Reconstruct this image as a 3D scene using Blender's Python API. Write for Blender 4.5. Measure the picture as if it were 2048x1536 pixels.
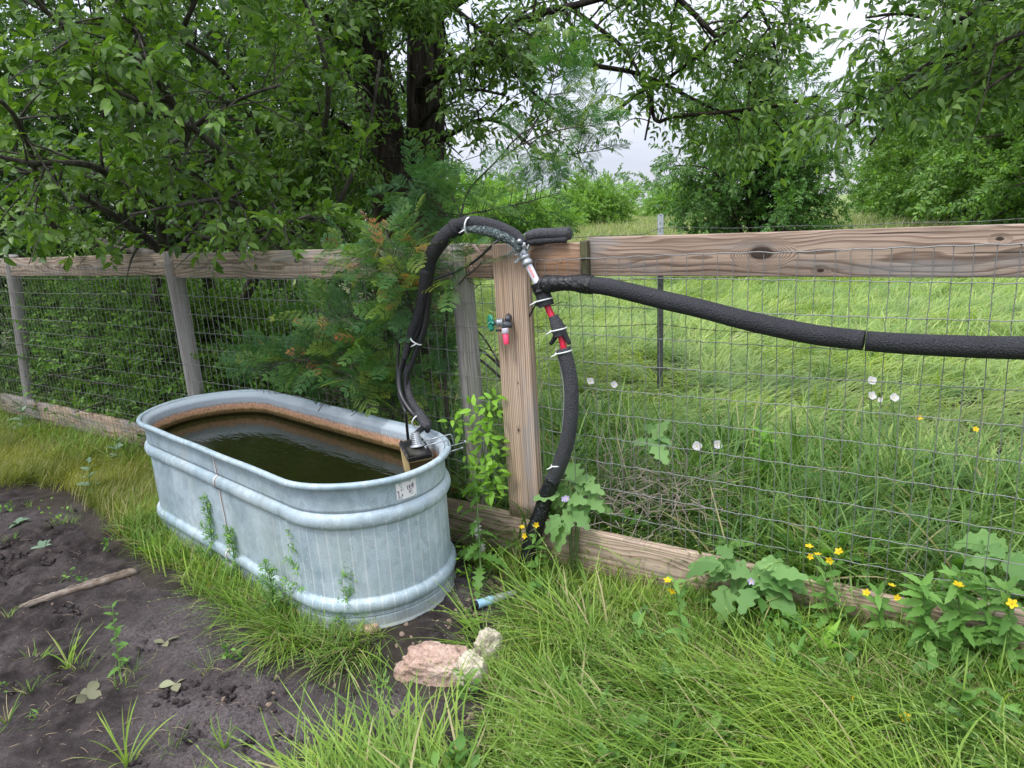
import bpy, math, random
import numpy as np
from mathutils import Matrix, Vector, Euler, Quaternion, noise as mnoise

for o in list(bpy.data.objects):
    bpy.data.objects.remove(o)
SC = bpy.context.scene
COL = SC.collection
rng = np.random.default_rng(7)
random.seed(7)

# ------------------------------------------------------------------ camera, sky, sun
CAM_H, PITCH, ROLL, FPX = 1.42, math.radians(13.7), math.radians(3.4), 1400.0
_f = np.array([0, math.cos(PITCH), -math.sin(PITCH)])
_u0 = np.array([0, math.sin(PITCH), math.cos(PITCH)])
_r0 = np.array([1.0, 0, 0])
CR = _r0 * math.cos(ROLL) - _u0 * math.sin(ROLL)
CU = _r0 * math.sin(ROLL) + _u0 * math.cos(ROLL)
CO = np.array([0, 0, CAM_H])
cd = bpy.data.cameras.new('camera')
cam = bpy.data.objects.new('camera', cd)
COL.objects.link(cam)
cam.matrix_world = Matrix(((CR[0], CU[0], -_f[0], CO[0]), (CR[1], CU[1], -_f[1], CO[1]), (CR[2], CU[2], -_f[2], CO[2]), (0, 0, 0, 1)))
cd.sensor_width = 36.0
cd.lens = 36.0 * FPX / 2048
cd.clip_start = 0.05
cd.clip_end = 2000
SC.camera = cam
SC.view_settings.view_transform = 'Standard'
SC.view_settings.look = 'None'
SC.view_settings.gamma = 1.0
SC.view_settings.exposure = 0.66
try:
    SC.view_settings.use_curve_mapping = False
except Exception:
    pass
SC.cycles.use_denoising = True
SC.cycles.max_bounces = 8
SC.cycles.diffuse_bounces = 4
SC.cycles.transmission_bounces = 4
SC.cycles.transparent_max_bounces = 8

SUN_EL, SUN_ROT = 62.0, -35.0
world = bpy.data.worlds.new('World')
SC.world = world
world.use_nodes = True
wn, wl = world.node_tree.nodes, world.node_tree.links
wn.clear()
w_out = wn.new('ShaderNodeOutputWorld')
w_bg = wn.new('ShaderNodeBackground')
w_bg.inputs[1].default_value = 0.10
sky = wn.new('ShaderNodeTexSky')
sky.sky_type = 'NISHITA'
sky.sun_disc = False
sky.sun_elevation = math.radians(SUN_EL)
sky.sun_rotation = math.radians(SUN_ROT)
w_tc = wn.new('ShaderNodeTexCoord')
w_sep = wn.new('ShaderNodeSeparateXYZ')
wl.new(w_tc.outputs['Generated'], w_sep.inputs[0])
w_cl = wn.new('ShaderNodeMath'); w_cl.operation = 'MAXIMUM'; w_cl.inputs[1].default_value = 0.0
wl.new(w_sep.outputs[2], w_cl.inputs[0])
w_ma = wn.new('ShaderNodeMath'); w_ma.operation = 'MULTIPLY_ADD'; w_ma.inputs[1].default_value = 16.0; w_ma.inputs[2].default_value = 4.9
wl.new(w_cl.outputs[0], w_ma.inputs[0])          # overcast sky: zenith about three times the horizon
w_map = wn.new('ShaderNodeMapping'); w_map.inputs['Scale'].default_value = (1.2, 1.2, 7.0)
wl.new(w_tc.outputs['Generated'], w_map.inputs[0])
w_no = wn.new('ShaderNodeTexNoise'); w_no.inputs['Scale'].default_value = 2.2; w_no.inputs['Detail'].default_value = 5.0; w_no.inputs['Roughness'].default_value = 0.5
wl.new(w_map.outputs[0], w_no.inputs['Vector'])
w_cr = wn.new('ShaderNodeValToRGB')
w_cr.color_ramp.elements[0].position = 0.36; w_cr.color_ramp.elements[0].color = (0.76, 0.83, 1.0, 1)
w_cr.color_ramp.elements[1].position = 0.62; w_cr.color_ramp.elements[1].color = (0.97, 0.985, 1.08, 1)
wl.new(w_no.outputs[0], w_cr.inputs[0])
w_mul = wn.new('ShaderNodeVectorMath'); w_mul.operation = 'SCALE'
wl.new(w_cr.outputs[0], w_mul.inputs[0]); wl.new(w_ma.outputs[0], w_mul.inputs['Scale'])
w_mix = wn.new('ShaderNodeMix'); w_mix.data_type = 'RGBA'; w_mix.inputs['Factor'].default_value = 0.93
wl.new(sky.outputs[0], w_mix.inputs[6]); wl.new(w_mul.outputs[0], w_mix.inputs[7])
wl.new(w_mix.outputs[2], w_bg.inputs[0]); wl.new(w_bg.outputs[0], w_out.inputs[0])

sd = bpy.data.lights.new('sun', 'SUN')
sd.energy = 1.5
sd.angle = math.radians(14)
sd.color = (1.0, 0.965, 0.91)
sun = bpy.data.objects.new('sun', sd)
COL.objects.link(sun)
_se, _sr = math.radians(SUN_EL), math.radians(SUN_ROT)
sdir = Vector((math.sin(_sr) * math.cos(_se), math.cos(_sr) * math.cos(_se), math.sin(_se)))
# sun stands behind the left shoulder: rotate to the photographer's side
sdir = Vector((-0.35, -0.35, 0.87)).normalized()
sky.sun_elevation = math.asin(sdir.z)
sky.sun_rotation = math.atan2(sdir.x, sdir.y)
sun.rotation_euler = (-sdir).to_track_quat('-Z', 'Y').to_euler()
sun.location = (0, 0, 20)

# ------------------------------------------------------------------ image ray helpers (used to read real distances off known planes)
def ray(x, y):
    return _f + CR * (x - 1024) / FPX - CU * (y - 768) / FPX
def atz(x, y, z=0.0):
    d = ray(x, y); return CO + d * ((z - CAM_H) / d[2])
def at(x, y, Y):
    d = ray(x, y); return CO + d * (Y / d[1])
def proj(P):
    v = np.atleast_2d(P) - CO
    z = v @ _f
    z = np.where(z < 0.05, 1e-6, z)
    return np.c_[1024 + FPX * (v @ CR) / z, 768 - FPX * (v @ CU) / z, z]
P0 = np.array([-4.283, 5.731, 0]); P1 = np.array([1.262, 1.947, 0])
FT = (P1 - P0) / np.linalg.norm(P1 - P0)
FN = np.array([FT[1], -FT[0], 0])
if FN @ P0 > 0: FN = -FN
def FP(s, z, off=0.0):
    return P0 + FT * s + FN * off + np.array([0, 0, z])
def onf(x, y, off=0.0):
    d = ray(x, y); t = ((P0 + FN * off - CO)[:2] @ FN[:2]) / (d[:2] @ FN[:2])
    return CO + d * t
def sz(p):
    p = np.array(p); return float((p - P0) @ FT), float(p[2]), float((p - P0) @ FN)
def inpoly(x, y, poly):
    x = np.atleast_1d(x); y = np.atleast_1d(y)
    r = np.zeros(len(x), bool); n = len(poly); j = n - 1
    for i in range(n):
        xi, yi = poly[i]; xj, yj = poly[j]
        c = ((yi > y) != (yj > y)) & (x < (xj - xi) * (y - yi) / (yj - yi + 1e-9) + xi)
        r ^= c; j = i
    return r

# ------------------------------------------------------------------ mesh helpers
class MB:
    def __init__(s): s.v = []; s.q = []; s.t = []; s.a = []; s.n = 0
    def add(s, v, q=None, t=None, tint=0.0):
        v = np.asarray(v, float).reshape(-1, 3)
        if q is not None and len(q): s.q.append(np.asarray(q, int) + s.n)
        if t is not None and len(t): s.t.append(np.asarray(t, int) + s.n)
        s.v.append(v); s.a.append(np.broadcast_to(np.asarray(tint, float), (len(v),)).copy()); s.n += len(v)
        return s
    def mesh(s, name, smooth=True):
        me = bpy.data.meshes.new(name)
        if not s.n: return me
        v = np.concatenate(s.v)
        q = np.concatenate(s.q) if s.q else np.zeros((0, 4), int)
        t = np.concatenate(s.t) if s.t else np.zeros((0, 3), int)
        nq, nt = len(q), len(t)
        me.vertices.add(len(v)); me.vertices.foreach_set('co', v.ravel().astype('f4'))
        me.loops.add(nq * 4 + nt * 3); me.loops.foreach_set('vertex_index', np.r_[q.ravel(), t.ravel()].astype('i4'))
        me.polygons.add(nq + nt)
        me.polygons.foreach_set('loop_start', np.r_[np.arange(nq) * 4, nq * 4 + np.arange(nt) * 3].astype('i4'))
        me.update(calc_edges=True)
        if smooth: me.polygons.foreach_set('use_smooth', np.ones(nq + nt, bool))
        at_ = me.attributes.new('tint', 'FLOAT', 'POINT'); at_.data.foreach_set('value', np.concatenate(s.a).astype('f4'))
        me.validate()
        return me

def obj(name, me, mat=None, parent=None, M=None, **props):
    if isinstance(me, MB): me = me.mesh(name)
    if mat is not None and len(me.materials) == 0: me.materials.append(mat)
    o = bpy.data.objects.new(name, me); COL.objects.link(o)
    if M is not None: o.matrix_basis = M
    if parent is not None:
        o.parent = parent
        o.matrix_parent_inverse = WM[parent.name].inverted()
    WM[o.name] = o.matrix_basis.copy()
    for k, v in props.items(): o[k] = v
    return o
WM = {}
def thing(name, label, cat, loc=(0, 0, 0), group=None):
    o = bpy.data.objects.new(name, None); COL.objects.link(o)
    o.empty_display_size = 0.1
    o.location = Vector(loc); WM[o.name] = Matrix.Translation(Vector(loc))
    o['label'] = label; o['category'] = cat
    if group: o['group'] = group
    return o
def tag(o, label, cat, group=None):
    o['label'] = label; o['category'] = cat
    if group: o['group'] = group
    return o
def nrm(v): v = np.asarray(v, float); return v / (np.linalg.norm(v) + 1e-12)
def smooth_path(P, n):
    P = np.asarray(P, float)
    if len(P) == 2: 
        t = np.linspace(0, 1, n)[:, None]; return P[0] * (1 - t) + P[1] * t
    d = np.r_[0, np.cumsum(np.linalg.norm(np.diff(P, axis=0), axis=1))]
    Q = np.vstack([2 * P[0] - P[1], P, 2 * P[-1] - P[-2]])
    T = np.linspace(0, d[-1], n); out = []
    for x in T:
        i = min(max(np.searchsorted(d, x, 'right') - 1, 0), len(P) - 2)
        u = (x - d[i]) / max(d[i + 1] - d[i], 1e-9)
        a, b, c, e = Q[i], Q[i + 1], Q[i + 2], Q[i + 3]
        out.append(0.5 * (2 * b + (c - a) * u + (2 * a - 5 * b + 4 * c - e) * u * u + (3 * b - a - 3 * c + e) * u ** 3))
    return np.array(out)
def tube(mb, P, R, k=8, cap=True, tint=0.0, wob=0.0):
    P = np.asarray(P, float); n = len(P); R = np.broadcast_to(np.asarray(R, float), (n,))
    T = np.gradient(P, axis=0); T /= np.linalg.norm(T, axis=1)[:, None] + 1e-12
    a = np.array([0, 0, 1.0]) if abs(T[0][2]) < 0.9 else np.array([1.0, 0, 0])
    U = nrm(np.cross(T[0], a)); vs = []
    ang = np.arange(k) * 2 * math.pi / k
    for i in range(n):
        U = nrm(U - T[i] * (U @ T[i])); V = np.cross(T[i], U)
        r = R[i] * (1 + (wob * rng.normal(size=k) if wob else 0))
        vs.append(P[i] + (np.cos(ang) * r)[:, None] * U + (np.sin(ang) * r)[:, None] * V)
    v = np.concatenate(vs)
    i = np.arange(n - 1)[:, None] * k; j = np.arange(k)[None]; j2 = (j + 1) % k
    q = np.stack([i + j, i + j2, i + k + j2, i + k + j], -1).reshape(-1, 4)
    t = None
    if cap:
        v = np.vstack([v, P[0], P[-1]]); c0, c1 = n * k, n * k + 1
        jj = np.arange(k); j3 = (jj + 1) % k; b = (n - 1) * k
        t = np.vstack([np.c_[j3, jj, np.full(k, c0)], np.c_[b + jj, b + j3, np.full(k, c1)]])
    mb.add(v, q, t, tint)
    return mb
def ftube(P, R, n=40, k=16, **kw):
    mb = MB(); Q = smooth_path(P, n)
    if np.ndim(R): R = np.interp(np.linspace(0, 1, n), np.linspace(0, 1, len(R)), R)
    return tube(mb, Q, R, k, **kw)
def box_mb(mb, lo, hi, bev=0.0, tint=0.0):
    lo = np.array(lo, float); hi = np.array(hi, float)
    if bev <= 0:
        v = [[(lo, hi)[(i >> a) & 1][a] for a in range(3)] for i in range(8)]
        mb.add(v, [[0, 2, 3, 1], [4, 5, 7, 6], [0, 1, 5, 4], [2, 6, 7, 3], [0, 4, 6, 2], [1, 3, 7, 5]], None, tint)
    else:
        # chamfered box
        v = []; idx = {}
        for i in range(8):
            s = [(i >> a) & 1 for a in range(3)]
            c = [hi[a] if s[a] else lo[a] for a in range(3)]
            for a in range(3):
                p = list(c)
                for b in range(3):
                    if b != a: p[b] += -bev if s[b] else bev
                idx[(i, a)] = len(v); v.append(p)
        q = []; t = []
        for a in range(3):
            b, c = (a + 1) % 3, (a + 2) % 3
            for s in (0, 1):
                ids = [(s << a) | (x << b) | (y << c) for x, y in ((0, 0), (1, 0), (1, 1), (0, 1))]
                f = [idx[(i, a)] for i in ids]
                q.append(f if s else f[::-1])
        for a in range(3):
            b, c = (a + 1) % 3, (a + 2) % 3
            for x in (0, 1):
                for y in (0, 1):
                    i0 = (x << b) | (y << c); i1 = i0 | (1 << a)
                    f = [idx[(i0, b)], idx[(i1, b)], idx[(i1, c)], idx[(i0, c)]]
                    q.append(f)
        for i in range(8): t.append([idx[(i, 0)], idx[(i, 1)], idx[(i, 2)]])
        mb.add(v, q, t, tint)
    return mb
def fix_normals(me):
    import bmesh
    bm = bmesh.new(); bm.from_mesh(me); bmesh.ops.recalc_face_normals(bm, faces=bm.faces); bm.to_mesh(me); bm.free(); return me
def lathe_mb(mb, prof, k=20, M=None, tint=0.0):
    # prof: list (r, h) about local Z
    prof = np.array(prof, float); n = len(prof); a = np.arange(k) * 2 * math.pi / k
    v = np.stack([prof[:, 0, None] * np.cos(a), prof[:, 0, None] * np.sin(a), np.repeat(prof[:, 1, None], k, 1)], -1).reshape(-1, 3)
    i = np.arange(n - 1)[:, None] * k; j = np.arange(k)[None]; j2 = (j + 1) % k
    q = np.stack([i + j, i + j2, i + k + j2, i + k + j], -1).reshape(-1, 4)
    if M is not None: v = v @ np.array(M.to_3x3()).T + np.array(M.translation)
    mb.add(v, q, None, tint); return mb
def axisM(p, d, roll=0.0, s=1.0):
    """matrix whose local Z points along d"""
    z = Vector(nrm(d)); q = z.to_track_quat('Z', 'Y')
    return Matrix.Translation(Vector(p)) @ q.to_matrix().to_4x4() @ Matrix.Rotation(roll, 4, 'Z') @ Matrix.Scale(s, 4)
def xM(p, d, roll=0.0, s=1.0):
    """matrix whose local X points along d"""
    x = Vector(nrm(d)); q = x.to_track_quat('X', 'Z')
    return Matrix.Translation(Vector(p)) @ q.to_matrix().to_4x4() @ Matrix.Rotation(roll, 4, 'X') @ Matrix.Scale(s, 4)

# ------------------------------------------------------------------ material helpers
class NT:
    def __init__(s, name):
        s.m = bpy.data.materials.new(name); s.m.use_nodes = True; s.n = s.m.node_tree.nodes; s.l = s.m.node_tree.links; s.n.clear()
        s.out = s.n.new('ShaderNodeOutputMaterial')
    def _in(s, node, key, val):
        if val is None: return
        sock = node.inputs[key]
        if hasattr(val, 'is_output') or isinstance(val, bpy.types.NodeSocket): s.l.new(val, sock)
        else:
            if isinstance(val, (tuple, list)) and len(val) == 3 and sock.type == 'RGBA': val = (*val, 1)
            sock.default_value = val
    def tc(s, w='Object'): return s.n.new('ShaderNodeTexCoord').outputs[w]
    def pos(s): return s.n.new('ShaderNodeNewGeometry').outputs['Position']
    def map(s, v, scale=(1, 1, 1), loc=(0, 0, 0), rot=(0, 0, 0)):
        n = s.n.new('ShaderNodeMapping'); s._in(n, 0, v); n.inputs['Scale'].default_value = scale
        s._in(n, 'Location', loc); n.inputs['Rotation'].default_value = rot; return n.outputs[0]
    def noise(s, v, scale=5, detail=4, rough=0.55, dist=0.0, col=False):
        n = s.n.new('ShaderNodeTexNoise'); s._in(n, 'Vector', v); n.inputs['Scale'].default_value = scale; n.inputs['Detail'].default_value = detail
        n.inputs['Roughness'].default_value = rough; n.inputs['Distortion'].default_value = dist
        return n.outputs[1 if col else 0]
    def vor(s, v, scale=5, feat='F1', out=0, rand=1.0):
        n = s.n.new('ShaderNodeTexVoronoi'); n.feature = feat; s._in(n, 'Vector', v); n.inputs['Scale'].default_value = scale
        n.inputs['Randomness'].default_value = rand; return n.outputs[out]
    def math(s, op, a, b=None, c=None, clamp=False):
        n = s.n.new('ShaderNodeMath'); n.operation = op; n.use_clamp = clamp
        s._in(n, 0, a); s._in(n, 1, b); s._in(n, 2, c); return n.outputs[0]
    def vmath(s, op, a, b=None, out=0):
        n = s.n.new('ShaderNodeVectorMath'); n.operation = op; s._in(n, 0, a); s._in(n, 1, b); return n.outputs[out]
    def ramp(s, f, stops, interp='LINEAR'):
        n = s.n.new('ShaderNodeValToRGB'); s._in(n, 0, f); cr = n.color_ramp; cr.interpolation = interp
        while len(cr.elements) < len(stops): cr.elements.new(0.5)
        for e, (p, c) in zip(cr.elements, stops): e.position = p; e.color = (*c, 1) if len(c) == 3 else c
        return n.outputs[0]
    def mix(s, f, a, b, mode='MIX'):
        n = s.n.new('ShaderNodeMix'); n.data_type = 'RGBA'; n.blend_type = mode; s._in(n, 0, f); s._in(n, 6, a); s._in(n, 7, b); return n.outputs[2]
    def mr(s, v, a, b, c=0.0, d=1.0):
        n = s.n.new('ShaderNodeMapRange'); s._in(n, 0, v)
        for i, x in enumerate((a, b, c, d)): n.inputs[i + 1].default_value = x
        return n.outputs[0]
    def sep(s, v):
        n = s.n.new('ShaderNodeSeparateXYZ'); s._in(n, 0, v); return n.outputs
    def comb(s, x, y, z):
        n = s.n.new('ShaderNodeCombineXYZ'); s._in(n, 0, x); s._in(n, 1, y); s._in(n, 2, z); return n.outputs[0]
    def attr(s, name, out='Fac'):
        n = s.n.new('ShaderNodeAttribute'); n.attribute_name = name; return n.outputs[out]
    def rand(s): return s.n.new('ShaderNodeObjectInfo').outputs['Random']
    def bump(s, h, strength=0.3, dist=0.01, normal=None):
        n = s.n.new('ShaderNodeBump'); s._in(n, 'Height', h); n.inputs['Strength'].default_value = strength; n.inputs['Distance'].default_value = dist
        s._in(n, 'Normal', normal); return n.outputs[0]
    def bsdf(s, col, rough=0.6, metal=0.0, spec=0.5, normal=None, trans=0.0, tcol=None, out=True, **kw):
        n = s.n.new('ShaderNodeBsdfPrincipled'); s._in(n, 'Base Color', col); s._in(n, 'Roughness', rough); s._in(n, 'Metallic', metal)
        s._in(n, 'Specular IOR Level', spec); s._in(n, 'Normal', normal)
        for k, v in kw.items(): s._in(n, k, v)
        sh = n.outputs[0]
        if trans > 0:
            t = s.n.new('ShaderNodeBsdfTranslucent'); s._in(t, 0, tcol if tcol is not None else col); s._in(t, 'Normal', normal)
            m = s.n.new('ShaderNodeMixShader'); m.inputs[0].default_value = trans; s.l.new(sh, m.inputs[1]); s.l.new(t.outputs[0], m.inputs[2]); sh = m.outputs[0]
        if out: s.l.new(sh, s.out.inputs[0])
        return sh

def plain(name, col, rough=0.5, metal=0.0, spec=0.5, bump=0.0, bscale=60, var=0.15):
    m = NT(name); c = m.tc()
    nz = m.noise(c, bscale * 0.3, 4)
    cc = m.mix(nz, tuple(x * (1 - var) for x in col), tuple(min(1, x * (1 + var)) for x in col))
    nm = m.bump(m.noise(c, bscale, 4), 0.6, bump) if bump else None
    m.bsdf(cc, rough, metal, spec, nm); return m.m

def leaf_mat(name, c1, c2, c3=None, rough=0.42, trans=0.35, spec=0.4, boost=1.5):
    m = NT(name)
    r = m.math('FRACT', m.math('ADD', m.rand(), m.attr('tint')))
    stops = [(0.0, c1), (0.6, c2), (1.0, c3 or c2)]
    col = m.ramp(r, stops)
    big = m.noise(m.pos(), 1.3, 2)
    col = m.mix(1.0, col, m.ramp(big, [(0.3, (0.75, 0.75, 0.75)), (0.7, (1.15, 1.15, 1.15))]), 'MULTIPLY')
    tc_ = m.mix(1.0, col, (boost * 1.15, boost * 1.2, boost * 0.5), 'MULTIPLY')
    nb = m.bump(m.noise(m.tc(), 120, 2), 0.3, 0.002)
    m.bsdf(col, rough, 0, spec, nb, trans=trans, tcol=tc_)
    return m.m

def wood_mat(name, light, mid, dark, knots=(), gray=0.5, ring=0.010, pith=(0.0, -0.05), rust=None, green=0.0, wav=0.11):
    """board coordinates: X along the grain, Z across the face"""
    m = NT(name); c = m.tc(); sp = m.sep(c)
    rnd = m.math('MULTIPLY', m.rand(), 7.0)
    cs = m.vmath('ADD', c, m.comb(rnd, rnd, rnd))
    lowv = m.map(cs, (1.1, 5, 5))
    low = m.noise(lowv, 1.0, 3, 0.5)
    fine = m.noise(m.map(cs, (5, 60, 60)), 1.0, 4, 0.6)
    y = m.math('ADD', sp[1], pith[1]); z = m.math('ADD', sp[2], pith[0])
    r = m.math('SQRT', m.math('ADD', m.math('MULTIPLY', y, y), m.math('MULTIPLY', z, z)))
    r = m.math('ADD', r, m.math('MULTIPLY', m.math('SUBTRACT', low, 0.5), wav))
    kd_all = None; kmask_all = None
    for (kx, kz, kr) in knots:
        dx = m.math('MULTIPLY', m.math('SUBTRACT', sp[0], kx), 0.55); dz = m.math('SUBTRACT', sp[2], kz)
        d = m.math('SQRT', m.math('ADD', m.math('MULTIPLY', dx, dx), m.math('MULTIPLY', dz, dz)))
        w = m.mr(m.math('ADD', d, m.math('MULTIPLY', m.math('SUBTRACT', low, 0.5), kr * 1.6)), kr * 0.7, kr * 1.6, 1.0, 0.0); w = m.math('SMOOTH_MIN', w, 1.0, 0.1)
        # rings bend round the knot
        rk = m.math('ADD', m.math('MULTIPLY', d, 0.62), m.math('MULTIPLY', fine, 0.006))
        r = m.math('ADD', m.math('MULTIPLY', r, m.math('SUBTRACT', 1.0, w)), m.math('MULTIPLY', rk, w))
        km = m.mr(m.math('ADD', d, m.math('MULTIPLY', m.math('SUBTRACT', fine, 0.5), 0.006)), kr * 0.75, kr * 0.5, 0.0, 1.0)
        kmask_all = km if kmask_all is None else m.math('MAXIMUM', kmask_all, km)
    ph = m.math('ADD', m.math('DIVIDE', r, ring), m.math('MULTIPLY', fine, 0.35))
    saw = m.math('FRACT', ph)
    g = m.ramp(saw, [(0.0, (0, 0, 0)), (0.45, (0.25,) * 3), (0.82, (1, 1, 1)), (0.93, (0.75,) * 3), (1.0, (0, 0, 0))])
    col = m.mix(g, light, dark)
    col = m.mix(m.mr(low, 0.35, 0.65), col, m.mix(g, mid, dark))
    streak = m.noise(m.map(cs, (2.2, 120, 120)), 1.0, 5, 0.7)
    col = m.mix(1.0, col, m.ramp(streak, [(0.3, (0.6,) * 3), (0.62, (1.18,) * 3)]), 'MULTIPLY')
    wth = m.noise(m.map(cs, (1.6, 9, 9)), 1.3, 4, 0.6)
    gmask = m.mr(wth, 0.62 - gray * 0.3, 0.75 - gray * 0.3)
    gcol = m.mix(streak, (0.13, 0.12, 0.115), (0.42, 0.40, 0.385))
    col = m.mix(m.math('MULTIPLY', gmask, 0.75), col, gcol)
    if rust is not None:
        rx, rz, rr, rc = rust
        d = m.math('ADD', m.math('ABSOLUTE', m.math('MULTIPLY', m.math('SUBTRACT', sp[0], rx), 0.6)), m.math('ABSOLUTE', m.math('SUBTRACT', sp[2], rz)))
        col = m.mix(m.math('MULTIPLY', m.mr(m.math('ADD', d, m.math('MULTIPLY', wth, 0.05)), rr, rr * 0.3), 0.55), col, rc)
    if green:
        gm = m.mr(m.noise(m.map(cs, (3, 6, 6)), 1.0, 3), 0.45, 0.65)
        col = m.mix(m.math('MULTIPLY', gm, green), col, (0.11, 0.13, 0.045))
    # drying checks
    ck = m.noise(m.map(cs, (1.3, 75, 75)), 1.0, 3, 0.5)
    ckm = m.mr(ck, 0.335, 0.30)
    col = m.mix(m.math('MULTIPLY', ckm, 0.8), col, (0.03, 0.025, 0.02))
    if kmask_all is not None:
        kn = m.noise(m.map(cs, (60, 60, 60)), 1.0, 4)
        col = m.mix(kmask_all, col, m.mix(kn, (0.010, 0.007, 0.006), (0.085, 0.055, 0.042)))
    h = m.math('ADD', m.math('MULTIPLY', g, 0.6), m.math('MULTIPLY', streak, 0.6)); h = m.math('SUBTRACT', h, m.math('MULTIPLY', ckm, 1.0))
    m.bsdf(col, 0.82, 0, 0.25, m.bump(h, 0.55, 0.0025)); return m.m

# ------------------------------------------------------------------ noise on arrays
def _hash(ix, iy, seed):
    h = (ix * 374761393 + iy * 668265263 + seed * 1442695041) & 0xffffffff
    h = (h ^ (h >> 13)) * 1274126177 & 0xffffffff
    return ((h ^ (h >> 16)) & 0xffff) / 65535.0
def vnoise(x, y, seed=0):
    x = np.asarray(x, float); y = np.asarray(y, float)
    ix = np.floor(x).astype(np.int64); iy = np.floor(y).astype(np.int64); fx = x - ix; fy = y - iy
    fx = fx * fx * (3 - 2 * fx); fy = fy * fy * (3 - 2 * fy)
    a = _hash(ix, iy, seed); b = _hash(ix + 1, iy, seed); c = _hash(ix, iy + 1, seed); d = _hash(ix + 1, iy + 1, seed)
    return (a * (1 - fx) + b * fx) * (1 - fy) + (c * (1 - fx) + d * fx) * fy
def fbm(x, y, o=4, seed=0):
    s = 0; a = 0.5; t = 0
    for i in range(o):
        s = s + a * vnoise(x * 2 ** i + i * 17.3, y * 2 ** i - i * 9.1, seed + i); t += a; a *= 0.5
    return s / t

DIRT = [(-400, 985), (60, 985), (150, 1000), (250, 1075), (300, 1150), (395, 1150), (480, 1225), (545, 1320), (640, 1385), (800, 1360), (960, 1385), (1000, 1440), (840, 1500), (760, 1480), (700, 1600), (-400, 1600)]
DIRT2 = [[(1120, 1360), (1250, 1355), (1400, 1440), (1360, 1500), (1250, 1460)], [(890, 1130), (1030, 1130), (1010, 1250), (900, 1290), (850, 1240)], [(400, 1105), (500, 1120), (700, 1255), (620, 1290), (420, 1170)]]
def dirtness(x, y):
    """1 on bare soil, from a rough outline of the bare patch"""
    p = proj(np.c_[x, y, np.zeros(len(x))])
    wx = (fbm(x * 3, y * 3, 3, 5) - 0.5) * 130; wy = (fbm(x * 3, y * 3, 3, 9) - 0.5) * 110
    X, Y = p[:, 0] + wx, p[:, 1] + wy
    r = inpoly(X, Y, DIRT)
    for q in DIRT2: r |= inpoly(X, Y, q)
    return r.astype(float)
def sstep(a, b, x):
    t = np.clip((x - a) / (b - a), 0, 1); return t * t * (3 - 2 * t)
def gz(x, y):
    x = np.asarray(x, float); y = np.asarray(y, float)
    side = (x - P0[0]) * FN[0] + (y - P0[1]) * FN[1]
    z = -0.045 + 0.10 * sstep(0.2, 1.3, x) * sstep(-0.5, 0.2, side)
    z = z * sstep(-1.5, 0.3, side) + 0.0
    far = sstep(6, 40, np.hypot(x, y))
    z = z + (fbm(x * 0.9, y * 0.9, 3, 3) - 0.5) * 0.05 * (1 - far) + far * ((fbm(x * 0.03, y * 0.03, 3, 4) - 0.5) * 0.8)
    # the soil is pressed flat under the tank
    tx, ty = -1.06, 3.02
    c, s = math.cos(math.radians(-43)), math.sin(math.radians(-43))
    u = (x - tx) * c + (y - ty) * s; v = -(x - tx) * s + (y - ty) * c
    d = np.hypot(np.maximum(np.abs(u) - 0.62, 0), v) - 0.36
    k = 1 - sstep(0.0, 0.18, d)
    return z * (1 - k) + (-0.028) * k

# ------------------------------------------------------------------ ground: one sheet to the horizon, fine near the camera
def axis_coords(a, b, step, far, g):
    c = list(np.arange(a, b, step)); s = step; x = c[-1]
    while x < far: s *= g; x += s; c.append(x)
    s = step; x = c[0]; pre = []
    while x > -far: s *= g; x -= s; pre.append(x)
    return np.array(pre[::-1] + c)
gx = axis_coords(-2.9, 2.1, 0.017, 700, 1.13); gy = axis_coords(0.9, 4.3, 0.017, 700, 1.13)
GX, GY = np.meshgrid(gx, gy); fx_, fy_ = GX.ravel(), GY.ravel()
GZ = gz(fx_, fy_)
dn = dirtness(fx_, fy_) * (np.hypot(fx_, fy_) < 6)
ridged = 1 - np.abs(fbm(fx_ * 11, fy_ * 11, 4, 21) * 2 - 1)
rough_ = fbm(fx_ * 2.2, fy_ * 2.2, 3, 31)
turned = sstep(0.48, 0.62, rough_)
near = (np.hypot(fx_, fy_) < 6)
GZ += near * (0.3 + 0.7 * dn) * ((ridged - 0.6) * 0.042 * (0.35 + turned) + (fbm(fx_ * 26, fy_ * 26, 3, 41) - 0.5) * 0.030 * (0.3 + turned) + (fbm(fx_ * 5, fy_ * 5, 2, 47) - 0.5) * 0.03)
ng, mg = len(gx), len(gy)
ii = np.arange(mg - 1)[:, None] * ng; jj = np.arange(ng - 1)[None]
gq = np.stack([ii + jj, ii + jj + 1, ii + ng + jj + 1, ii + ng + jj], -1).reshape(-1, 4)
gm = MB().add(np.c_[fx_, fy_, GZ], gq, None, np.clip(dn + 0.0, 0, 1))

m = NT('ground'); gp = m.pos(); spn = m.sep(gp)
n1 = m.noise(gp, 1.4, 4); n2 = m.noise(gp, 14, 5, 0.65); n3 = m.noise(gp, 85, 4, 0.7); n4 = m.noise(gp, 340, 3, 0.7)
soil = m.ramp(n2, [(0.3, (0.018, 0.014, 0.013)), (0.5, (0.048, 0.039, 0.037)), (0.72, (0.105, 0.088, 0.083))])
soil = m.mix(m.mr(n1, 0.45, 0.62), soil, m.ramp(n3, [(0.3, (0.044, 0.036, 0.036)), (0.7, (0.185, 0.158, 0.156))]))
soil = m.mix(1.0, soil, m.ramp(n4, [(0.3, (0.6,) * 3), (0.65, (1.35,) * 3)]), 'MULTIPLY')
speck = m.vor(gp, 55, 'F1'); spk = m.math('MULTIPLY', m.math('LESS_THAN', speck, 0.16), m.math('GREATER_THAN', m.noise(gp, 22, 2), 0.6))
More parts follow.
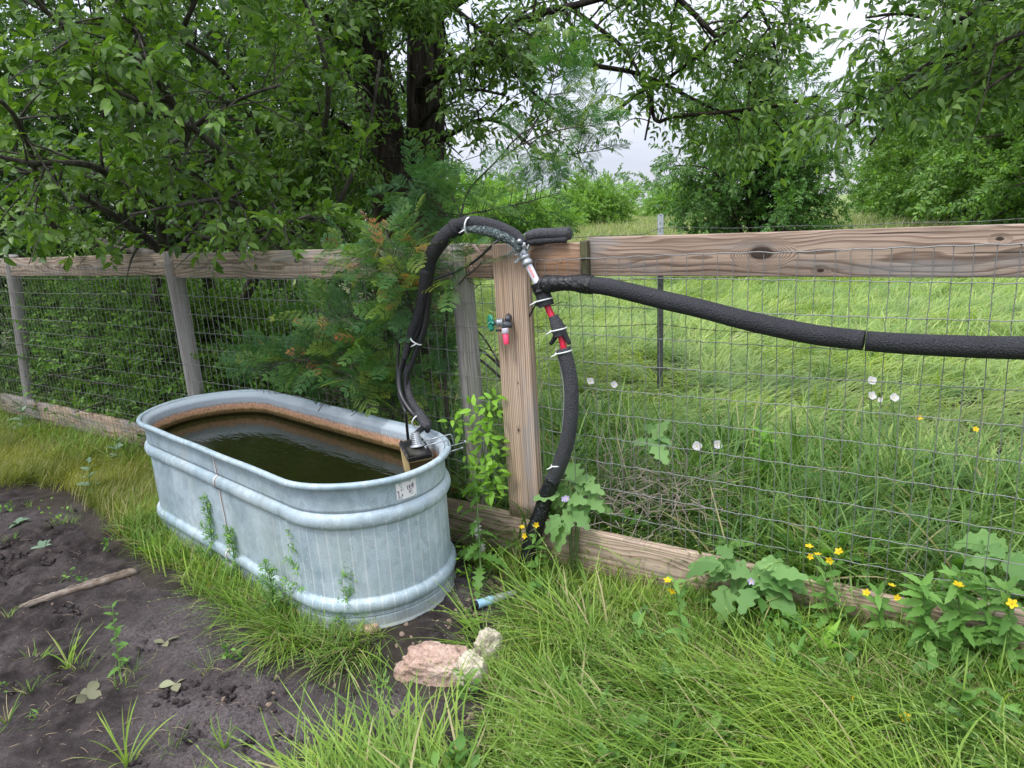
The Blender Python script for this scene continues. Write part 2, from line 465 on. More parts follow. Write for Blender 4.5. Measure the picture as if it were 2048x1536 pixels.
soil = m.mix(m.math('MULTIPLY', spk, 0.5), soil, (0.34, 0.27, 0.20))
thatch = m.mix(n3, (0.016, 0.015, 0.010), (0.085, 0.070, 0.040))
farc = m.mix(m.noise(gp, 0.08, 4), (0.13, 0.19, 0.055), (0.21, 0.235, 0.10))
dist = m.vmath('LENGTH', gp, None, 1)
thatch = m.mix(0.55, thatch, soil)
base = m.mix(m.mr(dist, 9, 22), thatch, farc)
base = m.mix(m.attr('tint'), base, soil)
m.bsdf(base, 0.95, 0, 0.15, m.bump(m.math('ADD', n3, m.math('MULTIPLY', n4, 0.6)), 0.8, 0.012))
ground = obj('ground', gm, m.m, kind='structure')

# ------------------------------------------------------------------ wooden fence with woven wire
def board_mesh(name, L, H, T, seg=24, warp=0.004, bev=0.004):
    """length along X, height Z, thickness Y, slightly uneven with eased edges"""
    prof = []
    h, t = H / 2, T / 2
    for (cx, cz, a0) in ((t - bev, h - bev, 0), (-t + bev, h - bev, 90), (-t + bev, -h + bev, 180), (t - bev, -h + bev, 270)):
        for k in range(3):
            a = math.radians(a0 + 45 * k); prof.append((cx + bev * math.cos(a), cz + bev * math.sin(a)))
    prof = np.array(prof); k = len(prof)
    xs = np.linspace(-L / 2, L / 2, seg + 1); v = []
    ph = rng.uniform(0, 6, 4)
    for x in xs:
        dy = warp * math.sin(x * 1.7 + ph[0]) ; dz = warp * 0.8 * math.sin(x * 1.3 + ph[1])
        sc = 1 + 0.012 * math.sin(x * 5 + ph[2])
        v.append(np.c_[np.full(k, x), prof[:, 0] + dy, prof[:, 1] * sc + dz])
    v = np.concatenate(v)
    i = np.arange(seg)[:, None] * k; j = np.arange(k)[None]; j2 = (j + 1) % k
    q = np.stack([i + j, i + j2, i + k + j2, i + k + j], -1).reshape(-1, 4)
    v = np.vstack([v, [-L / 2, 0, 0], [L / 2, 0, 0]]); c0 = (seg + 1) * k; jj_ = np.arange(k); j3 = (jj_ + 1) % k; b = seg * k
    t_ = np.vstack([np.c_[j3, jj_, np.full(k, c0)], np.c_[b + jj_, b + j3, np.full(k, c0 + 1)]])
    me = MB().add(v, q, t_).mesh(name, smooth=False)
    return fix_normals(me)
def FM(s, z, off, up=False):
    """board frame on the fence: X along the fence (or upward when up), Y toward camera, Z up"""
    p = FP(s, z, off)
    X, Y, Z = FT, -FN, np.array([0, 0, 1.0])
    if up: X, Z = np.array([0, 0, 1.0]), -FT
    return Matrix(((X[0], Y[0], Z[0], p[0]), (X[1], Y[1], Z[1], p[1]), (X[2], Y[2], Z[2], p[2]), (0, 0, 0, 1)))
def knot_at(px, py, off, s0, z0):
    s, z, _ = sz(onf(px, py, off)); return (s - s0, z - z0)

W_PALE = dict(light=(0.46, 0.375, 0.29), mid=(0.38, 0.31, 0.24), dark=(0.19, 0.135, 0.10))
W_RED = dict(light=(0.44, 0.34, 0.265), mid=(0.355, 0.255, 0.19), dark=(0.18, 0.125, 0.092))
W_TAN = dict(light=(0.54, 0.42, 0.32), mid=(0.45, 0.34, 0.25), dark=(0.26, 0.18, 0.13))
fence = thing('wooden_fence', 'long timber rail fence with woven wire mesh running past the stock tank', 'fence', FP(2.8, 0))
def rail(name, s0, s1, z0, z1, off, mat, T=0.038, **kw):
    me = board_mesh(name, s1 - s0, z1 - z0, T)
    return obj(name, me, mat, fence, FM((s0 + s1) / 2, (z0 + z1) / 2, off), **kw)
def mk(px, py, r, s0, s1, z0, z1):
    a, b = knot_at(px, py, 0, (s0 + s1) / 2, (z0 + z1) / 2); return (a, b, r)
rail('top_rail', -2.6, 0.66, 1.175, 1.305, -0.033, wood_mat('rail_wood_a', gray=0.5, **W_PALE))
rail('top_rail', 0.665, 2.85, 1.18, 1.310, -0.033, wood_mat('rail_wood_b', gray=0.35, knots=[(0.9, 0.0, 0.014)], **W_PALE))
rail('top_rail', 2.855, 4.955, 1.165, 1.302, -0.033, wood_mat('rail_wood_c', gray=0.42, knots=[mk(590, 522, 0.018, 2.855, 4.955, 1.165, 1.302), (0.75, 0.02, 0.012)], green=0.45, **W_PALE))
rail('top_rail', 4.96, sz(onf(1165, 520, -.014))[0], 1.165, 1.300, -0.033, wood_mat('rail_wood_d', gray=0.2, ring=0.008, rust=(0.19, 0.01, 0.16, (0.33, 0.16, 0.07)), **W_RED))
rail('top_rail', sz(onf(1177, 520, -.014))[0], 8.6, 1.176, 1.316, -0.033, wood_mat('rail_wood_e', gray=0.42, ring=0.0085, knots=[mk(1521, 506, 0.036, sz(onf(1177, 520, -.014))[0], 8.6, 1.176, 1.316), mk(1640, 541, 0.010, sz(onf(1177, 520, -.014))[0], 8.6, 1.176, 1.316), mk(2000, 478, 0.010, sz(onf(1177, 520, -.014))[0], 8.6, 1.176, 1.316)], **W_RED))
blk = wood_mat('spacer_wood', light=(0.13, 0.11, 0.07), mid=(0.09, 0.08, 0.05), dark=(0.035, 0.03, 0.02), gray=0.1, green=0.6)
s_b = sz(onf(1170, 515, 0.0))[0]
obj('spacer_block', board_mesh('spacer_block', 0.137, 0.032, 0.05), blk, fence, FM(s_b, 1.238, -0.016, up=True), label='narrow dark spacer between the two top boards')
rail('bottom_rail', -2.6, 0.66, 0.05, 0.20, -0.02, wood_mat('sill_wood_a', gray=0.6, **W_PALE))
rail('bottom_rail', 0.665, 4.0, 0.03, 0.188, -0.02, wood_mat('sill_wood_b', gray=0.6, **W_TAN))
rail('bottom_rail', 4.01, 6.75, -0.035, 0.163, 0.022, wood_mat('sill_wood_c', gray=0.15, ring=0.009, knots=[(-0.384, 0.035, 0.0001)], **W_TAN))
rail('bottom_rail', 6.755, 8.6, 0.03, 0.215, 0.015, wood_mat('sill_wood_d', gray=0.1, ring=0.009, **W_RED))
# bolt hole in the bottom board
hs, hz, _ = sz(onf(990, 1041, 0.042))
obj('bolt_hole', lathe_mb(MB(), [(0.0, 0.0), (0.009, 0.0005), (0.0105, 0.0015), (0.011, 0.0)], 16, axisM(FP(hs, hz, 0.0415), FN)), plain('hole_dark', (0.012, 0.009, 0.008), 0.9), fence)

# round posts
def post(s_top, s_bot, z1, off, r, mat, label=None):
    a, b = FP(s_bot, -0.3, off), FP(s_top, z1, off)
    n = 40; P = np.linspace(a, b, n); mb = MB(); k = 20
    P += rng.normal(0, 0.0008, P.shape)
    T = nrm(b - a); M = axisM(a, T); L = np.linalg.norm(b - a)
    prof = [(r * (1.02 - 0.05 * i / n) * (1 + rng.normal(0, 0.006)), L * i / (n - 1)) for i in range(n)]
    prof += [(r * 0.93, L + 0.003), (r * 0.5, L + 0.005), (0, L + 0.004)]
    lathe_mb(mb, prof, k)
    me = mb.mesh('post')
    # local Z is the grain; turn so that X is the grain as the wood material expects
    R = Matrix.Rotation(math.radians(90), 4, 'Y')
    me.transform(R)
    return obj('post', me, mat, fence, M @ R.inverted(), **({'label': label} if label else {}))
pw = wood_mat('post_wood', light=(0.34, 0.32, 0.29), mid=(0.29, 0.27, 0.25), dark=(0.17, 0.15, 0.135), gray=0.9, ring=0.012, pith=(0.09, 0.0))
pwg = wood_mat('post_wood_mossy', light=(0.34, 0.32, 0.28), mid=(0.29, 0.28, 0.22), dark=(0.16, 0.15, 0.12), gray=0.8, ring=0.012, pith=(0.09, 0.0), green=0.55)
post(-1.45, -1.45, 1.33, -0.045, 0.05, pw)
post(0.685, 0.36, 1.325, -0.043, 0.047, pw, 'weathered grey post leaning to the right')
post(2.80, 2.83, 1.315, -0.043, 0.049, pw)
post(4.935, 4.945, 1.305, -0.045, 0.047, pwg, 'post with green algae down one side')
post(8.3, 8.3, 1.33, -0.045, 0.05, pw)
# upright board that carries the tap
sa = sz(onf(984, 495, 0.046))[0]; sb = sz(onf(1049, 495, 0.046))[0]
UPW = sb - sa; UPS = (sa + sb) / 2
up_mat = wood_mat('upright_wood', light=(0.56, 0.43, 0.33), mid=(0.50, 0.36, 0.25), dark=(0.27, 0.175, 0.12), gray=0.26, ring=0.0085, wav=0.035, knots=[(-0.18, 0.0, 0.007), (0.02, -0.01, 0.004)], pith=(0.35, -0.10), green=0.0)
obj('upright_board', board_mesh('upright_board', 1.305 - 0.166, UPW, 0.044, seg=16, warp=0.002), up_mat, fence, FM(UPS, (1.305 + 0.166) / 2, 0.024, up=True))

galv_wire = plain('galvanised_wire', (0.25, 0.255, 0.25), 0.5, 0.55, 0.5, 0.0)
WZ = [1.246] + [1.165 - 0.1016 * i for i in range(11)]
S0, S1 = -2.4, 8.4
vs_list = np.arange(S0, S1, 0.0508)
def ztop(s): return 1.246 + 0.02 * max(0, (s - 6.2) / 0.7) if s > 6.2 else 1.246 + 0.006 * math.sin(s * 2.1)
for i, z in enumerate(WZ):
    mb = MB(); n = 431; ss = np.linspace(S0, S1, n)
    sag = 0.006 * np.sin(ss * 2.3 + i) + 0.0018 * np.sin((ss - S0) / 0.0508 * math.pi * 1.0)
    zz = np.array([ztop(s) for s in ss]) if i == 0 else np.full(n, z)
    oo = 0.0085 + 0.004 * np.sin(ss * 1.1 + i * 0.4)
    # the wire passes behind the upright board
    P = np.array([FP(s, a + b, c) for s, a, b, c in zip(ss, zz, sag, oo)])
    bad = (ss > UPS - UPW / 2 - 0.03) & (ss < UPS + UPW / 2 + 0.03); P[bad] -= FN * 0.009
    tube(mb, P, 0.0014 if i else 0.0019, 5, cap=False)
    for s in vs_list:                                   # knots where the stays are tied
        j = int(round((s - S0) / (S1 - S0) * (n - 1))); p = P[j] + FN * 0.001; r = 0.0042
        if s > 3.5 or i % 2 == 0:
            o_ = np.array([[1, 0, 0], [-1, 0, 0], [0, 1, 0], [0, -1, 0], [0, 0, 1], [0, 0, -1]]) * r * np.array([1, 1, 0.8])
            mb.add(p + o_, None, [[0, 2, 4], [2, 1, 4], [1, 3, 4], [3, 0, 4], [2, 0, 5], [1, 2, 5], [3, 1, 5], [0, 3, 5]])
    obj('horizontal_wire', mb, galv_wire, fence)
vmeshes = []
for k in range(6):
    n = 46; z = np.linspace(-0.62, 0.62, n)
    P = np.c_[0.0022 * np.sin(z * 7 + k) + 0.0008 * rng.normal(size=n), 0.001 * np.sin(z * 5 + k * 2), z]
    me = tube(MB(), P, 0.00135, 5, cap=False).mesh('vertical_wire'); me.materials.append(galv_wire); vmeshes.append(me)
for i, s in enumerate(vs_list):
    zc = ztop(s) - 0.62
    M = Matrix.Translation(Vector(FP(s, zc, 0.009 - 0.009 * (abs(s - UPS) < UPW / 2 + 0.02)))) @ Matrix.Rotation(math.atan2(FT[1], FT[0]), 4, 'Z') @ Matrix.Rotation(rng.normal(0, 0.004), 4, 'Y')
    obj('vertical_wire', vmeshes[i % 6], None, fence, M)

# ------------------------------------------------------------------ barbed wire fence behind
TB = at(1320, 793, 5.1); TB[2] = 0
wf = thing('barbed_wire_fence', 'steel post fence with rusty barbed wire strands standing in the field grass', 'fence', TB)
m = NT('steel_post_paint'); c = m.pos(); hz_ = m.sep(c)[2]
cc = m.mix(m.mr(hz_, 1.165, 1.18), m.mix(m.noise(c, 30, 4), (0.035, 0.045, 0.035), (0.085, 0.09, 0.08)), m.mix(m.noise(c, 60, 4), (0.55, 0.6, 0.66), (0.78, 0.8, 0.83)))
m.bsdf(cc, 0.6); tp_mat = m.m
def tpost(p, h):
    mb = MB()
    w, t, st = 0.022, 0.0035, 0.026
    z0 = -0.3
    box_mb(mb, (-w, -t, z0), (w, t, h), 0.0012)
    box_mb(mb, (-t, t, z0), (t, t + st, h - 0.001), 0.001)
    for z in np.arange(0.08, h, 0.055): box_mb(mb, (-0.006, -t - 0.006, z), (0.006, -t + 0.0005, z + 0.012), 0.002)
    return obj('steel_post', mb.mesh('steel_post', False), tp_mat, wf, Matrix.Translation(Vector(p)) @ Matrix.Rotation(math.radians(-18), 4, 'Z') @ Matrix.Rotation(math.radians(0.6), 4, 'Y'))
tops = at(1304, 430, 5.1)
tpost(TB, tops[2]); PR = np.array([4.2, 3.68, 0.0]); PL = np.array([-2.4, 6.7, 0.0]); tpost(PR, 1.33); tpost(PL, 1.33)
rusty = plain('rusty_wire', (0.10, 0.075, 0.06), 0.7, 0.35)
for k, yy in enumerate((457, 557, 650, 765, 840)):
    zt = at(1310, yy, 5.08)[2]
    mb = MB()
    q = at(2048, (428, 520, 672, 800, 900)[k], 4.22)
    zr = zt + (q[2] - zt) * 1.5
    for a, b, za, zb, sg in ((TB, PR, zt, zr, 0.03 + 0.03 * (k == 2)), (PL, TB, zt - 0.02, zt - 0.03 * (k == 0), 0.03)):
        n = 260; t = np.linspace(0, 1, n)[:, None]
        P = a * (1 - t) + b * t; P[:, 2] = za + (zb - za) * t[:, 0] - sg * 4 * t[:, 0] * (1 - t[:, 0]) + 0.004 * np.sin(t[:, 0] * 31 + k)
        P[:, 1] -= 0.012
        if a is PL and k == 0: P[-8:, 2] += np.linspace(0, 0.028, 8)
        for ph in (0, math.pi):                         # two twisted strands
            tw = np.linspace(0, 150, n) + ph
            tube(mb, P + np.c_[np.zeros(n), 0.0016 * np.cos(tw), 0.0016 * np.sin(tw)], 0.0014, 4, cap=False)
        for i in range(8, n, 11):
            for d in ((0.35, 0.4, 1), (-0.3, -0.5, 1), (0.4, -0.4, -1), (-0.3, 0.4, -1)):
                tube(mb, [P[i], P[i] + nrm(d) * 0.014], [0.0014, 0.0005], 4, cap=False)
    obj('barbed_wire', mb, rusty if k else plain('worn_wire', (0.2, 0.21, 0.2), 0.6, 0.4), wf)

# ------------------------------------------------------------------ galvanised stock tank
TC = np.array([-1.062, 3.02, -0.022]); TA = math.radians(-43)
TM = Matrix.Translation(Vector(TC)) @ Matrix.Rotation(TA, 4, 'Z')
TL, TW, TH = 1.955, 0.705, 0.577                       # outside of the rim
def stad(d, n=240):
    """outline of the tank with offset d inward from the rim outside; returns xy and outward normal"""
    r = TW / 2 - d; h = TL / 2 - TW / 2
    per = 4 * h + 2 * math.pi * (TW / 2); out = []
    for t in np.arange(n) / n * per:
        if t < 2 * h: out.append((-h + t, -r, 0, -1)); continue
        t -= 2 * h
        if t < math.pi * TW / 2:
            a = -math.pi / 2 + t / (TW / 2); out.append((h + r * math.cos(a), r * math.sin(a), math.cos(a), math.sin(a))); continue
        t -= math.pi * TW / 2
        if t < 2 * h: out.append((h - t, r, 0, 1)); continue
        t -= 2 * h; a = math.pi / 2 + t / (TW / 2)
        out.append((-h + r * math.cos(a), r * math.sin(a), math.cos(a), math.sin(a)))
    return np.array(out)
def shell(prof, n=300, dents=()):
    S0_ = stad(0, n); rows = []
    for (d, z) in prof:
        S = stad(d, n); P = np.c_[S[:, :2], np.full(n, z)]
        for (dx, dy, dz, rr, amp) in dents:
            q = np.exp(-(((P - np.array([dx, dy, dz])) ** 2).sum(1)) / rr ** 2); P[:, :2] -= S[:, 2:] * (amp * q)[:, None]
        rows.append(P)
    v = np.concatenate(rows); k = n
    i = np.arange(len(prof) - 1)[:, None] * k; j = np.arange(k)[None]; j2 = (j + 1) % k
    q = np.stack([i + j, i + j2, i + k + j2, i + k + j], -1).reshape(-1, 4)
    return v, q
def bead(z, zc, hh, amp):
    u = (z - zc) / hh; return -amp * math.sqrt(max(0, 1 - u * u)) if abs(u) < 1 else 0
prof = []
for z in np.linspace(0.0, 0.557, 118):
    d = 0.034 - 0.010 * min(1, max(0, (0.08 - z) / 0.08)) * 0
    d += bead(z, 0.427, 0.029, 0.021) + bead(z, 0.095, 0.027, 0.019)
    if z > 0.464: d -= 0.004
    if z < 0.052: d -= 0.005
    if z < 0.006: d -= 0.005
    prof.append((d, z))
m = NT('galvanised_steel'); c = m.tc(); sp = m.sep(c); xx, yy_, zz_ = sp[0], sp[1], sp[2]
cell = m.vor(m.map(c, (1, 1, 0.7)), 42, 'F1', 1)
cellf = m.sep(cell)[0]
blot = m.noise(c, 5, 5, 0.6)
col = m.ramp(blot, [(0.3, (0.26, 0.35, 0.395)), (0.5, (0.36, 0.455, 0.505)), (0.72, (0.47, 0.55, 0.59))])
col = m.mix(1.0, col, m.ramp(cellf, [(0.0, (0.88,) * 3), (1.0, (1.1,) * 3)]), 'MULTIPLY')
col = m.mix(1.0, col, m.ramp(m.noise(c, 240, 2, 0.8), [(0.35, (0.84,) * 3), (0.62, (1.14,) * 3)]), 'MULTIPLY')
strk = m.noise(m.map(c, (26, 26, 0.9)), 1.0, 5, 0.7)
col = m.mix(m.mr(strk, 0.45, 0.85, 0.0, 0.38), col, (0.56, 0.61, 0.64))
ang = m.math('ARCTAN2', yy_, m.math('SUBTRACT', xx, 0.62))
lines = m.math('LESS_THAN', m.math('FRACT', m.math('ADD', m.math('MULTIPLY', ang, 7.5), m.math('MULTIPLY', m.noise(c, 3, 2), 0.12))), 0.10)
lines = m.math('MULTIPLY', lines, m.math('MULTIPLY', m.math('GREATER_THAN', xx, 0.45), m.math('LESS_THAN', zz_, 0.42)))
col = m.mix(m.math('MULTIPLY', lines, m.mr(blot, 0.3, 0.6, 0.25, 0.7)), col, (0.66, 0.70, 0.70))
sp1 = m.math('LESS_THAN', m.vor(c, 75, 'F1'), m.mr(m.noise(c, 11, 3), 0.5, 0.75, 0.0, 0.3))
sp2 = m.math('LESS_THAN', m.vor(m.map(c, (1, 1, 1.5)), 26, 'F1'), m.mr(m.noise(c, 6, 3), 0.55, 0.75, 0.0, 0.36))
low_ = m.mr(zz_, 0.36, 0.08)
col = m.mix(m.math('MULTIPLY', m.math('MAXIMUM', sp1, m.math('MULTIPLY', sp2, m.mr(zz_, 0.2, 0.12))), m.math('ADD', m.math('MULTIPLY', low_, 0.5), 0.2)), col, (0.74, 0.76, 0.75))
dust = m.mr(m.math('ADD', zz_, m.math('MULTIPLY', blot, 0.06)), 0.09, 0.035)
col = m.mix(m.math('MULTIPLY', dust, 0.55), col, (0.36, 0.35, 0.30))
grn = m.mr(m.noise(m.map(c, (3, 3, 1.5)), 1.0, 3), 0.5, 0.7)
col = m.mix(m.math('MULTIPLY', grn, 0.28), col, (0.38, 0.42, 0.34))
rg = m.mr(blot, 0.3, 0.7, 0.50, 0.68)
hb = m.math('ADD', m.math('MULTIPLY', m.noise(c, 60, 3), 0.5), m.noise(c, 7, 3))
m.bsdf(col, rg, 0.22, 0.45, m.bump(hb, 0.18, 0.006)); galv = m.m

tank = thing('stock_tank', 'galvanised oval stock tank full of dark green water standing by the fence', 'tank', TC)
DENTS = [(0.56, -0.33, 0.422, 0.026, 0.006), (0.93, -0.14, 0.424, 0.024, 0.006), (-0.2, -0.32, 0.3, 0.12, 0.007), (0.3, -0.32, 0.25, 0.15, -0.005), (-0.05, -0.33, 0.43, 0.03, 0.004), (0.75, -0.29, 0.2, 0.10, 0.004), (0.2, -0.33, 0.09, 0.05, 0.004)]
v, q = shell(prof, 320, DENTS)
obj('body', fix_normals(MB().add(v, q).mesh('body')), galv, tank, TM)
S_ = stad(0.0125, 260); P = np.c_[S_[:, :2], np.full(260, TH - 0.012) + 0.0012 * np.sin(np.arange(260) * 0.25)]
k = 14; a = np.arange(k) * 2 * math.pi / k
v = (P[:, None, :] + np.stack([S_[:, 2, None] * np.cos(a) * 0.0125, S_[:, 3, None] * np.cos(a) * 0.0125, np.broadcast_to(np.sin(a) * 0.0130, (260, k))], -1)).reshape(-1, 3)
i = np.arange(260)[:, None]; i2 = (i + 1) % 260; j = np.arange(k)[None]; j2 = (j + 1) % k
obj('rim', fix_normals(MB().add(v, np.stack([i * k + j, i * k + j2, i2 * k + j2, i2 * k + j], -1).reshape(-1, 4)).mesh('rim')), galv, tank, TM)
# dark crease lines pressed into the sheet
for (d, z, r) in ((0.0315, 0.4615, 0.0011), (0.0285, 0.0535, 0.0011)):
    S_ = stad(d, 260); P = np.c_[S_[:, :2], np.full(260, z)]; P = np.vstack([P, P[:1]])
    obj('crease', tube(MB(), P, r, 5, cap=False), plain('crease_grey', (0.16, 0.18, 0.18), 0.6, 0.3), tank, TM)
# inside wall
ip = [(0.026, TH - 0.008), (0.038, TH - 0.020)] + [(0.048 + bead(z, 0.427, 0.03, 0.021), z) for z in np.linspace(0.547, 0.28, 40)]
v, q = shell(ip, 240)
m = NT('tank_inside'); c = m.tc(); sp = m.sep(c); nz = m.noise(c, 16, 5, 0.7); nf = m.noise(c, 90, 4, 0.7)
zz_ = m.math('ADD', sp[2], m.math('MULTIPLY', m.math('SUBTRACT', nz, 0.5), 0.022))
zr_ = m.mr(zz_, 0.427, 0.557)
col = m.ramp(zr_, [(0.0, (0.030, 0.024, 0.008)), (0.16, (0.075, 0.055, 0.018)), (0.36, (0.115, 0.075, 0.025)), (0.44, (0.46, 0.28, 0.15)), (0.60, (0.55, 0.31, 0.20)), (0.66, (0.36, 0.32, 0.28)), (0.74, (0.40, 0.46, 0.50)), (1.0, (0.44, 0.50, 0.54))])
nfm = m.ramp(nf, [(0.3, (0.55,) * 3), (0.6, (1.3,) * 3)])
col = m.mix(m.mr(zr_, 0.64, 0.74, 1.0, 0.12), col, m.mix(1.0, col, nfm, 'MULTIPLY'))
m.bsdf(col, 0.75, 0.05, 0.3, m.bump(nf, 0.35, 0.003))
me = MB().add(v, q).mesh('inner_wall'); obj('inner_wall', me, m.m, tank, TM)
# seam with its sealant
_S = stad(0.030, 1200); _w = np.array([list(TM @ Vector((s_[0], s_[1], 0.45))) for s_ in _S]); _k = (_S[:, 3] < -0.9)
sxp = float(_S[np.argmin(np.abs(proj(_w)[:, 0] - 434) + (~_k) * 1e4)][0])
seam_mat = plain('seam_sealant', (0.60, 0.60, 0.60), 0.6, 0.2)
pts = [(sxp + 0.004 * math.sin(z * 30), -(TW / 2 - d) - 0.0012, z) for (d, z) in prof if z > 0.06]
mb = MB(); pts = np.array(pts); n = len(pts)
L_ = pts + [-0.012, 0, 0]; R_ = pts + [0.012, 0, 0]
v = np.vstack([L_, pts + [0, -0.001, 0], R_]); qi = np.arange(n - 1)
mb.add(v, np.vstack([np.c_[qi, qi + n, qi + n + 1, qi + 1], np.c_[qi + n, qi + 2 * n, qi + 2 * n + 1, qi + n + 1]]))
obj('seam_strip', fix_normals(mb.mesh('seam_strip')), seam_mat, tank, TM)
obj('seam_joint', tube(MB(), pts + [0.006, -0.002, 0], 0.0013, 5), plain('seam_dark', (0.10, 0.10, 0.10), 0.7), tank, TM)
# floor of the tank
S_ = stad(0.049, 120); v = np.vstack([np.c_[S_[:, :2], np.full(120, 0.02)], [[0, 0, 0.02]]])
obj('bottom', MB().add(v, None, [[i, (i + 1) % 120, 120] for i in range(120)]), galv, tank, TM)
# worn paper sticker, wrapped round the end under the rim
def on_tank(px, py, z):
    """arc position of the near wall seen at a pixel, at tank height z"""
    best = None; S = stad(0.030, 1200)
    w = np.array([list(TM @ Vector((s[0], s[1], z))) for s in S]); pr = proj(w)
    vis = ((w - CO) * np.c_[S[:, 2] * math.cos(TA) - S[:, 3] * math.sin(TA), S[:, 2] * math.sin(TA) + S[:, 3] * math.cos(TA), np.zeros(len(S))]).sum(1) < 0
    d = np.abs(pr[:, 0] - px) + (~vis) * 1e4
    return int(np.argmin(d))
i0, i1 = on_tank(792, 975, 0.51), on_tank(831, 960, 0.51)
S = stad(0.0285, 1200)
def patch(a0, a1, z0, z1, lift, nz_=2):
    idx = np.linspace(a0, a1, 16)
    rows = []
    for z in np.linspace(z0, z1, nz_):
        for f in idx:
            s = S[int(f) % 1200]; rows.append((s[0] + s[2] * lift, s[1] + s[3] * lift, z))
    q = [[r * 16 + c_, r * 16 + c_ + 1, (r + 1) * 16 + c_ + 1, (r + 1) * 16 + c_] for r in range(nz_ - 1) for c_ in range(15)]
    return rows, q
m = NT('sticker_paper'); c = m.tc()
tear = m.math('GREATER_THAN', m.noise(c, 42, 3), 0.60)
col = m.mix(m.math('MULTIPLY', tear, 0.75), (0.74, 0.73, 0.72), (0.36, 0.42, 0.42)); m.bsdf(col, 0.7)
r_, q_ = patch(i0, i1, 0.475, 0.538, 0.0012); stk = obj('sticker', fix_normals(MB().add(r_, q_).mesh('sticker')), m.m, tank, TM)
ink = plain('faded_ink', (0.17, 0.15, 0.17), 0.8)
def pr_bar(u0, u1, w0, w1):
    a0 = i0 + (i1 - i0) * u0; a1 = i0 + (i1 - i0) * u1
    return patch(a0, a1, 0.475 + 0.063 * w0, 0.475 + 0.063 * w1, 0.0018)
mb = MB()
for b in [(0.07, 0.17, .48, .56), (0.105, 0.135, .14, .5), (0.24, 0.27, .5, .62), (0.31, 0.36, .56, .62), (.30, .33, .2, .34), (.36, .39, .18, .36),
          (.55, .60, .50, .74), (.62, .66, .54, .72), (.68, .73, .52, .76), (.75, .79, .54, .74), (.81, .88, .54, .80), (.60, .90, .46, .49),
          (.62, .66, .26, .40), (.68, .72, .26, .42), (.74, .80, .28, .40), (.66, .84, .18, .21)]:
    r_, q_ = pr_bar(*b); mb.add(r_, q_)
obj('print', fix_normals(mb.mesh('print')), ink, stk, TM)

# water
WZL = 0.450
S_ = stad(0.0465, 200); nr = 14; rows = [np.c_[S_[:, :2] * (1 - i / nr), np.full(200, WZL)] for i in range(nr)]
v = np.vstack(rows + [[[0, 0, WZL]]])
q = [[r * 200 + j, r * 200 + (j + 1) % 200, (r + 1) * 200 + (j + 1) % 200, (r + 1) * 200 + j] for r in range(nr - 1) for j in range(200)]
t = [[(nr - 1) * 200 + j, (nr - 1) * 200 + (j + 1) % 200, nr * 200] for j in range(200)]
m = NT('pond_water'); c = m.tc()
rip = m.math('ADD', m.noise(m.map(c, (5, 16, 1)), 2.0, 3, 0.6), m.math('MULTIPLY', m.noise(m.map(c, (2, 9, 1)), 1.6, 2), 1.2))
m.bsdf(m.mix(m.noise(c, 3, 3), (0.007, 0.009, 0.002), (0.015, 0.017, 0.004)), 0.02, 0, 0.5, m.bump(rip, 0.10, 0.02), IOR=1.333)
obj('water', MB().add(v, q, t), m.m, None, TM, kind='structure')

# ------------------------------------------------------------------ float valve box with its clamps
def foamm(name, c0, c1, sheen=0.35):
    m = NT(name); c = m.tc(); n = m.noise(c, 260, 3, 0.7); v_ = m.vor(c, 190)
    lo = m.noise(c, 9, 4)
    col = m.mix(m.math('MULTIPLY', m.mr(n, 0.4, 0.7), m.mr(lo, 0.3, 0.7, 0.5, 1.0)), c0, c1)
    m.bsdf(col, 0.62, 0, sheen, m.bump(m.math('ADD', n, v_), 0.75, 0.004)); return m.m
foam = foamm('black_foam', (0.012, 0.012, 0.014), (0.060, 0.060, 0.070))
foam_g = foamm('grey_foam', (0.030, 0.030, 0.034), (0.115, 0.115, 0.125))
m = NT('black_tape'); c = m.tc()
wr = m.noise(m.map(c, (1, 1, 1)), 42, 4, 0.6, 1.5)
m.bsdf((0.010, 0.010, 0.012), 0.24, 0, 0.5, m.bump(wr, 0.9, 0.010)); tape = m.m
hose_m = plain('black_polypipe', (0.014, 0.014, 0.016), 0.35, 0, 0.5, 0.0006, 40)
tie_m = plain('white_nylon', (0.72, 0.73, 0.72), 0.45)
red_m = plain('red_pipe', (0.62, 0.018, 0.055), 0.35, 0, 0.5)
zinc = plain('zinc_metal', (0.34, 0.36, 0.375), 0.35, 0.6, 0.5, 0.001, 60, 0.3)
dark_metal = plain('dark_metal', (0.09, 0.095, 0.11), 0.5, 0.5, 0.5, 0.001, 60, 0.35)

BP = TM @ Vector((0.80, 0.045, 0.0))
bx = thing('float_valve', 'black float valve box clamped inside the right end of the tank', 'valve', (BP.x, BP.y, 0.47))
BM = TM @ Matrix.Translation(Vector((0.755, 0.168, 0.560))) @ Matrix.Rotation(math.radians(-30), 4, 'Z') @ Matrix.Rotation(math.radians(3), 4, 'X')
box_b = MB(); box_mb(box_b, (-0.110, -0.050, -0.010), (0.110, 0.050, 0.010), 0.005)
m = NT('box_cover'); c = m.tc(); cc = m.mix(m.mr(m.noise(c, 20, 4), 0.45, 0.65), (0.018, 0.018, 0.020), (0.13, 0.115, 0.095))
m.bsdf(cc, 0.4, 0, 0.5, m.bump(m.noise(c, 40, 3), 0.4, 0.004))
obj('cover', box_b.mesh('cover', False), m.m, bx, BM)
side = MB(); box_mb(side, (-0.106, -0.047, -0.13), (0.106, 0.047, -0.0105), 0.004)
m = NT('box_side'); c = m.tc(); m.bsdf(m.mix(m.noise(c, 30, 5), (0.11, 0.075, 0.02), (0.42, 0.33, 0.15)), 0.7)
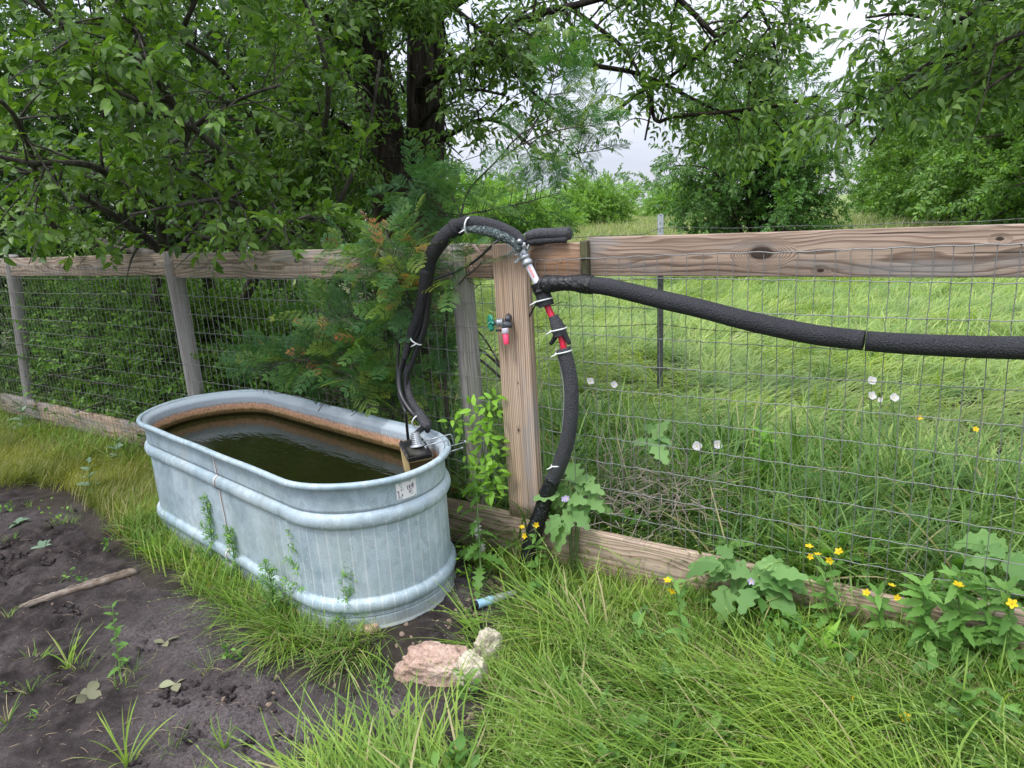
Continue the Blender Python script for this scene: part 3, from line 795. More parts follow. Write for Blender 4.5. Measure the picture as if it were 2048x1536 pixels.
obj('housing', side.mesh('housing', False), m.m, bx, BM)
rib_ = MB()
for ky in (-0.040, 0.038): box_mb(rib_, (-0.105, ky - 0.004, 0.010), (0.105, ky + 0.004, 0.014), 0.001)
obj('cover_rib', rib_.mesh('cover_rib', False), foam, bx, BM)
mb = MB(); pr_ = []
for i_ in range(6): pr_ += [(0.019 - 0.0008 * i_, 0.010 + i_ * 0.008), (0.0225 - 0.001 * i_, 0.013 + i_ * 0.008), (0.019 - 0.0008 * i_, 0.016 + i_ * 0.008)]
lathe_mb(mb, [(0.030, 0.0), (0.030, 0.006)] + pr_ + [(0.0, pr_[-1][1])], 20, Matrix.Translation(Vector((0.0, 0.01, 0.010))) @ Matrix.Rotation(math.radians(-12), 4, 'Y'))
obj('ribbed_collar', mb, zinc, bx, BM)
for k_, xx_ in enumerate((0.000, 0.062)):
    mb = MB(); h0 = 0.026
    P = [(xx_, 0.030, h0), (xx_ + 0.004, 0.145 - 0.03 * k_, h0 + 0.008), (xx_ + 0.004, 0.150 - 0.03 * k_, h0 + 0.002), (xx_ + 0.006, 0.154 - 0.03 * k_, -0.025)]
    tube(mb, P, 0.0028, 8); tube(mb, [(xx_, 0.030, h0), (xx_, 0.034, 0.012)], 0.0036, 8)
    obj('clamp', mb, zinc, bx, BM)
    mb = MB(); tube(mb, [(xx_ + 0.004, 0.10, -0.018), (xx_ + 0.006, 0.20 - 0.03 * k_, -0.010)], 0.0024, 8)
    lathe_mb(mb, [(0, 0), (0.008, 0), (0.008, 0.006), (0, 0.006)] if k_ == 0 else [(0, 0), (0.004, 0), (0.004, 0.007), (0, 0.007)], 10, axisM((xx_ + 0.006, 0.198 - 0.03 * k_, -0.010), (0, 1, 0.05)))
    obj('clamp_bolt', mb, zinc, bx, BM)
FVT = np.array((BM @ Vector((-0.010, 0.012, 0.058)))[:])

# ------------------------------------------------------------------ insulated pipes
def px_path(pts):
    return [onf(x, y, o) for x, y, o in pts]
def ring(name, px, py, off, r, axis, parent, mat=None, w=0.0032, tail=True):
    p = onf(px, py, off); a = nrm(axis)
    M = axisM(p, a); mb = MB(); n = 26; t = np.arange(n + 1) / n * 2 * math.pi
    P = np.array([list(M @ Vector((r * math.cos(x), r * math.sin(x), 0.003 * math.sin(x)))) for x in t])
    tube(mb, P, w, 6, cap=False)
    if tail:
        h = P[int(n * 0.6)]; tube(mb, [h, h + FN * 0.012 + np.array([0, 0, -0.012]) + (-FT) * 0.02], [0.0035, 0.002], 6)
    return obj(name, mb, mat or tie_m, parent)
arch = thing('hose_bundle', 'black foam wrapped hose bundle arching over the fence down to the tank', 'hose', onf(940, 450, 0.12))
A1 = px_path([(1046, 492, .09), (1030, 474, .09), (1000, 460, .10), (965, 451, .11), (930, 450, .12), (904, 462, .13)])
A1u = [p + np.array([0, 0, 0.006]) for p in A1]
obj('foam_sleeve', ftube(A1u, [0.021, 0.024, 0.026, 0.027, 0.026], 50, 18, wob=0.004), foam, arch)
# the split under the sleeve shows tape and pipe
A1b = [p + FN * 0.018 + np.array([0, 0, -0.014]) for p in A1[:5]]
m = NT('crinkled_tape'); c = m.tc(); wn_ = m.noise(m.map(c, (1, 1, 1)), 70, 4, 0.7, 2.0)
m.bsdf(m.ramp(wn_, [(0.35, (0.015, 0.018, 0.02)), (0.55, (0.10, 0.14, 0.14)), (0.72, (0.55, 0.62, 0.60))]), 0.25, 0.2, 0.6, m.bump(wn_, 1.0, 0.012)); crinkle = m.m
obj('tape_wrap', ftube(A1b, [0.012, 0.019, 0.021, 0.018, 0.008], 40, 12, wob=0.05), crinkle, arch)
A2 = px_path([(914, 455, .12), (893, 470, .135), (872, 496, .14), (860, 520, .14), (853, 548, .14)])
obj('foam_sleeve', ftube(A2, [0.031, 0.032, 0.031, 0.028, 0.022], 40, 18, wob=0.004), foam, arch)
P = px_path([(917, 452, .12), (909, 459, .12)]); obj('sleeve_lip', ftube([P[0], (P[0] + P[1]) / 2, P[1]], [0.034, 0.038, 0.034], 8, 18), foam, arch)
pipe1 = px_path([(858, 515, .14), (850, 560, .14), (848, 600, .14), (838, 655, .15), (815, 705, .17), (799, 745, .19), (801, 785, .22), (820, 820, .25), (846, 850, .26)]) + [FVT]
obj('pipe', ftube(pipe1, 0.0115, 90, 12), hose_m, arch)
pipe2 = px_path([(866, 520, .13), (858, 570, .13), (855, 610, .13), (848, 660, .14), (828, 715, .16), (812, 760, .18), (816, 800, .20), (838, 838, .23), (856, 862, .27)])
obj('pipe', ftube(pipe2, [0.015, 0.015, 0.014, 0.012, 0.0105, 0.0105], 90, 12), hose_m, arch)
pipe3 = px_path([(852, 540, .15), (843, 600, .15), (833, 640, .16), (820, 672, .17), (808, 720, .19)])
obj('foam_sleeve', ftube(pipe3, [0.022, 0.021, 0.018, 0.012], 40, 14, wob=0.01), foam, arch)
pipe4 = px_path([(816, 728, .16), (813, 760, .17), (820, 798, .19), (838, 828, .22), (856, 850, .26)])
obj('foam_sleeve', ftube(pipe4, [0.015, 0.018, 0.019, 0.020], 40, 14, wob=0.006), foam_g, arch, label='grey lower foam sleeve')
pipe5 = px_path([(838, 826, .24), (847, 842, .26), (856, 856, .28)])
obj('foam_sleeve', ftube(pipe5, [0.021, 0.020, 0.017], 14, 14, wob=0.008), foam_g, arch)
thin = px_path([(802, 655, .15), (797, 700, .16), (795, 745, .18), (798, 790, .22), (811, 825, .27)]); tt = atz(818, 895, 0.47) ; thin += [tt * 0.5 + thin[-1] * 0.5 + np.array([0, 0, .01]), tt, tt + np.array([0, 0, -0.12])]
obj('drip_tube', ftube(thin, 0.0062, 70, 8), hose_m, arch)
cord = [at(700, 330, 5.0), at(780, 405, 4.3), onf(848, 440, 0.0) - FN * 0.3, onf(890, 467, 0.10)]
obj('cord', ftube(cord, 0.0026, 40, 6), hose_m, arch)
ring('cable_tie', 832, 682, .16, 0.026, pipe1[3] - pipe1[4], arch)
ring('cable_tie', 838, 842, .25, 0.030, pipe5[0] - pipe5[2], arch)
ring('cable_tie', 937, 451, .13, 0.030, A1[3] - A1[4], arch)

cable = thing('black_cable', 'thin black cable sagging from the fence top with a pink tag', 'cable', onf(930, 530, .06))
cb = px_path([(862, 562, .13), (885, 552, .10), (915, 542, .05), (950, 522, .04), (985, 490, .02), (1003, 476, -.02)])
obj('lead', ftube(cb, [0.0055, 0.005, 0.005, 0.006], 60, 8), hose_m, cable)
P = px_path([(962, 508, .055), (945, 488, .055)]); mb = MB(); side_ = FT * 0.008
mb.add([P[0] - side_, P[0] + side_, P[1] + side_ * 1.1, P[1] - side_ * 1.1, P[0] - side_ + FN * .002, P[0] + side_ + FN * .002, P[1] + side_ * 1.1 + FN * .004, P[1] - side_ * 1.1 + FN * .004], [[0, 1, 2, 3], [4, 5, 6, 7], [0, 1, 5, 4], [1, 2, 6, 5], [2, 3, 7, 6], [3, 0, 4, 7]])
obj('tag', fix_normals(mb.mesh('tag', False)), plain('pink_label', (0.72, 0.50, 0.46), 0.6), cable)

scrap = thing('foam_offcut', 'black foam pipe sleeves lying along the top rail beside the upright board', 'foam sleeve', onf(1090, 475, -.02))
s0_ = px_path([(1052, 474, .02), (1075, 469, -.01), (1100, 468, -.03), (1139, 467, -.03)])
obj('sleeve', ftube(s0_, [0.018, 0.023, 0.0235, 0.0225, 0.024, 0.024], 40, 18, wob=0.003), foam_g, scrap)
s1_ = px_path([(1052, 486, .03), (1075, 484, .01), (1100, 482, .0), (1132, 480, -.0)])
obj('sleeve', ftube(s1_, [0.011, 0.012, 0.010, 0.011], 30, 12, wob=0.02), foam, scrap)

coup = thing('pipe_coupling', 'taped metal coupling and white pipe at the top corner of the upright board', 'pipe fitting', onf(1055, 525, .08))
cpath = px_path([(1036, 488, .085), (1046, 507, .085), (1054, 526, .085), (1060, 541, .085), (1068, 556, .085), (1077, 573, .085), (1083, 583, .085)])
ax = cpath[-1] - cpath[0]
def cpt(t): return cpath[0] + ax * t
LA = np.linalg.norm(ax)
mb = MB(); lathe_mb(mb, [(0, -.01), (0.020, -0.01), (0.023, 0.0), (0.019, .012), (0.021, .024), (0.017, .03), (0.0175, .05), (0.0205, .052), (0.0205, .062), (0.0175, .064), (0.0175, .072), (0.0215, .074), (0.0215, .088), (0.017, .09), (0, .09)], 18, axisM(cpt(0), ax))
obj('metal_coupling', mb, zinc, coup)
m = NT('printed_pipe'); c = m.tc(); w_ = m.math('MULTIPLY', m.math('GREATER_THAN', m.noise(c, 60, 3), 0.52), 1.0)
m.bsdf((0.66, 0.66, 0.72), 0.4)
obj('white_pipe', ftube([cpt(0.42), cpt(0.9)], 0.0135, 12, 14), m.m, coup)
mb = MB(); Mx = axisM(cpt(0.47), ax); rp = plain('red_print', (0.72, 0.16, 0.14), 0.6)
for i_ in range(9):
    z_ = 0.004 + i_ * 0.0052; a0 = 0.0; 
    ca = math.atan2(*( (Mx.inverted() @ Vector(cpt(.47) + FN * .05 + FT * 0.03)).yx ))
    v = []
    for zz2 in (z_, z_ + 0.0030 + 0.001 * (i_ % 2)):
        for da in (-0.36 + 0.1 * (i_ % 3), -0.1, 0.15, 0.40 - 0.1 * (i_ % 2)): v.append(list(Mx @ Vector((0.0138 * math.cos(ca + da), 0.0138 * math.sin(ca + da), zz2))))
    mb.add(v, [[0, 1, 5, 4], [1, 2, 6, 5], [2, 3, 7, 6]])
obj('print', mb, rp, coup)
mb = MB(); lathe_mb(mb, [(0, 0), (0.0165, 0), (0.018, .004), (0.018, .016), (0.0155, .02), (0.0185, .022), (0.0185, .03), (0, .03)], 18, axisM(cpt(0.84), ax)); obj('collar', mb, zinc, coup)
mb = MB(); pb = onf(1041, 484, .11); lathe_mb(mb, [(0, 0), (0.010, 0), (0.010, .012), (0.006, .016), (0, .017)], 6, axisM(pb, FN + np.array([0, 0, .4]))); 
lathe_mb(mb, [(0, 0), (0.016, 0), (0.016, .003), (0, .003)], 4, axisM(pb - FN * .006 + np.array([0, 0, -.012]) + FT * .004, FN + np.array([0, 0, .3]), 0.6))
obj('clamp_bolt', mb, zinc, coup)
mb = MB()                                                    # shredded clear tape stuck on the board corner
for i_ in range(26):
    p = onf(1036 + rng.normal(0, 9), 494 + rng.normal(0, 12), 0.06 + rng.uniform(0, 0.03)); d = nrm(rng.normal(size=3)) * 0.018
    e = nrm(rng.normal(size=3)) * 0.010; mb.add([p - d, p + d * 0.2 + e, p + d, p + d * 0.1 - e], [[0, 1, 2, 3]])
for i_ in range(8):
    a0 = onf(1032, 497, 0.066); b0 = onf(1002 + rng.uniform(0, 22), 518 + rng.uniform(-6, 8), 0.052); tube(mb, [a0, (a0 + b0) / 2 + FN * .006, b0], 0.0009, 4)
obj('torn_tape', mb, plain('torn_tape', (0.42, 0.50, 0.50), 0.35), coup)

rp_ = thing('insulated_pipe', 'thick black foam pipe sagging from the upright board across the mesh to the right', 'pipe', onf(1400, 615, .06))
RP = px_path([(1165, 568, .062), (1210, 573, .062), (1260, 584, .062), (1330, 601, .062), (1400, 617, .062), (1480, 638, .062), (1560, 656, .062), (1640, 671, .062), (1728, 681, .062)])
obj('foam_sleeve', ftube(RP, [0.030, 0.031, 0.0315, 0.031, 0.0315, 0.031, 0.030], 90, 22, wob=0.003), foam, rp_)
RP2 = px_path([(1733, 682, .062), (1800, 687, .062), (1880, 691, .062), (1960, 694, .062), (2048, 696, .062), (2160, 697, .062), (2400, 700, .062)]) + [FP(7.9, 0.985, .062), FP(8.6, 1.0, .062)]
obj('foam_sleeve', ftube(RP2, [0.0295, 0.0315, 0.0315, 0.0315, 0.031, 0.031], 80, 22, wob=0.003), foam, rp_)
TP = px_path([(1079, 575, .075), (1090, 569, .078), (1110, 567, .075), (1135, 566, .068), (1160, 567, .063), (1185, 570, .062)])
obj('tape_wrap', ftube(TP, [0.020, 0.034, 0.030, 0.027, 0.030, 0.035, 0.0345], 60, 22, wob=0.03), tape, rp_)
dp_ = thing('riser_pipe', 'curved foam lagged pipe with red pipe showing, dropping from the tee to the ground', 'pipe', onf(1130, 800, .08))
D1 = px_path([(1080, 572, .075), (1087, 592, .075), (1093, 612, .075)])
obj('foam_sleeve', ftube(D1, [0.026, 0.029, 0.031], 20, 20, wob=0.01), foam, dp_)
obj('tape_wrap', ftube(px_path([(1077, 566, .08), (1084, 584, .08)]), [0.032, 0.029], 12, 20, wob=0.05), tape, dp_)
RD = px_path([(1085, 590, .075), (1098, 620, .075), (1112, 650, .075), (1124, 680, .075), (1132, 720, .075), (1140, 780, .075)])
obj('red_pipe', ftube(RD, 0.0125, 50, 14), red_m, dp_)
D2 = px_path([(1106, 632, .073), (1116, 655, .073), (1121, 672, .073)])
obj('foam_sleeve', ftube(D2, [0.018, 0.026, 0.028], 20, 18, wob=0.012), foam_g, dp_)
for sx_ in (-1, 1):
    pf = px_path([(1121 + sx_ * 6, 664, .08), (1121 + sx_ * 13, 678, .08), (1120 + sx_ * 19, 688, .082)])
    obj('sleeve_flap', ftube(pf, [0.012, 0.010, 0.008], 10, 8), foam, dp_)
D3 = px_path([(1126, 697, .075), (1134, 725, .075), (1141, 760, .075), (1143, 800, .077), (1140, 850, .08), (1131, 895, .08), (1117, 935, .08), (1103, 962, .08)])
obj('foam_sleeve', ftube(D3, [0.028, 0.0275, 0.028, 0.029, 0.030, 0.029], 60, 22, wob=0.003), foam_g, dp_)
D4 = px_path([(1108, 955, .08), (1097, 980, .08), (1088, 1005, .08), (1080, 1030, .09), (1070, 1060, .10), (1060, 1100, .11), (1055, 1140, .12), (1053, 1190, .12)])
obj('tape_wrap', ftube(D4, [0.030, 0.033, 0.031, 0.034, 0.036, 0.036, 0.034, 0.034], 70, 22, wob=0.015), tape, dp_)
obj('split_edge', ftube([p + FT * -0.027 + FN * 0.008 for p in D3], 0.0026, 50, 6), plain('pale_edge', (0.35, 0.36, 0.36), 0.6), dp_)
for (x_, y_, r_2) in ((1087, 600, .034), (1117, 659, .031), (1127, 704, .031), (1119, 928, .033)):
    ring('cable_tie', x_, y_, .076, r_2, onf(x_ + 8, y_ + 25, .076) - onf(x_, y_, .076), dp_)
mb = MB(); 
for (a0, b0) in (((1078, 596), (1052, 645)), ((1082, 590), (1074, 612))):
    tube(mb, [onf(*a0, .06), onf(*b0, .03)], 0.0035, 6)
tube(mb, px_path([(1104, 612, .07), (1122, 604, .085), (1135, 606, .085), (1130, 616, .08)]), 0.0014, 5)
obj('wire_strap', mb, hose_m, dp_)

# ------------------------------------------------------------------ hose tap on the upright board
tap = thing('hose_tap', 'metal hose tap with green wheel handle and pink capped outlet on the upright board', 'tap', onf(1010, 650, .09))
def lp(px, py, off): return onf(px, py, off)
body = MB(); c0 = lp(1017, 641, .075); c1 = lp(999, 649, .095)
lathe_mb(body, [(0, -.006), (0.010, -0.005), (0.012, .006), (0.015, .014), (0.015, .03), (0.0125, .036), (0, .036)], 16, axisM(lp(1022, 650, .072), nrm(c1 - lp(1022, 650, .072))))
tube(body, [lp(1018, 632, .046), lp(1015, 640, .078)], 0.012, 12)
obj('valve_body', body, dark_metal, tap)
axd = nrm(-FT * 0.92 + FN * 0.35 + np.array([0, 0, -0.02])); bs = lp(1006, 645, .092)
mb = MB(); lathe_mb(mb, [(0, 0), (0.018, 0), (0.0185, .006), (0.0145, .008), (0.0145, .013), (0.017, .015), (0.017, .023), (0.011, .025), (0.010, .034), (0.006, .036), (0.006, .046), (0, .046)], 16, axisM(bs, axd)); obj('bonnet', mb, zinc, tap)
hc = bs + axd * 0.050; HM = axisM(hc, nrm(axd + FN * 0.9)); mb = MB(); n = 48; t = np.arange(n + 1) / n * 2 * math.pi
P = [list(HM @ Vector(((0.026 + 0.0035 * math.cos(8 * x)) * math.cos(x), (0.026 + 0.0035 * math.cos(8 * x)) * math.sin(x), 0))) for x in t]
tube(mb, P, 0.0052, 8, cap=False)
for i_ in range(4):
    a_ = i_ * math.pi / 2 + 0.3; tube(mb, [list(HM @ Vector((0.004 * math.cos(a_), 0.004 * math.sin(a_), 0.003))), list(HM @ Vector((0.025 * math.cos(a_), 0.025 * math.sin(a_), 0)))], 0.0042, 6)
lathe_mb(mb, [(0.010, -.004), (0.011, .004), (0.0, .005)], 12, HM)
obj('wheel_handle', mb, plain('green_enamel', (0.015, 0.24, 0.155), 0.4, 0, 0.5, 0.001, 80, 0.5), tap)
mb = MB(); lathe_mb(mb, [(0, 0), (0.0045, 0), (0.005, .003), (0, .004)], 6, HM @ Matrix.Translation((0, 0, .005))); obj('handle_screw', mb, zinc, tap)
dn_ = np.array([0, 0, -1.0]) + FT * 0.04; o0 = lp(1010, 656, .090)
mb = MB(); lathe_mb(mb, [(0, 0), (0.0125, 0), (0.0135, .002), (0.0135, .019), (0.012, .021), (0, .021)], 18, axisM(o0, dn_)); obj('white_collar', mb, plain('lilac_plastic', (0.62, 0.58, 0.68), 0.45), tap)
mb = MB(); lathe_mb(mb, [(0, .021), (0.0115, .021), (0.0112, .062), (0.0108, .064), (0, .064)], 18, axisM(o0, dn_)); obj('pink_sleeve', mb, plain('pink_plastic', (0.80, 0.055, 0.14), 0.5), tap)
mb = MB(); p_ = lp(997, 661, .092); box_mb(mb, (-.011, -.006, -.004), (.011, .006, .004), .002); v = MB()
obj('outlet_cap', mb.mesh('outlet_cap'), dark_metal, tap, Matrix.Translation(Vector(p_)) @ Matrix.Rotation(math.atan2(FT[1], FT[0]), 4, 'Z'))
mb = MB(); lathe_mb(mb, [(0, 0), (0.005, 0), (0.0045, .003), (0, .004)], 10, axisM(lp(1015.5, 632.5, .047), FN)); obj('screw', mb, plain('rust_screw', (0.10, 0.055, 0.035), 0.8), tap)
mb = MB(); lathe_mb(mb, [(0, 0), (0.0032, 0), (0.003, .0025), (0, .003)], 10, axisM(onf(1120.5, 522, -.012), FN)); obj('nail_head', mb, plain('nail', (0.45, 0.40, 0.34), 0.5, 0.4), fence)

# ================================================================== vegetation helpers
def leaf_vq(L=1.0, W=0.45, n=4, curl=0.25, fold=0.18, shape='ovate', droop=0.0):
    """leaf blade along +X with a midrib fold; returns verts, quads"""
    t = np.linspace(0, 1, n + 1)
    if shape == 'ovate': w = np.sin(math.pi * t ** 0.75) ** 0.85
    elif shape == 'lance': w = np.sin(math.pi * t ** 0.62) ** 1.0
    elif shape == 'obov': w = np.sin(math.pi * t ** 1.3) ** 0.8
    elif shape == 'lobed':
        w = np.sin(math.pi * t ** 0.72) ** 0.6 * (0.78 + 0.26 * np.cos(t * math.pi * 6.3 + 0.4))
    elif shape == 'toothed': w = np.sin(math.pi * t ** 0.7) ** 0.8 * (0.9 + 0.14 * np.where(np.arange(n + 1) % 2, 1, -1))
    elif shape == 'thistle': w = (0.35 + 0.65 * (np.arange(n + 1) % 2)) * np.sin(math.pi * t ** 0.6) ** 0.7
    w = w * W * L / 2; w[0] = 0.02 * L; w[-1] = 0.004 * L
    x = t * L; z = curl * L * (t - t * t) - droop * L * t * t
    v = np.concatenate([np.c_[x, -w, z + fold * w], np.c_[x, 0 * w, z], np.c_[x, w, z + fold * w]])
    i = np.arange(n); m_ = n + 1
    q = np.vstack([np.c_[i, i + 1, i + 1 + m_, i + m_], np.c_[i + m_, i + m_ + 1, i + 1 + 2 * m_, i + 2 * m_]])
    return v, q
def xf(v, M): return v @ np.array(M.to_3x3()).T + np.array(M.translation)
def faceM(p, d, n, s=1.0):
    """leaf frame: X as near to d as the blade normal n (local Z) allows"""
    Z = nrm(n); X = nrm(np.asarray(d) - Z * (np.asarray(d) @ Z)); Y = np.cross(Z, X)
    return Matrix(((X[0] * s, Y[0] * s, Z[0] * s, p[0]), (X[1] * s, Y[1] * s, Z[1] * s, p[1]), (X[2] * s, Y[2] * s, Z[2] * s, p[2]), (0, 0, 0, 1)))
HIDDEN = {}
def variants(name, meshes):
    c = bpy.data.collections.new(name)
    for k, me in enumerate(meshes):
        o = bpy.data.objects.new('%s_%02d' % (name, k), me); c.objects.link(o)
    HIDDEN[name] = c; return c
def scatter(name, coll, P, E, S, I, parent=None, **props):
    """one object of instanced geometry: P points, E euler angles, S scales, I variant index"""
    P = np.asarray(P, float); me = bpy.data.meshes.new(name); me.vertices.add(len(P)); me.vertices.foreach_set('co', P.ravel().astype('f4'))
    a = me.attributes.new('rot', 'FLOAT_VECTOR', 'POINT'); a.data.foreach_set('vector', np.asarray(E, float).ravel().astype('f4'))
    S = np.asarray(S, float)
    if S.ndim == 1: S = np.repeat(S[:, None], 3, 1)
    a = me.attributes.new('siz', 'FLOAT_VECTOR', 'POINT'); a.data.foreach_set('vector', S.ravel().astype('f4'))
    a = me.attributes.new('idx', 'INT', 'POINT'); a.data.foreach_set('value', np.asarray(I).astype('i4'))
    ng = bpy.data.node_groups.new(name, 'GeometryNodeTree')
    ng.interface.new_socket('Geometry', in_out='INPUT', socket_type='NodeSocketGeometry'); ng.interface.new_socket('Geometry', in_out='OUTPUT', socket_type='NodeSocketGeometry')
    n, l = ng.nodes, ng.links
    gi, go = n.new('NodeGroupInput'), n.new('NodeGroupOutput'); ip_ = n.new('GeometryNodeInstanceOnPoints'); ci = n.new('GeometryNodeCollectionInfo')
    ci.inputs['Collection'].default_value = coll; ci.inputs['Separate Children'].default_value = True; ci.inputs['Reset Children'].default_value = True
    def na(nm, ty):
        x = n.new('GeometryNodeInputNamedAttribute'); x.data_type = ty; x.inputs[0].default_value = nm; return x.outputs[0]
    l.new(gi.outputs[0], ip_.inputs['Points']); l.new(ci.outputs[0], ip_.inputs['Instance']); ip_.inputs['Pick Instance'].default_value = True
    l.new(na('idx', 'INT'), ip_.inputs['Instance Index'])
    er = n.new('FunctionNodeEulerToRotation'); l.new(na('rot', 'FLOAT_VECTOR'), er.inputs[0]); l.new(er.outputs[0], ip_.inputs['Rotation'])
    l.new(na('siz', 'FLOAT_VECTOR'), ip_.inputs['Scale']); l.new(ip_.outputs[0], go.inputs[0])
    o = obj(name, me, None, parent, **props)
    md = o.modifiers.new('scatter', 'NODES'); md.node_group = ng
    return o
def mats_to_pes(Ms):
    P = [list(M.translation) for M in Ms]; E = [list(M.to_euler()) for M in Ms]; S = [M.to_scale()[0] for M in Ms]
    return P, E, S

class Twig:
    """a leafy shoot along +X: stem plus leaves, usable as one mesh or leaf by leaf"""
    def __init__(s, stem, leaves, lv, bark):
        s.stem = stem; s.leaves = leaves; s.lv = lv; s.bark = bark
def make_twig(L, nleaf, lsize, compound=0, spread=0.9, droop=0.2, jit=0.25, stem_r=0.0016, clump=0.5):
    n = 5; x = np.linspace(0, 1, n); ph = rng.uniform(0, 6)
    st = np.c_[x * L, 0.06 * L * np.sin(x * 3 + ph), 0.05 * L * np.cos(x * 2.5 + ph) - 0.12 * L * x * x]
    stems = [(st, np.linspace(stem_r, stem_r * 0.5, n))]; leaves = []
    for i in range(nleaf):
        t = min(1, (i + 1) / nleaf) ** (1 - 0.35 * clump); p = np.array([np.interp(t, x, st[:, k]) for k in range(3)])
        side = 1 if i % 2 else -1
        yaw = side * spread * rng.uniform(0.5, 1.15) * (1 - 0.6 * (t > 0.93)); pitch = rng.normal(0.1, jit) + droop
        if compound:
            d = np.array([math.cos(yaw) * math.cos(pitch), math.sin(yaw) * math.cos(pitch), -math.sin(pitch)])
            RL = lsize * 2.6; m_ = 5; tt = np.linspace(0, 1, m_); rp = p + d * (tt * RL)[:, None] - np.c_[0 * tt, 0 * tt, 0.28 * RL * tt * tt]
            stems.append((rp, np.linspace(stem_r * 0.7, stem_r * 0.35, m_)))
            rd = nrm(rp[-1] - rp[0]); sidev = nrm(np.cross([0, 0, 1], rd))
            for k in range(compound):
                u = 0.25 + 0.72 * (k // 2) / max(1, compound // 2); q = np.array([np.interp(u, tt, rp[:, j]) for j in range(3)])
                if k == compound - 1: dd = rd; q = rp[-1]
                else: dd = nrm(rd * 0.65 + sidev * (1 if k % 2 else -1) * rng.uniform(0.7, 1.0) + np.array([0, 0, -rng.uniform(0.1, 0.6)]))
                leaves.append(xM(q, dd, rng.normal(0, 0.5), lsize * rng.uniform(0.75, 1.1)))
        else:
            d = np.array([math.cos(yaw) * math.cos(pitch), math.sin(yaw) * math.cos(pitch), -math.sin(pitch)])
            leaves.append(xM(p, d, rng.normal(0, 0.5), lsize * rng.uniform(0.65, 1.15)))
    return stems, leaves
def twig_mesh(name, spec, lvs, leafm, barkm):
    stems, leaves = spec; mb = MB()
    for k, M in enumerate(leaves):
        v, q = lvs[k % len(lvs)]; mb.add(xf(v, M), q, None, rng.uniform(0, 0.9))
    nq = sum(len(x) for x in mb.q)
    for P, R in stems: tube(mb, P, R, 3, cap=False)
    me = mb.mesh(name); me.materials.append(leafm); me.materials.append(barkm)
    mi = np.zeros(len(me.polygons), 'i4'); mi[nq:] = 1; me.polygons.foreach_set('material_index', mi); return me
class Kit:
    def __init__(s, name, lvs, leafm, barkm, nvar, **kw):
        s.specs = [make_twig(**kw) for _ in range(nvar)]; s.lvs = lvs; s.leafm = leafm; s.barkm = barkm
        s.coll = variants(name, [twig_mesh(name, sp_, lvs, leafm, barkm) for sp_ in s.specs])
        s.leafme = []
        for v, q in lvs:
            me = MB().add(v, q, None, 0.0).mesh('leaf'); me.materials.append(leafm); s.leafme.append(me)
        s.n = nvar

bark_m = None
def bark_mat(name, c0, c1, c2, furrow=1.0):
    m = NT(name); c = m.pos()
    v_ = m.noise(m.map(c, (22, 22, 3.5)), 1.0, 5, 0.65, 0.6); f = m.noise(c, 70, 4, 0.7); b = m.noise(c, 4, 3)
    col = m.ramp(v_, [(0.35, c0), (0.55, c1), (0.75, c2)])
    col = m.mix(1.0, col, m.ramp(f, [(0.3, (0.6,) * 3), (0.65, (1.25,) * 3)]), 'MULTIPLY')
    m.bsdf(col, 0.9, 0, 0.2, m.bump(m.math('ADD', v_, m.math('MULTIPLY', f, 0.3)), 0.9 * furrow, 0.03)); return m.m

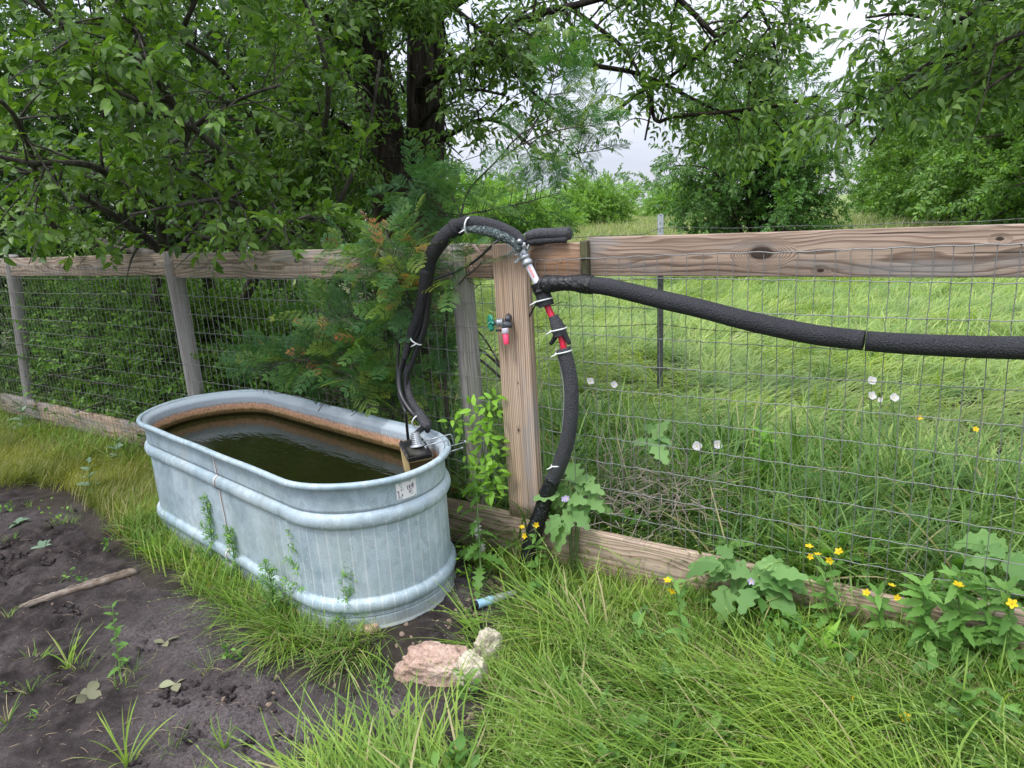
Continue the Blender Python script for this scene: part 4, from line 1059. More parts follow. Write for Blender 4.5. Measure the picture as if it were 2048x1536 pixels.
class Plant:
    def __init__(s, root): s.root = root; s.mb = MB(); s.tw = []
    def tubes(s, P, R, k=6): tube(s.mb, P, R, k, cap=True)
    def grow(s, path, r0, r1, nsub, lsub, kit, ntw=5, t0=0.15, up=0.1, gdroop=0.25, tws=1.0, level=1, k=8, keep=None, side=None, tipdir=None, nsub2=4):
        P = smooth_path(path, max(8, 4 * len(path)))
        if k: s.tubes(P, np.linspace(r0, r1, len(P)), k)
        n = len(P)
        for i in range(nsub):
            t = t0 + (1 - t0) * (i + rng.uniform(0, 1)) / nsub; f = t * (n - 1); a = int(min(n - 2, f)); u = f - a
            p = P[a] * (1 - u) + P[a + 1] * u; tg = nrm(P[a + 1] - P[a])
            rp = nrm(np.cross(tg, rng.normal(size=3)))
            d = nrm(tg * rng.uniform(0.3, 0.9) + rp + np.array([0, 0, up]) + (np.array(side) if side is not None else 0))
            L = lsub * rng.uniform(0.55, 1.1) * (1 - 0.35 * t); m_ = 7; x = np.linspace(0, 1, m_)
            bend = rng.normal(0, 0.15, 3)
            Q = p + d * (x * L)[:, None] + bend * (L * x * x)[:, None] + np.array([0, 0, -gdroop]) * (L * x * x)[:, None]
            rr = max(0.0025, (r0 + (r1 - r0) * t) * 0.5)
            if keep is not None and not keep(Q[-1]) and not keep(Q[3]): continue
            if level > 1:
                s.grow(Q, rr, rr * 0.35, nsub2, lsub * 0.5, kit, ntw, 0.25, up, gdroop, tws, level - 1, 5, keep)
            else:
                s.tubes(Q, np.linspace(rr, 0.0018, m_), 5)
                for j in range(ntw):
                    tt = 0.2 + 0.8 * (j + rng.uniform(0, 0.9)) / ntw; g = tt * (m_ - 1); b = int(min(m_ - 2, g)); w = g - b
                    pt = Q[b] * (1 - w) + Q[b + 1] * w; tq = nrm(Q[b + 1] - Q[b])
                    dd = nrm(tq * 0.8 + nrm(np.cross(tq, rng.normal(size=3))) * 0.9 + np.array([0, 0, 0.05])) if j < ntw - 1 else tq
                    s.twig(pt, dd, kit, tws, keep)
        return s
    def twig(s, p, d, kit, sc=1.0, keep=None):
        e = p + nrm(d) * 0.1 * sc
        if keep is not None and not keep(e): return
        s.tw.append((xM(p, d, rng.normal(0, 0.7), sc * rng.uniform(0.75, 1.2)), rng.integers(kit.n), kit))
    def finish(s, barkm, nparts=0, crown='foliage', wood='branches', single=False):
        if s.mb.n: obj(wood, s.mb, barkm, s.root)
        kits = {}
        order = list(range(len(s.tw)))
        if nparts:
            pr = proj(np.array([list(t[0].translation) for t in s.tw]))
            vis = (pr[:, 0] > -20) & (pr[:, 0] < 2068) & (pr[:, 1] > -20) & (pr[:, 1] < 1556)
            key = pr[:, 2] + (~vis) * 1e3; order = list(np.argsort(key))
        cnt = 0; rest = []
        for i in order:
            M, vi, kit = s.tw[i]; stems, leaves = kit.specs[vi]
            if nparts and cnt + len(leaves) <= nparts:
                mb = MB()
                for k_, Ml in enumerate(leaves):
                    obj('leaf', kit.leafme[k_ % len(kit.leafme)], None, s.root, M @ Ml); cnt += 1
                for P, R in stems: tube(mb, xf(P, M), R, 3, cap=False)
                STEMS.setdefault(s.root.name, (s.root, barkm, MB()))[2].add(np.concatenate(mb.v), np.concatenate(mb.q))
            else: rest.append(s.tw[i])
        for M, vi, kit in rest: kits.setdefault(id(kit), (kit, []))[1].append((M, vi))
        for kit, lst in kits.values():
            P, E_, S = mats_to_pes([a for a, b in lst])
            scatter(crown, kit.coll, P, E_, S, [b for a, b in lst], s.root, kind='stuff')
        if s.root.name in STEMS:
            _, bm_, mb = STEMS.pop(s.root.name); obj('twigs', mb, bm_, s.root, kind='stuff')
STEMS = {}

# ================================================================== trees
LM_left = leaf_mat('broad_leaf_green', (0.055, 0.124, 0.018), (0.116, 0.222, 0.032), (0.190, 0.315, 0.058), 0.38, 0.36, 0.45)
LM_ash = leaf_mat('ash_leaf_green', (0.050, 0.112, 0.024), (0.102, 0.190, 0.040), (0.182, 0.290, 0.064), 0.40, 0.45, 0.4)
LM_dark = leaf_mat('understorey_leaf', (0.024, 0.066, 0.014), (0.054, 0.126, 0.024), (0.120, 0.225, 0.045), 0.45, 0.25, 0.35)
LM_mid = leaf_mat('field_tree_leaf', (0.050, 0.130, 0.026), (0.085, 0.190, 0.040), (0.135, 0.260, 0.060), 0.45, 0.3, 0.35)
LM_lite = leaf_mat('bright_shrub_leaf', (0.120, 0.240, 0.040), (0.185, 0.340, 0.060), (0.260, 0.430, 0.080), 0.5, 0.3, 0.3)
LM_far = leaf_mat('distant_leaf', (0.075, 0.155, 0.050), (0.110, 0.205, 0.065), (0.160, 0.265, 0.085), 0.6, 0.25, 0.2)
BK_dark = bark_mat('dark_bark', (0.018, 0.014, 0.012), (0.050, 0.040, 0.034), (0.110, 0.095, 0.080))
BK_gray = bark_mat('grey_bark', (0.045, 0.040, 0.034), (0.095, 0.085, 0.072), (0.17, 0.155, 0.135), 0.4)
lv_ov = [leaf_vq(1, 0.46, 4, 0.30, 0.25, 'ovate'), leaf_vq(1, 0.52, 4, 0.10, 0.35, 'ovate', 0.12), leaf_vq(1, 0.42, 4, 0.35, 0.1, 'ovate', 0.2)]
lv_la = [leaf_vq(1, 0.36, 4, 0.25, 0.2, 'lance', 0.15), leaf_vq(1, 0.40, 4, 0.1, 0.3, 'lance', 0.25)]
lv_lo = [leaf_vq(1, 0.5, 2, 0.2, 0.2, 'ovate')]
K_left = Kit('broad_shoot', lv_ov, LM_left, BK_gray, 7, L=0.17, nleaf=9, lsize=0.062, spread=1.0, droop=0.15, jit=0.45, clump=1.0)
K_ash = Kit('ash_shoot', lv_la, LM_ash, BK_dark, 6, L=0.16, nleaf=4, lsize=0.058, compound=7, spread=1.1, droop=0.12, jit=0.45)
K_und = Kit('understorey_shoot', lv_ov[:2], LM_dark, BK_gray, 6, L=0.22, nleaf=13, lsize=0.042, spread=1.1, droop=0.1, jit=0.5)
LM_vine = leaf_mat('vine_leaf', (0.065, 0.155, 0.026), (0.125, 0.255, 0.042), (0.220, 0.370, 0.070), 0.5, 0.3, 0.35)
K_vine = Kit('vine_shoot', lv_ov[:2], LM_vine, BK_gray, 6, L=0.24, nleaf=14, lsize=0.046, spread=1.2, droop=0.15, jit=0.6)
K_mid = Kit('field_tree_shoot', lv_la + lv_lo, LM_mid, BK_dark, 6, L=0.42, nleaf=24, lsize=0.085, spread=1.2, droop=0.2, jit=0.5, stem_r=0.003)
K_lite = Kit('bright_shoot', lv_lo, LM_lite, BK_dark, 5, L=0.55, nleaf=34, lsize=0.085, spread=1.2, droop=0.05, jit=0.5, stem_r=0.003)
K_far = Kit('distant_shoot', lv_lo, LM_far, BK_dark, 5, L=1.1, nleaf=46, lsize=0.19, spread=1.3, droop=0.05, jit=0.6, stem_r=0.006)
LM_row = leaf_mat('row_tree_leaf', (0.070, 0.160, 0.028), (0.120, 0.240, 0.040), (0.190, 0.330, 0.060), 0.5, 0.3, 0.3)
K_right = Kit('right_row_shoot', lv_lo, LM_row, BK_dark, 5, L=0.65, nleaf=44, lsize=0.095, spread=1.3, droop=0.15, jit=0.6, stem_r=0.004)

def pxp(pts): return [at(x, y, Y) for x, y, Y in pts]
def keeper(bad=(), ymax=1e9, box=None, zmin=None, soft=(), behind=None, pr_=0.15):
    def k(p):
        X, Y, Z = proj(p)[0]
        if Z < 1.6: return False
        if Y > (ymax(X) if callable(ymax) else ymax): return False
        if zmin is not None and p[2] < zmin: return False
        for b in bad:
            if inpoly(X, Y, b)[0]: return False
        for b in soft:
            if inpoly(X, Y, b)[0] and rng.random() > pr_: return False
        if behind is not None and (p - P0) @ FN > behind: return False
        return True
    return k
SKY1 = [(1585, 90), (1600, 40), (1640, -30), (1770, -30), (1770, 20), (1700, 60), (1725, 110), (1660, 150), (1640, 210), (1605, 180), (1618, 130)]
SKY2 = [(930, 375), (950, 320), (1020, 300), (1090, 345), (1165, 365), (1240, 330), (1290, 345), (1330, 300), (1375, 285), (1345, 390), (1100, 400), (990, 400)]
SKY3 = [(1690, 215), (1745, 250), (1720, 330), (1690, 400), (1660, 300)]
SKY4 = [(1150, 120), (1185, 140), (1200, 215), (1130, 190), (1100, 140)]
TRK = [(752, 290), (885, 290), (880, 500), (745, 500)]
TRK2 = [(700, 40), (895, 40), (895, 490), (735, 490), (735, 280)]
SKY8 = [(1100, 110), (1200, 100), (1215, 180), (1110, 180)]
SKY9 = [(1210, 255), (1370, 262), (1360, 330), (1200, 335)]
SKYS = [(900, 150), (1390, 100), (1390, 330), (1000, 340), (900, 330)]
SKY6 = [(1185, 170), (1250, 190), (1255, 235), (1200, 225)]
SKY7 = [(900, 20), (945, 30), (930, 90), (890, 110)]
SKY5 = [(868, 165), (915, 160), (905, 215), (868, 245)]

# --- the leafy tree on the left, leaning over the fence
lt = thing('leafy_tree', 'broad leaved young tree whose branches spread over the fence at the left', 'tree', (at(335, 700, 4.7)[0], 4.7, 0))
pl = Plant(lt); base = np.array([at(335, 700, 4.7)[0], 4.7, -0.1])
kl = keeper(bad=[TRK], soft=[TRK2], ymax=lambda x: 505 if x > 40 else 520)
BASE_L = [((335, 520, 4.6), (300, 480, 4.5), (273, 461, 4.4), (210, 420, 4.2), (120, 370, 4.0), (20, 330, 3.8)),
          ((330, 520, 4.55), (320, 450, 4.4), (297, 400, 4.1), (235, 360, 3.9), (171, 328, 3.6), (58, 325, 3.3), (-90, 290, 3.1)),
          ((345, 520, 4.7), (420, 430, 4.5), (465, 345, 4.2), (403, 270, 3.9), (342, 236, 3.7), (250, 190, 3.4), (160, 160, 3.2)),
          ((400, 430, 4.7), (380, 300, 4.2), (314, 161, 3.8), (185, 96, 3.4), (80, 10, 3.1), (20, -80, 2.9)),
          ((314, 161, 3.8), (284, 85, 3.7), (239, 0, 3.5), (200, -120, 3.4)),
          ((440, 700, 5.1), (560, 430, 5.0), (500, 230, 4.6), (430, 126, 4.2), (359, 75, 3.9), (321, 0, 3.7), (300, -120, 3.5)),
          ((450, 700, 5.1), (520, 520, 5.0), (600, 400, 4.8), (650, 250, 4.5), (650, 120, 4.2), (600, -20, 4.0), (560, -150, 3.9)),
          ((520, 520, 5.0), (640, 450, 4.6), (700, 360, 4.4), (740, 250, 4.3), (760, 120, 4.2)),
          ((450, 520, 4.7), (520, 450, 4.3), (460, 400, 3.9), (360, 410, 3.6), (260, 430, 3.4)),
          ((330, 515, 4.6), (215, 492, 4.8), (130, 470, 4.7), (90, 420, 4.3), (60, 300, 3.6), (20, 220, 3.0), (-40, 180, 2.7)),
          ((330, 515, 4.65), (210, 485, 4.9), (90, 470, 4.9), (0, 420, 4.6), (-80, 300, 4.2), (-200, 200, 3.8)),
          ((330, 300, 4.3), (420, 230, 4.0), (500, 190, 3.7), (560, 170, 3.5)),
          ((380, 480, 4.5), (480, 470, 4.1), (560, 450, 3.8), (620, 430, 3.7))]
RL = [0.030, 0.034, 0.034, 0.036, 0.02, 0.034, 0.036, 0.024, 0.02, 0.026, 0.03, 0.016, 0.014]
for a in ((-0.25, 0.1), (0.15, -0.05), (0.5, 0.3)):
    pl.tubes(smooth_path([base + np.array([a[0] * .3, a[1], 0]), base + np.array([a[0] * .5, a[1], 0.7]), at(345 + a[0] * 120, 515, 4.75)], 12), np.linspace(0.055, 0.036, 12), 10)
for b_, r_2 in zip(BASE_L, RL):
    pl.grow(pxp(b_), r_2, 0.007, 15, 0.62, K_left, 5, 0.12, 0.15, 0.25, 1.0, 1, 8, kl)
for i in range(26):                                        # canopy above and behind the frame edge
    a = at(rng.uniform(-300, 760), rng.uniform(-600, 60), rng.uniform(3.4, 5.4)); d = nrm(np.array([rng.normal(), -0.5, 0.5])) 
    pl.grow([a, a + d * 0.4, a + d * 0.8 + [0, 0, -.1]], 0.014, 0.005, 8, 0.5, K_left, 5, 0.1, 0.1, 0.25, 1.0, 1, 6, kl)
pl.finish(BK_gray, 300)

# bare drooping twigs by the top rail
# --- dense wood behind it
def clump_tree(name, label, base, H, R, kit, nl, lsub, ntw, barkm, sc=1.0, keep=None, group=None, trunk_r=0.12, zlow=0.15, level=1, nparts=0, nsub=14, lean=(0, 0)):
    t_ = thing(name, label, 'tree' if 'shrub' not in name and 'bush' not in name else 'shrub', (base[0], base[1], 0), group)
    p = Plant(t_); b = np.array([base[0], base[1], -0.1])
    for i in range(nl):
        az = i * 2.399 + rng.uniform(0, 0.6); f = (i + 0.5) / nl
        zt = H * (zlow + (1 - zlow) * f ** 0.8); rr = R * math.sqrt(max(0.05, 1 - ((zt / H - 0.45) / 0.62) ** 2)) * rng.uniform(0.75, 1.1)
        zs = zt * rng.uniform(0.15, 0.5)
        st = b + np.array([lean[0] * zs, lean[1] * zs, zs]); e = b + np.array([math.cos(az) * rr + lean[0] * zt, math.sin(az) * rr + lean[1] * zt, zt])
        mid = st * 0.5 + e * 0.5 + np.array([0, 0, 0.12 * H])
        if keep is not None and not keep(e) and not keep(mid): continue
        p.grow([st, mid, e], trunk_r * (1 - 0.6 * f) * 0.6, trunk_r * 0.12, nsub, lsub, kit, ntw, 0.3, 0.1, 0.2, sc, level, 6, keep)
    p.tubes([b, b + np.array([lean[0] * H * .3 + .02 * H, 0, H * 0.35]), b + np.array([lean[0] * H * .8, lean[1] * H * .8, H * 0.85])], [trunk_r, trunk_r * 0.7, trunk_r * 0.2], 10)
    p.finish(barkm, nparts); return t_
kb = keeper(bad=[[(890, -400), (3000, -400), (3000, 700), (890, 700)]], ymax=900)
for i, (x, Y, H, R) in enumerate([(-100, 8.2, 4.6, 2.2), (260, 7.2, 4.4, 2.0), (560, 8.6, 5.0, 2.2), (760, 10.5, 5.0, 2.0)]):
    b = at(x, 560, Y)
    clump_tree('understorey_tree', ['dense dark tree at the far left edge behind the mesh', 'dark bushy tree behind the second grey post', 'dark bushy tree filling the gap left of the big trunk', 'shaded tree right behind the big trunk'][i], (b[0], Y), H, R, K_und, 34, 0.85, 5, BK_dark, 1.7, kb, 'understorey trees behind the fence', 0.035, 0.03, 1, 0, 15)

# --- hedge of shrubs and vines growing just behind the mesh
kh = keeper(bad=[[(905, -400), (3000, -400), (3000, 1600), (905, 1600)]], ymax=860, behind=-0.08)
sp_h = [(0.2, 0.75, 1.3, 'tangled vine shrub woven through the mesh at the left end'), (1.55, 0.65, 1.25, 'vine covered shrub pressed against the mesh left of the second post'), (2.45, 0.8, 0.95, 'low leafy shrub at the foot of the second grey post'), (0.9, 0.35, 1.0, 'leafy vine tangle on the mesh halfway between the two left posts'), (2.2, 0.4, 1.1, 'bright leaved vine just left of the second grey post'), (3.4, 1.5, 1.2, 'dark shrub deep behind the mesh above the tank'), (4.1, 1.7, 1.25, 'dark shrub behind the mesh left of the hose bundle')]
for i, (s_, o_, H, lb) in enumerate(sp_h):
    b = FP(s_, 0, -o_)
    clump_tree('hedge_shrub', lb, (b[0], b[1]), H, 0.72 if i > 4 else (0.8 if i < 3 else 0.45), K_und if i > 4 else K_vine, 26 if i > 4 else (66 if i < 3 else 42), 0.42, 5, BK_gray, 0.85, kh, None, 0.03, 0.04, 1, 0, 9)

# --- big double trunk tree
bt = thing('big_tree', 'large dark twin trunk tree with spreading ash like branches behind the fence', 'tree', (at(815, 640, 5.4)[0], 5.4, 0))
pb_ = Plant(bt)
def trunk(pts, radii, name='trunk'):
    P = smooth_path(pxp(pts), 60); R = np.interp(np.linspace(0, 1, 60), np.linspace(0, 1, len(radii)), radii)
    k = 28; mb = MB(); a = np.arange(k) * 2 * math.pi / k; vs = []
    for i in range(60):
        r = R[i] * (1 + 0.09 * np.sin(a * 3 + i * 0.05) + 0.05 * np.sin(a * 7 + i * 0.11) + 0.03 * np.sin(a * 13 - i * .2) + rng.normal(0, 0.012, k))
        vs.append(P[i] + np.c_[np.cos(a) * r, np.sin(a) * r, 0 * a])
    v = np.concatenate(vs); i = np.arange(59)[:, None] * k; j = np.arange(k)[None]; j2 = (j + 1) % k
    mb.add(v, np.stack([i + j, i + j2, i + k + j2, i + k + j], -1).reshape(-1, 4)); return mb
m = NT('twin_trunk_bark'); c = m.pos()
v_ = m.noise(m.map(c, (16, 16, 2.6)), 1.0, 6, 0.7, 0.8); f = m.noise(c, 60, 4, 0.7)
col = m.ramp(v_, [(0.36, (0.010, 0.008, 0.007)), (0.52, (0.040, 0.031, 0.026)), (0.72, (0.100, 0.085, 0.072))])
moss = m.math('MULTIPLY', m.mr(m.noise(c, 5, 4), 0.48, 0.62), m.mr(m.sep(c)[2], 2.2, 1.2))
col = m.mix(m.math('MULTIPLY', moss, 0.7), col, m.mix(f, (0.10, 0.055, 0.018), (0.13, 0.115, 0.045)))
m.bsdf(col, 0.92, 0, 0.2, m.bump(m.math('ADD', v_, m.math('MULTIPLY', f, 0.35)), 1.0, 0.05)); BT_bark = m.m
obj('trunk', trunk([(792, 760, 5.35), (792, 560, 5.35), (788, 440, 5.35), (770, 300, 5.35), (742, 150, 5.35), (715, 0, 5.3), (690, -200, 5.3)], [0.25, 0.19, 0.165, 0.15, 0.14, 0.125, 0.10]), BT_bark, bt)
obj('trunk', trunk([(830, 760, 5.5), (836, 560, 5.5), (838, 440, 5.5), (848, 300, 5.5), (850, 150, 5.5), (852, 0, 5.5), (858, -200, 5.5)], [0.25, 0.17, 0.155, 0.145, 0.135, 0.13, 0.11]), BT_bark, bt)
km = keeper(bad=[SKY1, SKY2, SKY3, SKY4, SKY5, SKY6, SKY7, SKY8, SKY9, TRK, [(1350, 335), (3000, 335), (3000, 900), (1350, 900)], [(1640, -60), (3000, -60), (3000, 400), (1640, 400)]],
            soft=[TRK2, SKYS], pr_=0.40, ymax=lambda x: 440 if x < 900 else (330 if x < 1060 else (375 if x < 1120 else (345 if x < 1200 else 300))))
M_ = [([(845, 200, 5.3), (845, 164, 5.1), (900, 135, 4.9), (944, 110, 4.8), (1000, 62, 4.7), (1080, 28, 4.6), (1160, 8, 4.5), (1300, -30, 4.4)], 0.04, 0.014, 17, 0.55),
      ([(870, 160, 5.1), (944, 126, 4.9), (1040, 121, 4.8), (1110, 119, 4.7), (1200, 133, 4.6), (1290, 152, 4.5), (1400, 205, 4.4), (1480, 240, 4.3)], 0.026, 0.007, 15, 0.45),
      ([(1300, 160, 4.5), (1310, 240, 4.4), (1350, 232, 4.3), (1430, 226, 4.2), (1553, 212, 4.1), (1640, 190, 4.0)], 0.013, 0.008, 10, 0.35),
      ([(1130, 8, 4.7), (1195, 55, 4.6), (1240, 90, 4.5), (1275, 140, 4.4), (1300, 210, 4.4), (1290, 280, 4.3)], 0.016, 0.006, 12, 0.38),
      ([(1210, 240, 4.5), (1280, 185, 4.5), (1345, 150, 4.4), (1420, 90, 4.3), (1500, 20, 4.2), (1540, -60, 4.2)], 0.013, 0.007, 12, 0.42),
      ([(1300, -60, 4.3), (1400, 40, 4.2), (1470, 120, 4.2), (1520, 200, 4.1), (1570, 270, 4.1)], 0.018, 0.006, 17, 0.42),
      ([(1450, -120, 4.2), (1500, -20, 4.1), (1540, 60, 4.1), (1560, 150, 4.0)], 0.015, 0.006, 12, 0.36),
      ([(850, 60, 5.4), (900, 10, 5.2), (980, -40, 5.0), (1100, -100, 4.9), (1250, -150, 4.7), (1450, -200, 4.5)], 0.05, 0.02, 18, 0.7),
      ([(845, 300, 5.4), (900, 270, 5.1), (960, 240, 4.8), (1010, 250, 4.6), (1060, 290, 4.5), (1110, 320, 4.4)], 0.022, 0.006, 15, 0.42),
      ([(840, 250, 5.4), (880, 210, 5.0), (940, 180, 4.7), (1010, 190, 4.5)], 0.022, 0.007, 12, 0.42),
      ([(740, 200, 5.3), (690, 120, 5.0), (650, 30, 4.8), (600, -60, 4.7)], 0.035, 0.012, 14, 0.6),
      ([(745, 330, 5.3), (700, 260, 5.0), (640, 230, 4.8), (560, 220, 4.7)], 0.025, 0.008, 12, 0.5),
      ([(840, 60, 5.4), (800, -60, 5.2), (760, -200, 5.0), (800, -400, 4.8)], 0.05, 0.02, 16, 0.8),
      ([(900, 10, 5.0), (960, 60, 4.7), (1000, 110, 4.5), (1060, 180, 4.4), (1140, 240, 4.4)], 0.018, 0.006, 13, 0.4)]
for p_, r0, r1, ns, ls in M_: pb_.grow(pxp(p_), r0, r1, int(ns * (0.62 if p_[0][0] > 1280 else (1.25 if p_[0][0] > 1100 or r0 < .03 else 1.15))), ls, K_ash, 3 if p_[0][0] > 1280 else 4, 0.12, 0.05, 0.15, 1.0, 1, 8, km)
kt = keeper(ymax=lambda x: 440, soft=[TRK2], bad=[TRK, [(890, -900), (3000, -900), (3000, 900), (890, 900)]])
for i in range(16):
    a = at(rng.uniform(690, 880), rng.uniform(0, 380), 5.2); d = nrm(np.array([rng.normal() * 0.6, -1.0, 0.1]))
    pb_.grow([a, a + d * 0.3, a + d * 0.6 + [0, 0, -.05]], 0.008, 0.003, 5, 0.3, K_ash, 4, 0.2, 0.0, 0.3, 0.9, 1, 5, kt)
pb_.finish(BT_bark, 300)

# --- tree overhanging from the right, its trunk just outside the picture
rt = thing('overhanging_tree', 'tree at the right whose drooping leafy boughs hang in from the top corner', 'tree', (4.2, 3.6, 0))
pr2 = Plant(rt); tb = np.array([4.2, 3.6, -0.1])
pr2.tubes(smooth_path([tb, tb + [0, 0, 1.2], tb + [-0.1, 0, 2.4], tb + [-0.3, 0, 3.6]], 20), np.linspace(0.16, 0.09, 20), 14)
kr = keeper(bad=[SKY1, SKY3, [(1300, -500), (1640, -500), (1640, 600), (1300, 600)]], ymax=lambda x: 285 if x < 1800 else 185)
hub = tb + np.array([-0.15, 0, 2.6])
RR = [[(2300, -60, 3.5), (2100, 40, 3.4), (1908, 103, 3.3), (1833, 144, 3.2), (1770, 190, 3.1), (1690, 255, 3.05)],
      [(2200, 0, 3.6), (1980, 100, 3.4), (1895, 137, 3.3), (1830, 190, 3.2), (1785, 236, 3.1), (1740, 290, 3.1)],
      [(2300, 100, 3.7), (2100, 140, 3.6), (1929, 157, 3.5), (1860, 190, 3.4), (1800, 250, 3.3)],
      [(2250, -80, 3.5), (2000, -10, 3.4), (1908, 44, 3.3), (1809, 27, 3.2), (1735, 35, 3.15)],
      [(2250, -160, 3.3), (2050, -80, 3.1), (1950, -30, 3.0), (1850, -40, 2.9)],
      [(2300, 60, 3.2), (2150, 90, 3.0), (2050, 130, 2.9), (1970, 180, 2.85)],
      [(2300, 0, 3.0), (2160, 30, 2.8), (2060, 60, 2.7), (1990, 90, 2.65)],
      [(2300, 160, 3.8), (2150, 190, 3.6), (2030, 200, 3.5), (1920, 230, 3.4)],
      [(2300, -250, 3.4), (2100, -200, 3.2), (1900, -160, 3.1), (1750, -120, 3.0)]]
for p_ in RR:
    Q = pxp(p_); pr2.grow([hub, hub * 0.5 + Q[0] * 0.5 + [0, 0, .1]] + Q, 0.030, 0.005, 12, 0.35, K_ash, 3, 0.40, 0.0, 0.18, 1.0, 1, 8, kr)
pr2.finish(BK_dark, 300)

# --- field trees and bushes
ka = None
b = at(1505, 545, 13.5)
clump_tree('field_tree', 'small rounded tree standing alone in the field behind the knotty rail', (b[0] , 13.5), 3.9, 1.55, K_mid, 40, 0.75, 5, BK_dark, 0.9, None, None, 0.07, 0.10, 1, 0, 12)
b = at(1560, 420, 13.8)
for i, (x, Y, H, R, lb) in enumerate([(1850, 38, 4.0, 2.6, 'pale green bush at the left tip of the tree row'), (1925, 32, 5.2, 3.0, 'first full tree of the row bordering the field'),
        (1960, 24, 6.0, 3.4, 'second tree of the row bordering the field'), (2080, 19, 6.2, 3.2, 'tall tree of the row at the right edge'), (2250, 15, 6.6, 3.2, 'nearest tree of the row beyond the right edge'), (1800, 60, 2.6, 1.9, 'small distant bush where the tree row ends')]):
    b = at(x, 420, Y)
    clump_tree('row_tree', lb, (b[0], Y), H, R, K_right, 34, 1.5, 6, BK_dark, 1.0 + Y * 0.022, None, 'trees in the row bordering the field', 0.10, 0.03, 1, 0, 13)
for i, (x, Y, H, R, lb, kt_) in enumerate([(1190, 40, 2.9, 2.2, 'bright green rounded bush in the field left of the steel post', K_lite), (1345, 62, 2.3, 2.6, 'low bright bush far out in the field right of the steel post', K_lite),
        (1085, 36, 1.7, 1.6, 'low pale bush left of the rounded bush', K_lite), (1400, 75, 2.6, 3.4, 'wide low bright bush in front of the far treeline', K_lite), (945, 30, 3.0, 2.2, 'bright sapling seen between the fern leaves and the trunk', K_lite), (1010, 24, 1.8, 1.4, 'small pale bush behind the hose arch', K_lite)]):
    b = at(x, 430, Y)
    clump_tree('field_bush', lb, (b[0], Y), H, R, kt_, 26, 0.8 + Y * 0.008, 6, BK_dark, 0.8 + Y * 0.012, None, None, 0.05, 0.06, 1, 0, 9)
# far treeline: reads as one mass
P, E_, S, I = [], [], [], []
for i in range(1500):
    az = rng.uniform(-0.9, 1.0); D = rng.uniform(105, 135); x, y = math.sin(az) * D, math.cos(az) * D
    top = 4.6 + 1.6 * fbm(np.array([x * 0.06]), np.array([y * 0.06]), 3, 77)[0] + rng.uniform(-0.6, 0.4)
    P.append((x, y, top * rng.uniform(0.0, 1.0) ** 0.7)); E_.append((rng.normal(0, .4), -rng.uniform(0.2, 1.2), rng.uniform(0, 6.3))); S.append(rng.uniform(1.6, 2.6)); I.append(rng.integers(5))
fw = scatter('far_treeline', K_far.coll, P, E_, S, I, None, kind='stuff'); fw['label'] = 'low distant treeline along the far side of the field'; fw['category'] = 'treeline'

